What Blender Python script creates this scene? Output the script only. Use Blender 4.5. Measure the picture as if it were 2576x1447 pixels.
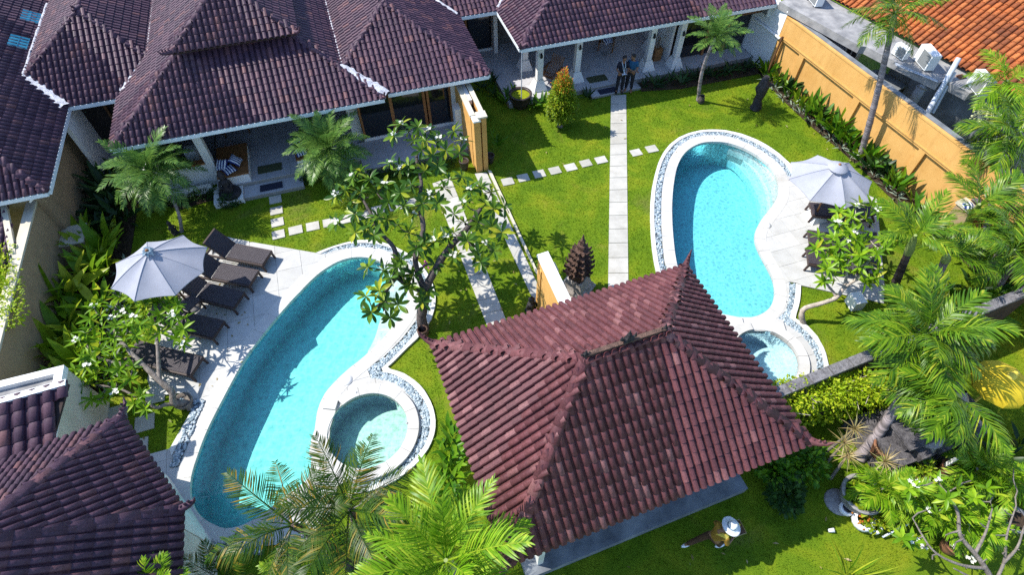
import bpy, bmesh, math, random
import numpy as np
from mathutils import Vector, Matrix
from mathutils.geometry import tessellate_polygon
random.seed(7); RNG = np.random.default_rng(11)
SC = bpy.context.scene
for o in list(bpy.data.objects): bpy.data.objects.remove(o)
COL = SC.collection
R = math.radians

# ------------------------------------------------------------------ camera, sky, sun, exposure
CAM_H, TILT, FPX = 14.3, R(37), 1431.0
cam_d = bpy.data.cameras.new('camera'); cam = bpy.data.objects.new('camera', cam_d); COL.objects.link(cam)
cam.location = (0, 0, CAM_H); cam.rotation_euler = (TILT, 0, 0)
cam_d.sensor_width = 36; cam_d.lens = 36 * FPX / 2576; cam_d.clip_start = .1; cam_d.clip_end = 600
SC.camera = cam
SUN_AZ, SUN_EL = R(167), R(49.5)          # direction towards the sun, measured from +X
world = bpy.data.worlds.new('World'); SC.world = world; world.use_nodes = True
nt = world.node_tree; nt.nodes.clear()
sky = nt.nodes.new('ShaderNodeTexSky'); sky.sky_type = 'NISHITA'; sky.sun_disc = False
sky.sun_elevation = SUN_EL; sky.sun_rotation = R(90) - SUN_AZ
sky.air_density = 1.0; sky.dust_density = .3; sky.ozone_density = 4.0
bg = nt.nodes.new('ShaderNodeBackground'); bg.inputs[1].default_value = .15
wo = nt.nodes.new('ShaderNodeOutputWorld')
nt.links.new(sky.outputs[0], bg.inputs[0]); nt.links.new(bg.outputs[0], wo.inputs[0])
sun_d = bpy.data.lights.new('sun', 'SUN'); sun_d.energy = 3.8; sun_d.angle = R(.53); sun_d.color = (1, .95, .86)
sun = bpy.data.objects.new('sun', sun_d); COL.objects.link(sun)
sv = Vector((math.cos(SUN_AZ) * math.cos(SUN_EL), math.sin(SUN_AZ) * math.cos(SUN_EL), math.sin(SUN_EL)))
sun.rotation_euler = sv.to_track_quat('Z', 'Y').to_euler(); sun.location = sv * 60
SC.view_settings.view_transform = 'Standard'; SC.view_settings.look = 'None'
SC.view_settings.exposure = .98; SC.view_settings.gamma = 1; SC.view_settings.use_curve_mapping = False
SC.render.engine = 'CYCLES'
SC.cycles.use_denoising = False
SC.cycles.max_bounces = 8; SC.cycles.diffuse_bounces = 3; SC.cycles.glossy_bounces = 3; SC.cycles.transparent_max_bounces = 12
SC.cycles.caustics_reflective = False; SC.cycles.caustics_refractive = False

# ------------------------------------------------------------------ surveying: photo pixels (2576 wide) <-> ground
ST, CT = math.sin(TILT), math.cos(TILT)
VIEW = dict(a1=(0, 0, 1.929), a2=(1000, 0, 1.929), a3=(2000, 0, 1.929), a4=(2992, 0, 1.929), b1=(0, 750, 1.929), b2=(1000, 750, 1.929),
            b3=(2000, 750, 1.929), b4=(2992, 750, 1.929), c1=(0, 1492, 1.929), c2=(1000, 1492, 1.929), c3=(2000, 1492, 1.929), c4=(2992, 1492, 1.929),
            eA=(600, 900, 2.7818), eB=(3000, 560, 2.0967), eC=(1700, 250, 2.8933), eD=(600, 450, 2.8943), z1=(1150, 920, 2.8933),
            z2=(1150, 1420, 2.8933), z3=(2500, 480, 2.3338), z4=(2750, 1050, 1.6367), z5=(600, 1500, 1.1692), f6=(1250, 450, .9625),
            f8=(3250, 700, 1.4879), f7=(2100, 900, 2.336), f5=(1900, 130, 2.337), f4=(3400, 1500, 1.8176))
def px(v, p):
    if v == 'd': return p
    ox, oy, s = VIEW[v]; return ((ox + p[0] / s) * .64529, (oy + p[1] / s) * .64529)
def ray(p):
    u = (p[0] - 1288) / FPX; w = (723.5 - p[1]) / FPX
    return Vector((u, ST + w * CT, -CT + w * ST))
def G(v, p, z=0.0):
    d = ray(px(v, p)); t = (z - CAM_H) / d.z; return Vector((d.x * t, d.y * t, z))
def GS(v, pts, z=0.0): return [G(v, p, z) for p in pts]
def proj(p):
    x, y, z = p[0], p[1], p[2] - CAM_H; D = y * ST - z * CT
    return (1288 + x / D * FPX, 723.5 - (y * CT + z * ST) / D * FPX, D)
def depth(p): return p[1] * ST - (p[2] - CAM_H) * CT
# the plots share one rotated grid (e along the villas' eaves, n away from the camera)
FA = R(18); EV = Vector((math.cos(FA), math.sin(FA), 0)); NV = Vector((-EV.y, EV.x, 0)); FO = Vector((-12.52, 14.17, 0))
def F(e, n, z=0.0): v = FO + EV * e + NV * n; v.z = z; return v
def Fi(p): d = Vector((p[0], p[1], 0)) - FO; return d.dot(EV), d.dot(NV)
UP = Vector((0, 0, 1))

# ------------------------------------------------------------------ objects
WM = {}
def _link(o, parent=None, M=None):
    COL.objects.link(o); M = M.copy() if M is not None else Matrix.Identity(4)
    WM[o.name] = M; o.matrix_basis = M
    if parent is not None:
        o.parent = parent; o.matrix_parent_inverse = WM[parent.name].inverted()
    return o
def tag(o, label=None, cat=None, group=None, kind=None):
    if label: o['label'] = label
    if cat: o['category'] = cat
    if group: o['group'] = group
    if kind: o['kind'] = kind
    return o
def thing(name, label, cat, loc, group=None, rz=0):
    o = bpy.data.objects.new(name, None); o.empty_display_size = .2
    _link(o, None, Matrix.Translation(loc) @ Matrix.Rotation(rz, 4, 'Z')); return tag(o, label, cat, group)
def put(name, mesh, parent=None, M=None, kind=None):
    o = bpy.data.objects.new(name, mesh); _link(o, parent, M)
    if kind: o['kind'] = kind
    return o
def copy_tree(o, M, label=None, group=None, parent=None):
    """copy a thing with its parts and sub-parts, moved by the world matrix M"""
    c = o.copy(); COL.objects.link(c); m = M @ WM[o.name]; WM[c.name] = m; c.matrix_basis = m
    if parent is not None: c.parent = parent; c.matrix_parent_inverse = WM[parent.name].inverted()
    if label: c['label'] = label
    if group: c['group'] = group
    for ch in [x for x in KIDS.get(o.name, [])]: copy_tree(ch, M, parent=c)
    return c
KIDS = {}
_l0 = _link
def _link(o, parent=None, M=None):
    r = _l0(o, parent, M)
    if parent is not None: KIDS.setdefault(parent.name, []).append(o)
    return r

class MB:
    """collects boxes, tubes, lathes and sheets into one mesh"""
    def __init__(s): s.v = []; s.f = []; s.sm = []; s.mi = []; s.cm = 0
    def add(s, vs, fs, smooth=False):
        b = len(s.v); s.v += [tuple(x) for x in vs]; s.f += [tuple(i + b for i in f) for f in fs]
        s.sm += [smooth] * len(fs); s.mi += [s.cm] * len(fs); return s
    def box(s, c, size, rz=0, M=None):
        hx, hy, hz = size[0] / 2, size[1] / 2, size[2] / 2
        vs = [Vector((x, y, z)) for z in (-hz, hz) for x, y in ((-hx, -hy), (hx, -hy), (hx, hy), (-hx, hy))]
        m = Matrix.Translation(c) @ Matrix.Rotation(rz, 4, 'Z')
        if M is not None: m = M @ m
        return s.add([m @ v for v in vs], [(3, 2, 1, 0), (4, 5, 6, 7), (0, 1, 5, 4), (1, 2, 6, 5), (2, 3, 7, 6), (3, 0, 4, 7)])
    def fbox(s, e0, e1, n0, n1, z0, z1):
        vs = [F(e, n, z) for z in (z0, z1) for e, n in ((e0, n0), (e1, n0), (e1, n1), (e0, n1))]
        return s.add(vs, [(3, 2, 1, 0), (4, 5, 6, 7), (0, 1, 5, 4), (1, 2, 6, 5), (2, 3, 7, 6), (3, 0, 4, 7)])
    def bar(s, a, b, w, h):
        a, b = Vector(a), Vector(b); d = (b - a); L = d.length; d.normalize()
        sd = d.cross(UP)
        if sd.length < 1e-3: sd = Vector((1, 0, 0))
        sd.normalize(); up = sd.cross(d)
        vs = [p + sd * x * w / 2 + up * y * h / 2 for p in (a, b) for x, y in ((-1, -1), (1, -1), (1, 1), (-1, 1))]
        return s.add(vs, [(3, 2, 1, 0), (4, 5, 6, 7), (0, 1, 5, 4), (1, 2, 6, 5), (2, 3, 7, 6), (3, 0, 4, 7)])
    def tube(s, path, rad, seg=6, smooth=True, cap=True):
        path = [Vector(p) for p in path]; n = len(path)
        if not hasattr(rad, '__len__'): rad = [rad] * n
        b = []; ref = Vector((.123, .77, .31))
        for i, p in enumerate(path):
            t = (path[min(i + 1, n - 1)] - path[max(i - 1, 0)]).normalized()
            x = t.cross(ref); x = x.normalized() if x.length > 1e-4 else Vector((1, 0, 0)); y = t.cross(x)
            ref = -(y.cross(Vector((0, 0, 0)))) if False else ref
            b += [p + (x * math.cos(a) + y * math.sin(a)) * rad[i] for a in [2 * math.pi * k / seg for k in range(seg)]]
        fs = [(i * seg + k, i * seg + (k + 1) % seg, (i + 1) * seg + (k + 1) % seg, (i + 1) * seg + k) for i in range(n - 1) for k in range(seg)]
        s.add(b, fs, smooth)
        if cap:
            s.add(b[-seg:], [tuple(range(seg))], False); s.add(b[:seg], [tuple(range(seg))[::-1]], False)
        return s
    def lathe(s, prof, seg=16, M=None, smooth=True):
        vs = [Vector((r * math.cos(2 * math.pi * k / seg), r * math.sin(2 * math.pi * k / seg), z)) for r, z in prof for k in range(seg)]
        if M is not None: vs = [M @ v for v in vs]
        fs = [(i * seg + k, i * seg + (k + 1) % seg, (i + 1) * seg + (k + 1) % seg, (i + 1) * seg + k) for i in range(len(prof) - 1) for k in range(seg)]
        return s.add(vs, fs, smooth)
    def ball(s, c, r, seg=10, rings=6, M=None):
        r = (r, r, r) if not hasattr(r, '__len__') else r
        prof = [(math.sin(math.pi * i / rings), -math.cos(math.pi * i / rings)) for i in range(rings + 1)]
        m = Matrix.Translation(c) @ Matrix.Diagonal((r[0], r[1], r[2], 1))
        if M is not None: m = M @ m
        return s.lathe([(max(a, 1e-3), b) for a, b in prof], seg, m)
    def poly(s, pts, z0=None, thick=.05):
        """prism from a planar outline (top at the points, walls down by thick)"""
        pts = [Vector(p) for p in pts]
        tri = tessellate_polygon([[Vector((p.x, p.y, 0)) for p in pts]])
        n = len(pts); fs = []
        for t in tri:
            a, b, c = [pts[i] for i in t]
            fs.append(tuple(t) if (b - a).cross(c - a).z > 0 else tuple(t[::-1]))
        area = sum(pts[i].x * pts[(i + 1) % n].y - pts[(i + 1) % n].x * pts[i].y for i in range(n))
        low = [p - UP * thick for p in pts]
        w = [(i, i + n, (i + 1) % n + n, (i + 1) % n) if area > 0 else (i, (i + 1) % n, (i + 1) % n + n, i + n) for i in range(n)]
        s.add(pts + low, fs + w + [tuple(i + n for i in f[::-1]) for f in fs]); return s
    def mesh(s, mats, name='m'):
        me = bpy.data.meshes.new(name); me.from_pydata(s.v, [], s.f)
        for m in (mats if isinstance(mats, (list, tuple)) else [mats]): me.materials.append(m)
        if s.f:
            me.polygons.foreach_set('use_smooth', s.sm); me.polygons.foreach_set('material_index', s.mi)
        me.update(); return me
    def build(s, name, mats, parent=None, kind=None, M=None): return put(name, s.mesh(mats, name), parent, M, kind)
def fastmesh(name, V, Fc, mat, smooth=False):
    V = np.asarray(V, np.float32); Fc = np.asarray(Fc, np.int32); k = Fc.shape[1]
    me = bpy.data.meshes.new(name); me.vertices.add(len(V)); me.vertices.foreach_set('co', V.ravel())
    me.loops.add(Fc.size); me.loops.foreach_set('vertex_index', Fc.ravel())
    me.polygons.add(len(Fc)); me.polygons.foreach_set('loop_start', np.arange(0, Fc.size, k, dtype=np.int32))
    me.polygons.foreach_set('loop_total', np.full(len(Fc), k, np.int32))
    me.polygons.foreach_set('use_smooth', np.full(len(Fc), smooth))
    me.materials.append(mat); me.update(calc_edges=True); return me
def bake(mesh, mats4):
    """arrays of a quad mesh repeated under many matrices"""
    v = np.empty(len(mesh.vertices) * 3, np.float32); mesh.vertices.foreach_get('co', v); v = v.reshape(-1, 3)
    f = np.array([p.vertices[:] for p in mesh.polygons], np.int32)
    A = np.array([[list(r) for r in m] for m in mats4], np.float32)
    V = np.einsum('mij,vj->mvi', A[:, :3, :3], v) + A[:, None, :3, 3]
    Fc = f[None] + (np.arange(len(mats4)) * len(v))[:, None, None]
    return V.reshape(-1, 3), Fc.reshape(-1, f.shape[1])
def catmull(pts, per=6, closed=True):
    pts = [Vector(p) for p in pts]; n = len(pts); out = []
    for i in range(n if closed else n - 1):
        if closed: a, b, c, d = pts[i - 1], pts[i], pts[(i + 1) % n], pts[(i + 2) % n]
        else: a, b, c, d = pts[max(i - 1, 0)], pts[i], pts[i + 1], pts[min(i + 2, n - 1)]
        for k in range(per):
            t = k / per
            out.append(.5 * (2 * b + (c - a) * t + (2 * a - 5 * b + 4 * c - d) * t * t + (3 * b - a - 3 * c + d) * t ** 3))
    if not closed: out.append(pts[-1])
    return out
def resample(pts, n, closed=False):
    P = np.array([list(p) for p in pts]); 
    if closed: P = np.vstack([P, P[:1]])
    L = np.concatenate([[0], np.cumsum(np.linalg.norm(np.diff(P, axis=0), axis=1))])
    t = np.linspace(0, L[-1], n + (1 if closed else 0))[:n]
    return [Vector([np.interp(x, L, P[:, k]) for k in range(3)]) for x in t]
def plen(pts): return sum((Vector(pts[i + 1]) - Vector(pts[i])).length for i in range(len(pts) - 1))
def inside(poly, XY):
    P = np.array([[p[0], p[1]] for p in poly]); XY = np.asarray(XY); r = np.zeros(len(XY), bool); j = len(P) - 1
    for i in range(len(P)):
        c = (P[i, 1] > XY[:, 1]) != (P[j, 1] > XY[:, 1])
        with np.errstate(divide='ignore', invalid='ignore'):
            xx = (P[j, 0] - P[i, 0]) * (XY[:, 1] - P[i, 1]) / (P[j, 1] - P[i, 1]) + P[i, 0]
        r ^= c & (XY[:, 0] < xx); j = i
    return r
def offset_loop(pts, d):
    n = len(pts); out = []
    ar = sum(pts[i].x * pts[(i + 1) % n].y - pts[(i + 1) % n].x * pts[i].y for i in range(n)); sg = 1 if ar > 0 else -1
    for i in range(n):
        t = (pts[(i + 1) % n] - pts[i - 1]); t.z = 0; t.normalize(); out.append(pts[i] + Vector((t.y, -t.x, 0)) * d * sg)
    return out
ORD = ['first', 'second', 'third', 'fourth', 'fifth', 'sixth', 'seventh', 'eighth', 'ninth', 'tenth', 'eleventh', 'twelfth', 'thirteenth', 'fourteenth',
       'fifteenth', 'sixteenth', 'seventeenth', 'eighteenth', 'nineteenth', 'twentieth', 'twenty-first', 'twenty-second', 'twenty-third', 'twenty-fourth', 'twenty-fifth', 'twenty-sixth']

# ------------------------------------------------------------------ materials
class NT:
    def __init__(s, name):
        s.m = bpy.data.materials.new(name); s.m.use_nodes = True; s.t = s.m.node_tree; s.t.nodes.clear()
        s.out = s.n('ShaderNodeOutputMaterial'); s.tc = None
    def n(s, typ, **kw):
        x = s.t.nodes.new(typ)
        for k, v in kw.items():
            if k.startswith('i_'): x.inputs[k[2:].replace('_', ' ')].default_value = v
            else: setattr(x, k, v)
        return x
    def l(s, a, b): s.t.links.new(a, b)
    def co(s, sc=1.0, kind='Object'):
        if s.tc is None: s.tc = s.n('ShaderNodeTexCoord')
        return s.tc.outputs[kind]
    def noise(s, scale, detail=4, rough=.55, kind='Object', vec=None, dist=0):
        x = s.n('ShaderNodeTexNoise'); x.inputs['Scale'].default_value = scale; x.inputs['Detail'].default_value = detail
        x.inputs['Roughness'].default_value = rough; x.inputs['Distortion'].default_value = dist
        s.l(vec if vec is not None else s.co(kind=kind), x.inputs['Vector']); return x.outputs[0]
    def ramp(s, fac, stops):
        x = s.n('ShaderNodeValToRGB'); e = x.color_ramp.elements
        while len(e) < len(stops): e.new(.5)
        for i, (p, c) in enumerate(stops): e[i].position = p; e[i].color = (*c, 1) if len(c) == 3 else c
        s.l(fac, x.inputs[0]); return x.outputs[0]
    def mix(s, a, b, fac, mode='MIX'):
        x = s.n('ShaderNodeMix', data_type='RGBA', blend_type=mode)
        for i, v in ((6, a), (7, b)):
            if isinstance(v, tuple): x.inputs[i].default_value = (*v, 1) if len(v) == 3 else v
            else: s.l(v, x.inputs[i])
        if isinstance(fac, (int, float)): x.inputs[0].default_value = fac
        else: s.l(fac, x.inputs[0])
        return x.outputs[2]
    def rnd(s):
        """one random number per object and per loose piece"""
        a = s.n('ShaderNodeObjectInfo').outputs['Random']; b = s.n('ShaderNodeNewGeometry').outputs['Random Per Island']
        x = s.n('ShaderNodeMath', operation='ADD'); s.l(a, x.inputs[0]); s.l(b, x.inputs[1])
        y = s.n('ShaderNodeMath', operation='FRACT'); s.l(x.outputs[0], y.inputs[0]); return y.outputs[0]
    def bsdf(s, col, rough=.6, spec=.4, bump=None, bs=.3, bd=.01, trans=0, metal=0, sss=0):
        p = s.n('ShaderNodeBsdfPrincipled')
        if isinstance(col, tuple): p.inputs['Base Color'].default_value = (*col, 1)
        else: s.l(col, p.inputs['Base Color'])
        if isinstance(rough, (int, float)): p.inputs['Roughness'].default_value = rough
        else: s.l(rough, p.inputs['Roughness'])
        p.inputs['Specular IOR Level'].default_value = spec; p.inputs['Metallic'].default_value = metal
        if bump is not None:
            b = s.n('ShaderNodeBump'); b.inputs['Strength'].default_value = bs; b.inputs['Distance'].default_value = bd
            s.l(bump, b.inputs['Height']); s.l(b.outputs[0], p.inputs['Normal'])
        o = p.outputs[0]
        if trans:
            t = s.n('ShaderNodeBsdfTranslucent')
            if isinstance(col, tuple): t.inputs[0].default_value = (*col, 1)
            else: s.l(col, t.inputs[0])
            mx = s.n('ShaderNodeMixShader'); mx.inputs[0].default_value = trans; s.l(o, mx.inputs[1]); s.l(t.outputs[0], mx.inputs[2]); o = mx.outputs[0]
        s.l(o, s.out.inputs[0]); return s.m
def simple(name, c1, c2, scale=8, rough=.6, spec=.35, bump=True, bs=.3, bd=.01, var=0.0, kind='Object', det=5, trans=0):
    t = NT(name); nz = t.noise(scale, det, kind=kind); col = t.ramp(nz, [(.3, c1), (.7, c2)])
    if var:
        f = t.ramp(t.rnd(), [(0, (1 - var,) * 3), (1, (1 + var,) * 3)]); col = t.mix(col, f, 1.0, 'MULTIPLY')
    return t.bsdf(col, rough, spec, t.noise(scale * 4, 4, kind=kind) if bump else None, bs, bd, trans)
M = {}
def roofmat(name, stops, dirt, dirtcol, rough=.62):
    t = NT(name); c = t.ramp(t.rnd(), stops)
    w = t.n('ShaderNodeNewGeometry').outputs['Position']
    big = t.ramp(t.noise(.9, 6, .65, vec=w), [(.38, (0, 0, 0)), (.68, (1, 1, 1))]); c = t.mix(c, dirtcol, t.mix((0, 0, 0), big, dirt))
    sp = t.ramp(t.noise(26, 5, .7, vec=w), [(.35, (.55,) * 3), (.62, (1.12,) * 3)]); c = t.mix(c, sp, .8, 'MULTIPLY')
    lich = t.ramp(t.noise(7, 6, .75, vec=w), [(.66, (0, 0, 0)), (.74, (1, 1, 1))]); c = t.mix(c, (.30, .26, .25), t.mix((0, 0, 0), lich, .35))
    M[name] = t.bsdf(c, rough, .35, t.noise(60, 3, vec=w), .35, .006)
roofmat('roof_dark', [(0, (.058, .027, .048)), (.5, (.085, .040, .064)), (.85, (.115, .055, .078)), (1, (.18, .078, .080))], .4, (.034, .022, .040))
roofmat('roof_red', [(0, (.095, .029, .034)), (.45, (.130, .041, .047)), (.85, (.165, .056, .060)), (1, (.26, .115, .115))], .45, (.078, .033, .034))
roofmat('roof_orange', [(0, (.20, .05, .015)), (.5, (.42, .11, .025)), (1, (.55, .17, .045))], .55, (.10, .04, .02), .8)
M['roof_under'] = simple('roof_under', (.03, .02, .02), (.05, .035, .03), 6, .9)
M['mortar'] = simple('mortar', (.30, .30, .34), (.75, .75, .78), 9, .8, bs=.8, bd=.03)
M['white'] = simple('white_paint', (.74, .74, .73), (.82, .82, .80), 3, .6, bs=.12)
M['white_dirty'] = simple('white_weathered', (.50, .49, .46), (.74, .73, .69), 2.2, .75, bs=.2)
M['blueframe'] = simple('painted_fascia', (.60, .66, .70), (.74, .78, .80), 3, .5, bs=.1)
def yellow():
    t = NT('yellow_render'); w = t.n('ShaderNodeNewGeometry').outputs['Position']
    c = t.ramp(t.noise(1.3, 6, .6, vec=w), [(.3, (.56, .30, .085)), (.7, (.66, .38, .125))])
    s = t.ramp(t.noise(5, 6, .7, vec=w), [(.56, (1, 1, 1)), (.78, (.72, .68, .62))]); c = t.mix(c, s, .8, 'MULTIPLY'); mp = t.n('ShaderNodeMapping'); mp.inputs['Scale'].default_value = (3.2, 3.2, .22); t.l(w, mp.inputs[0]); c = t.mix(c, t.ramp(t.noise(1.6, 6, .7, vec=mp.outputs[0]), [(.50, (1, 1, 1)), (.76, (.74, .70, .65))]), .55, 'MULTIPLY')
    M['yellow'] = t.bsdf(c, .85, .2, t.noise(45, 4, vec=w), .35, .006)
yellow()
M['cream'] = simple('cream_render', (.48, .43, .33), (.60, .55, .44), 2, .85, bs=.2)
M['tan'] = simple('tan_render', (.30, .21, .12), (.38, .27, .16), 2, .85, bs=.2)
def stone(name, a, b, var, sc=2.5, rough=.7):
    t = NT(name); w = t.n('ShaderNodeNewGeometry').outputs['Position']
    c = t.ramp(t.noise(sc, 6, .65, vec=w), [(.3, a), (.7, b)])
    f = t.ramp(t.rnd(), [(0, (1 - var, 1 - var, 1 - var * 1.15)), (.5, (1, 1, 1)), (1, (1 + var * .4,) * 3)]); c = t.mix(c, f, 1, 'MULTIPLY')
    st = t.ramp(t.noise(1.1, 8, .75, vec=w), [(.52, (1, 1, 1)), (.78, (.74, .70, .61))]); c = t.mix(c, st, .7, 'MULTIPLY')
    M[name] = t.bsdf(c, rough, .3, t.noise(38, 5, vec=w), .25, .006)
stone('deck_stone', (.42, .415, .40), (.51, .505, .485), .09)
stone('coping_stone', (.46, .45, .43), (.56, .55, .52), .10)
stone('curb_white', (.56, .56, .54), (.66, .66, .63), .06)
stone('path_stone', (.38, .365, .33), (.50, .485, .44), .14)
stone('floor_stone', (.40, .40, .42), (.50, .50, .52), .04, 1.2, .45)
M['grout'] = simple('grout', (.22, .215, .20), (.30, .29, .27), 12, .9)
M['soil'] = simple('soil', (.030, .020, .012), (.075, .048, .028), 9, .95, bs=1, bd=.04)
M['pebble_bed'] = simple('pebble_bed', (.07, .085, .10), (.13, .155, .175), 30, .9)
def pebbles():
    t = NT('pebble'); c = t.ramp(t.rnd(), [(0, (.14, .20, .24)), (.4, (.27, .34, .39)), (.8, (.40, .47, .51)), (1, (.56, .60, .62))])
    M['pebble'] = t.bsdf(c, .55, .4, t.noise(30, 3), .2, .004)
pebbles()
def grassmat():
    t = NT('lawn'); w = t.n('ShaderNodeNewGeometry').outputs['Position']
    c = t.ramp(t.noise(.8, 7, .65, vec=w, dist=.4), [(.26, (.070, .150, .006)), (.50, (.140, .225, .008)), (.74, (.26, .29, .016))])
    d = t.ramp(t.noise(.45, 5, .7, vec=w, dist=1.2), [(.58, (0, 0, 0)), (.78, (1, 1, 1))]); c = t.mix(c, (.27, .22, .05), t.mix((0, 0, 0), d, .75))
    f = t.ramp(t.noise(30, 6, .8, vec=w), [(.30, (.45, .50, .40)), (.68, (1.25, 1.22, 1.0))]); c = t.mix(c, f, .9, 'MULTIPLY')
    wr = t.ramp(t.noise(.22, 8, .72, vec=w, dist=.8), [(.56, (0, 0, 0)), (.70, (1, 1, 1))]); c = t.mix(c, (.20, .145, .06), t.mix((0, 0, 0), wr, .45))
    M['grass'] = t.bsdf(c, .8, .15, t.noise(55, 5, .8, vec=w), .9, .03)
    t = NT('grass_blade'); w = t.n('ShaderNodeNewGeometry').outputs['Position']
    c = t.ramp(t.noise(.8, 6, .65, vec=w, dist=.4), [(.26, (.078, .175, .006)), (.50, (.160, .265, .010)), (.74, (.30, .335, .020))])
    d = t.ramp(t.noise(.45, 5, .7, vec=w, dist=1.2), [(.58, (0, 0, 0)), (.78, (1, 1, 1))]); c = t.mix(c, (.31, .26, .06), t.mix((0, 0, 0), d, .75))
    r = t.ramp(t.rnd(), [(0, (.6, .65, .6)), (1, (1.3, 1.25, 1.1))]); c = t.mix(c, r, 1, 'MULTIPLY')
    M['blade'] = t.bsdf(c, .6, .2, trans=.3)
grassmat()
def leafmat(name, stops, rough=.42, trans=.28, spec=.22, vein=0):
    t = NT(name); c = t.ramp(t.rnd(), stops)
    n = t.ramp(t.noise(9, 3), [(.3, (.78,) * 3), (.7, (1.18,) * 3)]); c = t.mix(c, n, 1, 'MULTIPLY')
    M[name] = t.bsdf(c, rough, spec, trans=trans)
leafmat('palm_date', [(0, (.05, .13, .025)), (.6, (.11, .22, .04)), (1, (.20, .32, .06))], .34, .32)
leafmat('palm_green', [(0, (.04, .11, .006)), (.55, (.10, .21, .010)), (.9, (.20, .31, .015)), (1, (.34, .36, .03))], .36, .26)
leafmat('palm_bright', [(0, (.09, .22, .006)), (.6, (.19, .36, .012)), (1, (.36, .46, .03))], .38, .36)
leafmat('palm_olive', [(0, (.014, .050, .004)), (.5, (.035, .090, .006)), (.82, (.085, .12, .010)), (1, (.30, .19, .02))], .40)
leafmat('palm_dry', [(0, (.30, .25, .19)), (1, (.52, .46, .40))], .6)
leafmat('frangipani_dark', [(0, (.028, .080, .014)), (.45, (.065, .15, .018)), (.8, (.16, .27, .02)), (1, (.44, .44, .03))], .30, .32)
leafmat('frangipani_bright', [(0, (.09, .21, .008)), (.6, (.18, .34, .012)), (.92, (.28, .44, .02)), (1, (.44, .44, .03))], .36, .36)
leafmat('ginger', [(0, (.03, .11, .006)), (.6, (.08, .21, .010)), (1, (.18, .32, .012))], .34, .3)
leafmat('ginger_gold', [(0, (.10, .22, .008)), (.6, (.22, .36, .015)), (1, (.42, .46, .03))], .38, .36)
leafmat('hedge', [(0, (.012, .045, .008)), (.7, (.035, .09, .014)), (1, (.06, .13, .02))], .5, .2)
leafmat('topiary', [(0, (.09, .19, .008)), (.5, (.18, .28, .012)), (1, (.34, .38, .02))], .45, .3)
leafmat('topiary_tip', [(0, (.42, .16, .015)), (.6, (.55, .26, .02)), (1, (.60, .10, .03))], .5, .3)
leafmat('creeper', [(0, (.20, .34, .008)), (.6, (.38, .50, .015)), (1, (.60, .64, .04))], .5, .4)
leafmat('darkleaf', [(0, (.008, .030, .008)), (.7, (.022, .060, .012)), (1, (.04, .09, .02))], .4, .15)
leafmat('dracaena', [(0, (.24, .19, .06)), (.5, (.42, .31, .13)), (.8, (.50, .40, .22)), (1, (.20, .26, .04))], .5, .25)
leafmat('silver', [(0, (.16, .22, .16)), (1, (.34, .40, .30))], .5, .25)
M['petal'] = simple('petal', (.78, .78, .74), (.84, .83, .72), 12, .55, bump=False, trans=.2)
M['pink'] = simple('pink_petal', (.55, .06, .30), (.70, .14, .42), 12, .55, bump=False)
M['bark'] = simple('frangipani_bark', (.12, .10, .085), (.27, .235, .20), 9, .85, bs=.8, bd=.03)
M['bark_dark'] = simple('bark_dark', (.045, .036, .034), (.13, .105, .095), 9, .85, bs=.9, bd=.03)
M['bark_pale'] = simple('bark_pale', (.30, .25, .20), (.50, .43, .36), 9, .85, bs=.7, bd=.02)
def trunkmat(name, a, b):
    t = NT(name); w = t.n('ShaderNodeNewGeometry').outputs['Position']
    m = t.n('ShaderNodeMapping'); m.inputs['Scale'].default_value = (.5, .5, 9); t.l(w, m.inputs[0])
    c = t.ramp(t.noise(1.5, 5, .6, vec=m.outputs[0]), [(.36, a), (.62, b)])
    M[name] = t.bsdf(c, .85, .2, t.noise(3, 4, vec=m.outputs[0]), .8, .03)
trunkmat('palm_trunk', (.14, .12, .12), (.34, .29, .30))
trunkmat('palm_trunk_dark', (.035, .025, .025), (.13, .095, .095))
M['crownshaft'] = simple('crownshaft', (.16, .22, .05), (.30, .36, .12), 5, .45, bs=.15)
M['wicker'] = simple('wicker', (.030, .024, .030), (.080, .066, .078), 40, .55, spec=.45, bs=.8, bd=.01)
M['wicker_frame'] = simple('wicker_frame', (.030, .018, .016), (.07, .042, .036), 30, .5, bs=.5)
M['cc'] = simple('cream_flower', (.42, .44, .22), (.60, .60, .38), 9, .7)
M['cloth'] = simple('canopy_cloth', (.46, .47, .53), (.51, .52, .58), 4, .85, spec=.1, bs=.15, trans=.35)
M['cloth_blue'] = simple('vent_cloth', (.10, .16, .22), (.18, .26, .32), 8, .8)
M['cloth_yellow'] = simple('yellow_cloth', (.62, .43, .015), (.74, .56, .03), 5, .8, bs=.4, trans=.2)
M['teak'] = simple('teak', (.20, .085, .030), (.34, .16, .06), 12, .5)
M['wood_dark'] = simple('wood_dark', (.075, .034, .016), (.16, .08, .035), 10, .45)
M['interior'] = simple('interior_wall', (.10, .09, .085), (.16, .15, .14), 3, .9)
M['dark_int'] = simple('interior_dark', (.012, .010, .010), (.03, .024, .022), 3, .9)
def glass():
    t = NT('dark_glass'); M['glass'] = t.bsdf((.012, .014, .018), .06, .6, t.noise(1.5, 2), .03, .02)
glass()
M['statue'] = simple('statue_stone', (.012, .011, .013), (.055, .050, .055), 14, .7, bs=.9, bd=.02)
M['temple'] = simple('temple_stone', (.035, .032, .036), (.15, .14, .145), 10, .85, bs=1, bd=.03)
M['brick_carved'] = simple('carved_brick', (.050, .030, .024), (.19, .11, .080), 16, .85, bs=1, bd=.03)
M['pale_carved'] = simple('carved_pale', (.22, .19, .17), (.48, .43, .39), 14, .85, bs=1, bd=.02)
M['dark_wall'] = simple('dark_wall', (.020, .015, .013), (.075, .055, .045), 3.5, .9, bs=.8, bd=.03)
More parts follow.
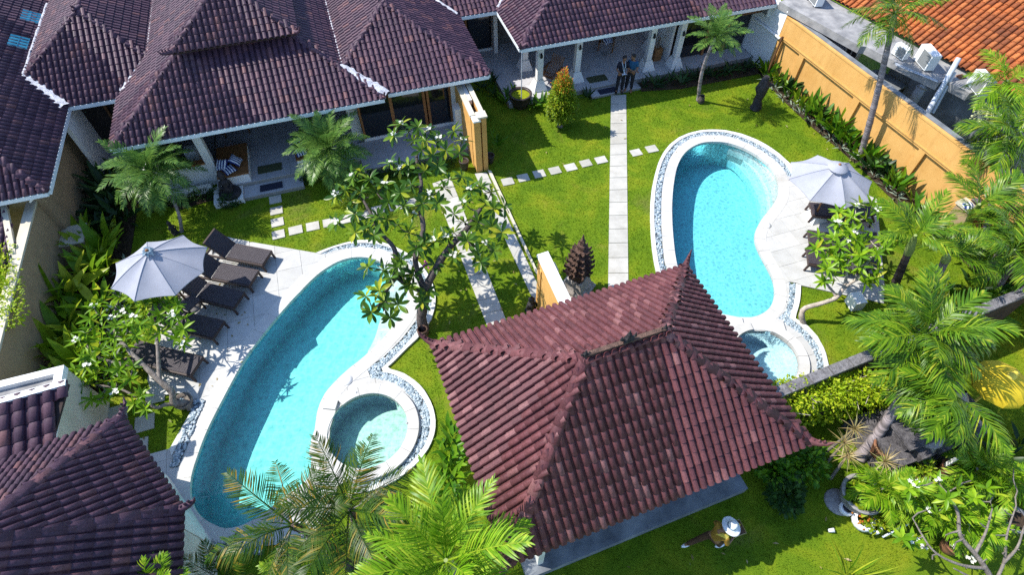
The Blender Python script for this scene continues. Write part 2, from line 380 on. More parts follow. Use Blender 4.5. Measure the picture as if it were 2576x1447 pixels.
M['dark_wall_top'] = simple('dark_wall_top', (.10, .095, .10), (.26, .25, .26), 12, .9, bs=.9, bd=.03)
M['terracotta'] = simple('terracotta', (.17, .07, .035), (.28, .13, .07), 7, .8, bs=.3)
M['pot_dark'] = simple('glazed_pot', (.030, .022, .020), (.075, .055, .05), 6, .5, bs=.3)
M['pot_grey'] = simple('stone_pot', (.18, .17, .17), (.34, .33, .33), 12, .85, bs=.5)
M['shell'] = simple('white_planter', (.66, .66, .70), (.80, .80, .80), 6, .4, bs=.2)
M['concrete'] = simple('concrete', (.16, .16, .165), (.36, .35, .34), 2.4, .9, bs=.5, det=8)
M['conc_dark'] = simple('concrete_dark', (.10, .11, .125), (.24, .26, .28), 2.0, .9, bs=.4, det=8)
M['ac'] = simple('ac_casing', (.70, .71, .70), (.78, .78, .76), 4, .45, bs=.05)
M['ac_grill'] = simple('ac_grille', (.14, .15, .15), (.24, .25, .25), 60, .6)
M['pvc'] = simple('pvc_pipe', (.42, .46, .54), (.54, .58, .64), 5, .45, bs=.1)
M['mat_green'] = simple('doormat_green', (.055, .065, .03), (.09, .10, .05), 60, .95)
M['mat_blue'] = simple('doormat_navy', (.014, .018, .040), (.03, .036, .065), 60, .95)
M['skin'] = simple('skin', (.22, .11, .065), (.27, .14, .085), 6, .55, bump=False)
M['hair'] = simple('hair', (.006, .005, .005), (.02, .016, .014), 30, .5)
M['navy'] = simple('navy_shirt', (.006, .007, .016), (.014, .016, .032), 12, .85)
M['blue'] = simple('blue_shirt', (.012, .065, .14), (.02, .10, .20), 12, .85)
M['trousers'] = simple('dark_trousers', (.008, .008, .012), (.018, .018, .026), 12, .85)
M['mustard'] = simple('mustard_shirt', (.20, .11, .012), (.30, .17, .02), 10, .85)
M['brown'] = simple('brown_sarong', (.05, .025, .012), (.09, .045, .02), 10, .9)
M['hat'] = simple('hat_cloth', (.66, .68, .68), (.78, .79, .78), 20, .8)
M['plastic_white'] = simple('white_plastic', (.70, .74, .78), (.80, .82, .84), 10, .4)
M['lanyard'] = simple('lanyard', (.55, .68, .80), (.65, .78, .86), 10, .5)
M['lantern'] = simple('lantern_metal', (.008, .008, .008), (.02, .02, .02), 10, .5)
M['metal'] = simple('metal', (.30, .31, .32), (.42, .43, .44), 8, .35, spec=.6)
M['skylight'] = simple('blue_skylight', (.01, .16, .28), (.05, .30, .42), 3, .25, spec=.6, bs=.1)
M['foil'] = simple('flower_offering', (.60, .45, .05), (.75, .60, .12), 10, .6)
def stripes():
    t = NT('striped_fabric'); w = t.n('ShaderNodeTexWave', wave_type='BANDS', bands_direction='X'); w.inputs['Scale'].default_value = 3.4; w.inputs['Distortion'].default_value = .5
    t.l(t.co(), w.inputs[0]); c = t.ramp(w.outputs[1], [(.46, (.012, .030, .16)), (.54, (.66, .70, .78))]); M['striped'] = t.bsdf(c, .85, .2)
stripes()
def poolmat(name, a, b):
    t = NT(name); w = t.n('ShaderNodeNewGeometry').outputs['Position']
    br = t.n('ShaderNodeTexBrick'); br.offset = 0; br.inputs['Scale'].default_value = 1; br.inputs['Mortar Size'].default_value = .004
    br.inputs['Brick Width'].default_value = .15; br.inputs['Row Height'].default_value = .15; br.inputs['Color1'].default_value = (*a, 1); br.inputs['Color2'].default_value = (*b, 1)
    br.inputs['Mortar'].default_value = (a[0] * .8, a[1] * .8, a[2] * .8, 1); t.l(w, br.inputs[0])
    M[name] = t.bsdf(br.outputs[0], .5, .3)
poolmat('basin_teal', (.60, .82, .80), (.63, .84, .82)); poolmat('basin_blue', (.62, .80, .85), (.65, .82, .87)); poolmat('basin_green', (.62, .80, .70), (.68, .84, .75)); poolmat('basin_pale', (.74, .80, .80), (.78, .84, .84))
def watermat(name, absorb, dens, scale, strength, lo=.50):
    t = NT(name); w = t.n('ShaderNodeNewGeometry').outputs['Position']
    # caustic light painted into the transparency colour: bright net, darker cells
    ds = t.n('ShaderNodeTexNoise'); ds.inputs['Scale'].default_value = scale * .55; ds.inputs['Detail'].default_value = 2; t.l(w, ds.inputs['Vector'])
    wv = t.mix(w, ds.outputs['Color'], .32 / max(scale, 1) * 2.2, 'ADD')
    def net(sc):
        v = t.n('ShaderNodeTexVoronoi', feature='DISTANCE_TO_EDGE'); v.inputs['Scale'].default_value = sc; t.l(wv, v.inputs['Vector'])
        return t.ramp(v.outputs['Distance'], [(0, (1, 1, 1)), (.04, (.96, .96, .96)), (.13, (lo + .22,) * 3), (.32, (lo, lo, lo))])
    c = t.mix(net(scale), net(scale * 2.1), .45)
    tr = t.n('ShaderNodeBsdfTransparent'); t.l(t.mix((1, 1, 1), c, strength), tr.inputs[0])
    gl = t.n('ShaderNodeBsdfGlossy'); gl.inputs['Roughness'].default_value = .03; gl.inputs[0].default_value = (1, 1, 1, 1)
    b = t.n('ShaderNodeBump'); b.inputs['Strength'].default_value = .35; b.inputs['Distance'].default_value = .04
    t.l(t.noise(scale * 1.6, 3, .5, vec=wv), b.inputs['Height'])
    fr = t.n('ShaderNodeFresnel'); fr.inputs['IOR'].default_value = 1.33; t.l(b.outputs[0], fr.inputs['Normal']); t.l(b.outputs[0], gl.inputs['Normal'])
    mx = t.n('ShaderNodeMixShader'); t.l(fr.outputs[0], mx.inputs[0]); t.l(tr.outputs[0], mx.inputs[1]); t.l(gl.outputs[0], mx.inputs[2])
    t.l(mx.outputs[0], t.out.inputs[0])
    va = t.n('ShaderNodeVolumeAbsorption'); va.inputs[0].default_value = (*absorb, 1); va.inputs[1].default_value = dens; t.l(va.outputs[0], t.out.inputs['Volume'])
    M[name] = t.m
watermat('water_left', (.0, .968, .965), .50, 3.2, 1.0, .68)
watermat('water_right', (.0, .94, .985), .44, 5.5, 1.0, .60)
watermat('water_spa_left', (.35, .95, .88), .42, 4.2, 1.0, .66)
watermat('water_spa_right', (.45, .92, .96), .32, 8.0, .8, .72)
# ================================================================== GROUND, POOLS, DECKS
def px_loop(*segs):
    out = []
    for v, pts in segs: out += [px(v, p) for p in pts]
    return out
Z_DECK = .05
# --- left pool water edge (a slipper shape)
LP = px_loop(('z1', [(850, 250), (730, 237), (600, 250), (480, 290), (380, 345), (270, 420), (150, 530), (60, 625)]),
             ('eA', [(1530, 715), (1330, 940), (1100, 1230), (950, 1447)]),
             ('c1', [(1640, 190), (1545, 385), (1480, 560), (1440, 690), (1427, 800), (1438, 890), (1475, 970), (1530, 1025), (1600, 1065), (1690, 1098)]),
             ('d', [(610, 1322), (665, 1290), (715, 1250), (755, 1222), (776, 1202)]),
             ('z2', [(170, 1200), (190, 1020), (210, 850), (235, 640), (255, 520), (300, 400), (360, 300), (440, 210), (540, 110), (670, 0)]),
             ('z1', [(740, 1395), (860, 1285), (980, 1165), (1100, 1030), (1210, 880), (1270, 740), (1255, 610), (1185, 490), (1090, 390), (980, 300)]))
LPOOL = catmull([G('d', p, Z_DECK) for p in LP], 3)
RP = px_loop(('z3', [(650, 167), (560, 175), (480, 205), (410, 255), (360, 320), (325, 400), (300, 520), (285, 650), (280, 800), (285, 950), (298, 1100), (315, 1230), (340, 1340)]),
             ('d', [(1722, 735), (1750, 768), (1785, 785)]),
             ('z4', [(110, 285), (200, 303), (260, 311), (330, 297), (390, 265), (430, 215), (445, 150), (440, 90), (425, 40)]),
             ('z3', [(1150, 1310), (1090, 1200), (1050, 1110), (1035, 1040), (1045, 970), (1080, 900), (1130, 830), (1200, 740), (1245, 650), (1250, 560), (1220, 460), (1150, 370), (1050, 290), (950, 235), (850, 195), (750, 172)]))
RPOOL = catmull([G('d', p, Z_DECK) for p in RP], 3)
def circle(c, r, n=40, z=None): return [Vector((c.x + r * math.cos(2 * math.pi * k / n), c.y + r * math.sin(2 * math.pi * k / n), c.z if z is None else z)) for k in range(n)]
def fitcirc(P):
    A = np.array([[p.x, p.y, 1] for p in P]); b = np.array([p.x ** 2 + p.y ** 2 for p in P]); s = np.linalg.lstsq(A, b, rcond=None)[0]
    c = Vector((s[0] / 2, s[1] / 2, Z_DECK)); return c, math.sqrt(s[2] + c.x ** 2 + c.y ** 2)
LSC, LSR = fitcirc(GS('z2', [(380, 700), (400, 640), (460, 545), (560, 450), (700, 360), (850, 328), (1000, 345)], Z_DECK + .08)); LSC.z = Z_DECK
RSC, RSR = fitcirc(GS('z4', [(300, 387), (370, 383), (430, 395), (490, 430), (550, 490), (590, 550), (605, 590), (600, 640)], Z_DECK + .08)); RSC.z = Z_DECK
LSPA, RSPA = circle(LSC, LSR), circle(RSC, RSR)

# --- strips round the pools: paving edge, pebble channel, white kerb
L_in = px_loop(('z1', [(300, 214), (450, 170), (620, 136), (780, 128), (950, 145), (1120, 200), (1260, 290), (1380, 400), (1460, 520), (1495, 640), (1495, 760), (1455, 860), (1390, 935), (1200, 1180), (1000, 1380)]), ('z2', [(815, 55), (860, 165), (1000, 180), (1120, 220), (1220, 280), (1310, 380), (1390, 500), (1425, 620), (1430, 700), (1415, 800), (1370, 900), (1300, 1010), (1200, 1110), (1080, 1200), (950, 1260), (800, 1300), (640, 1318)]))
L_mid = px_loop(('z1', [(290, 206), (430, 142), (600, 97), (760, 84), (920, 95), (1080, 140), (1220, 205), (1345, 305), (1450, 430), (1525, 560), (1545, 690), (1540, 800), (1500, 910), (1430, 1010), (1350, 1120), (1200, 1290), (1050, 1440)]), ('z2', [(965, 62), (990, 97), (1080, 112), (1180, 150), (1300, 225), (1400, 330), (1470, 430), (1515, 540), (1532, 650), (1530, 720), (1510, 820), (1460, 930), (1390, 1030), (1300, 1130), (1200, 1210), (1080, 1290), (950, 1350), (850, 1392), (650, 1420)]))
L_out = px_loop(('z1', [(240, 198), (330, 160), (430, 125), (560, 85), (700, 55), (850, 52), (1000, 80), (1150, 138), (1290, 212), (1400, 300), (1480, 400), (1550, 530), (1588, 680), (1585, 790), (1545, 930), (1470, 1060), (1400, 1145), (1250, 1285), (1100, 1440)]), ('z2', [(1030, 52), (1130, 75), (1230, 110), (1340, 180), (1440, 270), (1520, 400), (1565, 510), (1587, 620), (1585, 740), (1560, 850), (1500, 970), (1420, 1080), (1310, 1190), (1180, 1290), (1080, 1350), (950, 1408), (800, 1447), (650, 1470)]))
R_in = px_loop(('z3', [(1335, 492), (1290, 420), (1210, 340), (1100, 265), (990, 200), (870, 145), (760, 117), (640, 110), (550, 116), (460, 140), (390, 175), (330, 225), (280, 290), (240, 370), (210, 470), (190, 590), (180, 720), (178, 850), (183, 1000), (192, 1130), (210, 1270), (245, 1400)]), ('d', [(1700, 745), (1735, 800)]))
R_mid = px_loop(('z3', [(1368, 470), (1310, 370), (1240, 310), (1140, 240), (1020, 175), (880, 118), (760, 88), (640, 82), (540, 88), (440, 115), (360, 150), (290, 205), (235, 270), (190, 350), (155, 460), (130, 590), (118, 720), (115, 850), (122, 1000), (132, 1130), (155, 1280), (190, 1430)]), ('d', [(1682, 752), (1716, 812)]))
R_out = px_loop(('z3', [(1430, 470), (1365, 385), (1320, 345), (1250, 280), (1150, 210), (1040, 150), (900, 98), (760, 68), (640, 62), (540, 69), (430, 95), (340, 135), (260, 195), (200, 270), (155, 360), (120, 480), (95, 600), (83, 720), (80, 850), (85, 1000), (95, 1130), (115, 1270), (152, 1440)]), ('d', [(1670, 760), (1702, 822)]))
R2_in = px_loop(('z4', [(530, 85), (533, 140), (530, 190), (510, 270), (460, 320), (530, 365), (600, 410), (660, 480), (700, 560), (714, 640)]))
R2_mid = px_loop(('z4', [(576, 95), (574, 150), (566, 215), (548, 275), (530, 308), (600, 358), (680, 430), (740, 530), (757, 630)]))
R2_out = px_loop(('z4', [(606, 105), (606, 150), (600, 210), (583, 275), (568, 315), (650, 365), (710, 430), (760, 520), (784, 620)]))
def W(pts, z): return [G('d', p, z) for p in pts]
# --- deck outlines
L_deck = px_loop(('eA', [(760, 62), (860, 88)]), ('b2', [(0, 385)]), ('z1', [(232, 198)])) + L_in + \
    px_loop(('d', [(850, 1225), (830, 1300), (770, 1365), (640, 1378), (560, 1385), (500, 1425), (440, 1475), (330, 1300)]), ('c1', [(1070, 560), (1290, 500), (1440, 235), (1452, 110), (1350, 85), (1150, 110)]),
            ('d', [(372, 958)]), ('eA', [(60, 1010), (230, 790), (330, 610), (560, 290)]))
R_deck = R_in[::-1][1:] if False else None
R_deck = R_in + px_loop(('d', [(1790, 860), (1840, 930), (1890, 1000)]), ('z4', [(560, 720), (714, 660)])) + R2_in[::-1] + \
    px_loop(('z4', [(577, 93), (606, 104)]), ('eB', [(250, 1165), (930, 1312), (935, 1180), (872, 460), (840, 445)]), ('d', [(2090, 455)]))
POOLS = [LPOOL, RPOOL, LSPA, RSPA]
def polys_minus(outer, holes):
    """flat triangles of an outline with holes"""
    bm = bmesh.new()
    for loop in [outer] + holes:
        vs = [bm.verts.new((p.x, p.y, 0)) for p in loop]
        for i in range(len(vs)): bm.edges.new((vs[i], vs[(i + 1) % len(vs)]))
    bmesh.ops.triangle_fill(bm, use_beauty=True, edges=bm.edges[:])
    bmesh.ops.recalc_face_normals(bm, faces=bm.faces[:])
    for f in bm.faces:
        if f.normal.z < 0: f.normal_flip()
    return bm
# --- lawn: one sheet to the horizon with openings for the basins
big = [Vector((x, y, 0)) for x, y in ((-90, -40), (90, -40), (90, 160), (-90, 160))]
bm = polys_minus(big, [offset_loop(p, .10) for p in POOLS])
me = bpy.data.meshes.new('lawn'); bm.to_mesh(me); bm.free(); me.materials.append(M['grass'])
lawn = put('lawn', me, kind='structure')

def paving(name, outline, holes, z, sx, sy, mat, base_z, label, jitter=.0):
    """a deck: grout bed plus separate slabs cut on the plot's grid"""
    bm = polys_minus(outline, holes)
    b2 = bm.copy()
    for v in b2.verts: v.co.z = base_z
    me = bpy.data.meshes.new(name); b2.to_mesh(me); b2.free(); me.materials.append(M['grout'])
    deck = put(name, me, kind='structure'); deck['label'] = label
    E = [Fi(p) for p in outline]; e0, e1 = min(a for a, b in E), max(a for a, b in E); n0, n1 = min(b for a, b in E), max(b for a, b in E)
    def cut(pt, no):
        g = bm.verts[:] + bm.edges[:] + bm.faces[:]
        bmesh.ops.bisect_plane(bm, geom=g, plane_co=pt, plane_no=no, dist=1e-5)
    for k in range(1, int((e1 - e0) / sx) + 1): cut(F(e0 + k * sx, 0), EV)
    for k in range(1, int((n1 - n0) / sy) + 1): cut(F(0, n0 + k * sy), NV)
    cells = {}
    for f in bm.faces:
        e, n = Fi(f.calc_center_median()); cells.setdefault((int((e - e0) / sx), int((n - n0) / sy)), []).append(f)
    for fs in cells.values():
        idx = {}; vs = []; tri = []; ed = {}
        for f in fs:
            t = []
            for v in f.verts:
                if v.index not in idx or True:
                    k = (round(v.co.x, 4), round(v.co.y, 4))
                    if k not in idx: idx[k] = len(vs); vs.append(v.co.copy())
                t.append(idx[k])
            tri.append(tuple(t))
            for i in range(len(t)):
                a, b = t[i], t[(i + 1) % len(t)]
                if (b, a) in ed: ed.pop((b, a))
                else: ed[(a, b)] = 1
        if sum(f.calc_area() for f in fs) < .012: continue
        c = sum(vs, Vector()) / len(vs); dz = random.uniform(-.0015, .0015)
        bl = {i for e in ed for i in e}; top = []
        for i, v in enumerate(vs):
            d = v - c; L = d.length
            top.append(Vector((v.x, v.y, z + dz)) - (d / L * .005 if i in bl and L > .03 else Vector()))
        n = len(top); low = [p - UP * (z - base_z + .004) for p in top]
        walls = [(b, a, a + n, b + n) for a, b in ed]
        mb = MB(); mb.add(top + low, tri + walls); mb.build('paving_slab', mat, deck)
    bm.free(); return deck
def blow(loop, d): return offset_loop(loop, d)
deckL = paving('pool_deck', W(L_deck, 0), [blow(LPOOL, .06), blow(LSPA, .06)], Z_DECK - .006, .78, .78, M['deck_stone'], Z_DECK - .03, 'pale stone deck around the slipper-shaped left pool')
deckR = paving('pool_deck', W(R_deck, 0), [blow(RPOOL, .06), blow(RSPA, .06)], Z_DECK - .006, .62, .62, M['deck_stone'], Z_DECK - .03, 'pale stone deck around the kidney-shaped right pool')

def ring_stones(parent, loop, w, step, z, thick, mat, name='coping_stone', skip=None, inner=0.0):
    a0 = resample(offset_loop(loop, inner), max(8, int(plen(loop + [loop[0]]) / step)), True); n = len(a0)
    for k in range(n):
        seg = []
        dense = resample(loop, n * 4, True)
        ia = [dense[(k * 4 + j) % (n * 4)] for j in range(5)]
        if skip and skip(ia[2]): continue
        off = offset_loop(dense, inner); ofo = offset_loop(dense, inner + w)
        A = [off[(k * 4 + j) % (n * 4)].copy() for j in range(5)]; B = [ofo[(k * 4 + j) % (n * 4)].copy() for j in range(5)]
        for S in (A, B):
            S[0] = S[0].lerp(S[1], .03); S[4] = S[4].lerp(S[3], .03)
        mb = MB(); dz = random.uniform(-.0015, .0015)
        T = [Vector((p.x, p.y, z + dz)) for p in A + B]; Lw = [p - UP * thick for p in T]; m = 5
        fs = [(i, i + 1, m + i + 1, m + i) for i in range(4)]; fs = [f[::-1] if (T[f[1]] - T[f[0]]).cross(T[f[2]] - T[f[0]]).z < 0 else f for f in fs]
        rim = [0, 1, 2, 3, 4, 9, 8, 7, 6, 5]; o = 10
        mb.add(T + Lw, fs + [(rim[i], rim[(i + 1) % 10], rim[(i + 1) % 10] + o, rim[i] + o) for i in range(10)])
        mb.build(name, mat, parent)
def in_circle(c, r): return lambda p: (Vector((p.x, p.y, 0)) - Vector((c.x, c.y, 0))).length < r
ring_stones(deckL, LPOOL, .40, .62, Z_DECK, .12, M['coping_stone'], skip=in_circle(LSC, LSR + .30))
ring_stones(deckR, RPOOL, .36, .58, Z_DECK, .12, M['coping_stone'], skip=in_circle(RSC, RSR + .30))
# raised spa rims, left open where the water spills into the big pool
def spill(c, r, px_a, z=Z_DECK):
    d = (G('d', px_a) - c); d.z = 0; d.normalize()
    return lambda p: (Vector((p.x - c.x, p.y - c.y, 0))).normalized().dot(d) > .90
LSPILL = px('z2', (300, 700)); RSPILL = px('z4', (315, 340))
ring_stones(deckL, LSPA, .30, .5, Z_DECK + .085, .16, M['coping_stone'], 'spa_rim_stone', skip=spill(LSC, LSR, LSPILL))
ring_stones(deckR, RSPA, .28, .5, Z_DECK + .085, .16, M['coping_stone'], 'spa_rim_stone', skip=spill(RSC, RSR, RSPILL))
def spill_slab(parent, c, r, pxa, pool_loop):
    d = (G('d', pxa) - c); d.z = 0; d.normalize(); s = Vector((-d.y, d.x, 0)); w = r * .43
    L = min((p - c).dot(d) for p in pool_loop if abs((p - c).dot(s)) < .25 and (p - c).dot(d) > 0)
    a, b = r - .02, L + .02; cc = Vector((c.x, c.y, 0))
    mb = MB(); mb.poly([cc + d * a - s * w + UP * (Z_DECK + .012), cc + d * b - s * w + UP * (Z_DECK + .012), cc + d * b + s * w + UP * (Z_DECK + .012), cc + d * a + s * w + UP * (Z_DECK + .012)], thick=.15)
    mb.build('spill_slab', M['coping_stone'], parent)
    for sg in (-1, 1):
        m2 = MB(); q = [cc + d * a + s * sg * (w + .005), cc + d * (b - .04) + s * sg * (w + .005), cc + d * (b - .10) + s * sg * (w + .40), cc + d * a + s * sg * (w + .40)]
        m2.poly([p + UP * (Z_DECK + .075) for p in q], thick=.15); m2.build('spa_rim_stone', M['coping_stone'], parent)
spill_slab(deckL, LSC, LSR, LSPILL, LPOOL); spill_slab(deckR, RSC, RSR, RSPILL, RPOOL)

def strip(name, A, B, z, thick, mat, parent=None, piece=None, step=.7, kind=None, gap=.02):
    L = plen(A); n = max(2, int(L / step)); A = resample(A, n * 4 + 1); B = resample(B, n * 4 + 1)
    def prism(a, b, mb):
        m = len(a); T = [Vector((p.x, p.y, z)) for p in a + b]; Lw = [p - UP * thick for p in T]
        fs = [(i, i + 1, m + i + 1, m + i) for i in range(m - 1)]; fs = [f[::-1] if (T[f[1]] - T[f[0]]).cross(T[f[2]] - T[f[0]]).z < 0 else f for f in fs]
        rim = list(range(m)) + list(range(2 * m - 1, m - 1, -1)); o = 2 * m; R_ = len(rim)
        mb.add(T + Lw, fs + [(rim[i], rim[(i + 1) % R_], rim[(i + 1) % R_] + o, rim[i] + o) for i in range(R_)])
    if piece is None:
        mb = MB(); prism(A, B, mb); return mb.build(name, mat, parent, kind)
    root = thing_struct(name)
    for k in range(n):
        a = [p.copy() for p in A[k * 4:k * 4 + 5]]; b = [p.copy() for p in B[k * 4:k * 4 + 5]]
        for S in (a, b): S[0] = S[0].lerp(S[1], gap); S[-1] = S[-1].lerp(S[-2], gap)
        mb = MB(); prism(a, b, mb); mb.build(piece, mat, root)
    return root
def thing_struct(name):
    o = bpy.data.objects.new(name, None); _link(o); o['kind'] = 'structure'; return o
pebA = []
def channel(A, B, C, kerb=True):
    a, b, c_ = W(A, .03), W(B, .03), W(C, .03)
    n = 240; ra, rb = resample(a, n), resample(b, n)
    strip('pebble_channel', ra, rb, .012, .03, M['pebble_bed'], kind='structure')
    pebA.append((ra, rb, .015)); strip('pool_kerb', b, c_, .07, .12, M['curb_white'], piece='kerb_stone', step=.75)
channel(L_in, L_mid, L_out); channel(R_in, R_mid, R_out); channel(R2_in, R2_mid, R2_out)
def inlay(view, q, z=Z_DECK):
    p = GS(view, q, z); mb = MB(); mb.poly([v + UP * .004 for v in p], thick=.03); mb.build('pebble_channel', M['pebble_bed'], None, 'structure')
    pebA.append((resample([p[0], p[3]], 30), resample([p[1], p[2]], 30), z + .006))
inlay('c1', [(1470, 125), (1548, 135), (1345, 635), (1275, 640)]); inlay('c1', [(1590, 1208), (1530, 1270), (1960, 1300), (1985, 1230)])
ck = GS('c1', [(1436, 240), (1466, 238), (1300, 560), (1284, 510)], 0); mb = MB(); mb.poly([p + UP * .075 for p in ck], thick=.12); tag(mb.build('pool_kerb', M['curb_white']), kind='structure')
# pebbles: countless, one heap of real stones
pm = MB(); pm.ball((0, 0, 0), (1, 1, 1), 6, 4); pmesh = pm.mesh(M['pebble'])
mats = []
for ra, rb, z in pebA:
    for i in range(len(ra) - 1):
        wv = (rb[i] - ra[i]).length; lv = (ra[i + 1] - ra[i]).length; k = int(max(1, wv * lv * 520 + RNG.random()))
        for _ in range(k):
            p = ra[i].lerp(ra[i + 1], RNG.random()).lerp(rb[i].lerp(rb[i + 1], RNG.random()), .04 + .92 * RNG.random()); s = RNG.uniform(.020, .040)
            mats.append(Matrix.Translation((p.x, p.y, z + s * .3 + RNG.uniform(0, .012))) @ Matrix.Rotation(RNG.uniform(0, 6.3), 4, 'Z') @ Matrix.Rotation(RNG.uniform(-.4, .4), 4, 'X') @ Matrix.Diagonal((s * 1.35, s, s * .62, 1)))
V_, F_ = bake(pmesh, mats); put('pebbles', fastmesh('pebbles', V_, F_, M['pebble'], True), None, None, 'stuff')

# --- basins and water
def basin(name, loop, depth, mat, rim_drop=.02, label=None, steps=()):
    lo = offset_loop(loop, .02); n = len(lo); shrink = offset_loop(loop, -.03)
    mb = MB(); T = [Vector((p.x, p.y, Z_DECK - rim_drop)) for p in lo]; B = [Vector((p.x, p.y, -depth + .05)) for p in lo]; C = [Vector((p.x, p.y, -depth)) for p in shrink]
    ar = sum(lo[i].x * lo[(i + 1) % n].y - lo[(i + 1) % n].x * lo[i].y for i in range(n)); s = 1 if ar > 0 else -1
    q = lambda a, b: [(i + a, i + b, (i + 1) % n + b, (i + 1) % n + a) if s > 0 else (i + a, (i + 1) % n + a, (i + 1) % n + b, i + b) for i in range(n)]
    C = [Vector((p.x, p.y, -depth)) for p in lo]; mb.add(T + C, q(0, n), True)
    tri = tessellate_polygon([[Vector((p.x, p.y, 0)) for p in C]])
    mb.add(C, [tuple(t) if (C[t[1]] - C[t[0]]).cross(C[t[2]] - C[t[0]]).z > 0 else tuple(t[::-1]) for t in tri])
    o = mb.build(name, mat, None, 'structure'); o['label'] = label
    return o
def water(name, loop, z, depth, mat, label):
    lo = offset_loop(loop, .012); mb = MB(); mb.poly([Vector((p.x, p.y, z)) for p in lo], thick=depth); o = mb.build(name, mat, None, 'structure'); o['label'] = label; return o
bL = basin('pool_basin', LPOOL, 1.0, M['basin_teal'], label='teal tiled basin of the slipper-shaped left pool')
bR = basin('pool_basin', RPOOL, 1.15, M['basin_blue'], label='blue tiled basin of the kidney-shaped right pool')
bLS = basin('pool_basin', LSPA, .62, M['basin_green'], -.03, 'pale green basin of the round left spa')
bRS = basin('pool_basin', RSPA, .66, M['basin_blue'], -.03, 'pale blue basin of the round right spa')
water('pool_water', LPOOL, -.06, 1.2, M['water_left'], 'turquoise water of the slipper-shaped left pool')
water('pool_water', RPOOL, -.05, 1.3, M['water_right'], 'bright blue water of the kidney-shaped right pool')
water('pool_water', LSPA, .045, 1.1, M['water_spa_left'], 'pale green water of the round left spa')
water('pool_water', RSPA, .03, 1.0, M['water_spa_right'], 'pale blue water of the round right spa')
def underwater(parent, pts, z, mat, name): mb = MB(); mb.poly([Vector((p.x, p.y, z)) for p in pts], thick=2.2 + z if z > -1.4 else .2); return mb.build(name, mat, parent)
# curved entry steps at the far right end of the right pool (inner arcs, each a tread)
def arc_steps(parent, loop, view, chords, depths, mat):
    for ch, d in zip(chords, depths):
        line = catmull(GS(view, ch, -d), 5, False)
        # close the arc outside the pool wall: keep the wall side
        c = sum(line, Vector()) / len(line); far = [p + (p - G(*STEP_IN)).normalized() * .9 for p in line]
        strip('entry_step', line, far, -d, 1.5 - d, mat, parent)
STEP_IN = ('z3', (650, 600), -.5)
def clip_in(loop, pts): return pts
def shelf(parent, loop, line, z, mat, name='entry_step'):
    """the part of the basin on the wall side of a line, as a raised tread"""
    bm = polys_minus(offset_loop(loop, .0), [])
    L = [Vector((p.x, p.y, 0)) for p in line]
    tri = [f for f in bm.faces]
    bm.free()
    # polygon: line + wall points between its ends
    lo = offset_loop(loop, .01); n = len(lo)
    i0 = min(range(n), key=lambda i: (Vector((lo[i].x, lo[i].y, 0)) - L[0]).length); i1 = min(range(n), key=lambda i: (Vector((lo[i].x, lo[i].y, 0)) - L[-1]).length)
    a = [lo[(i1 + k) % n] for k in range((i0 - i1) % n + 1)]; b = [lo[(i1 - k) % n] for k in range((i1 - i0) % n + 1)]
    wall = a if len(a) < len(b) else b
    pts = [Vector((p.x, p.y, z)) for p in L[1:-1]] + [Vector((p.x, p.y, z)) for p in wall]
    mb = MB(); mb.poly(pts, thick=1.05 + z); return mb.build(name, mat, parent)
for ch, z, m in (([(800, 185), (830, 235), (960, 300), (1080, 400), (1150, 520), (1180, 620), (1200, 740)], -.24, 'basin_pale'),
                 ([(770, 178), (770, 250), (900, 320), (1020, 430), (1100, 560), (1140, 700), (1140, 820)], -.48, 'basin_pale'),
                 ([(735, 172), (725, 295), (850, 370), (960, 490), (1040, 630), (1080, 760), (1085, 890)], -.74, 'basin_blue')):
    shelf(bR, RPOOL, catmull(GS('z3', ch, z), 4, False), z, M[m])
shelf(bL, LPOOL, catmull(GS('z1', [(860, 255), (1000, 420), (1040, 620), (1010, 800), (960, 950), (900, 1150), (800, 1345)], -.28), 4, False), -.28, M['basin_pale'])
shelf(bL, LPOOL, catmull(GS('z1', [(800, 245), (880, 360), (950, 480)], -.6), 4, False), -.95, M['basin_teal']) if False else None
def bench(parent, c, r, z, mat):
    o = circle(c, r + .01); i = circle(c, r - .38); mb = MB(); n = len(o)
    T = [Vector((p.x, p.y, z)) for p in o + i]; Lw = [Vector((p.x, p.y, -.84)) for p in i]
    mb.add(T, [(k, (k + 1) % n, n + (k + 1) % n, n + k) for k in range(n)]); mb.add(T[n:] + Lw, [(k, (k + 1) % n, n + (k + 1) % n, n + k) for k in range(n)], True); mb.build('seat_bench', mat, parent)

# small fittings on the decks
def lid(v, p, r, label):
    c = G(v, p, Z_DECK); t = thing('skimmer_lid', label, 'lid', c, 'round pool lids')
    mb = MB(); mb.lathe([(.001, .010), (r, .010), (r, .003)], 24, Matrix.Translation(c)); mb.build('cover', M['white'], t)
    mb = MB(); mb.lathe([(r * 1.02, .004), (r * 1.02, .007), (r * 1.09, .007), (r * 1.09, .002)], 24, Matrix.Translation(c)); mb.build('lid_rim', M['metal'], t)
lid('z2', (582, 182), .16, 'round white skimmer lid beside the left pool and its spa'); lid('z3', (1145, 928), .13, 'round white skimmer lid at the waist of the right pool')
for v, p, lb in (('z2', (690, 320), 'small chrome button on the upper rim of the left spa'), ('z2', (1262, 668), 'small chrome button on the right rim of the left spa')):
    c = G(v, p, Z_DECK + .086); mb = MB(); mb.lathe([(.001, .014), (.028, .010), (.034, .0)], 10, Matrix.Translation(c)); tag(mb.build('air_button', M['metal']), lb, 'button', 'spa buttons')

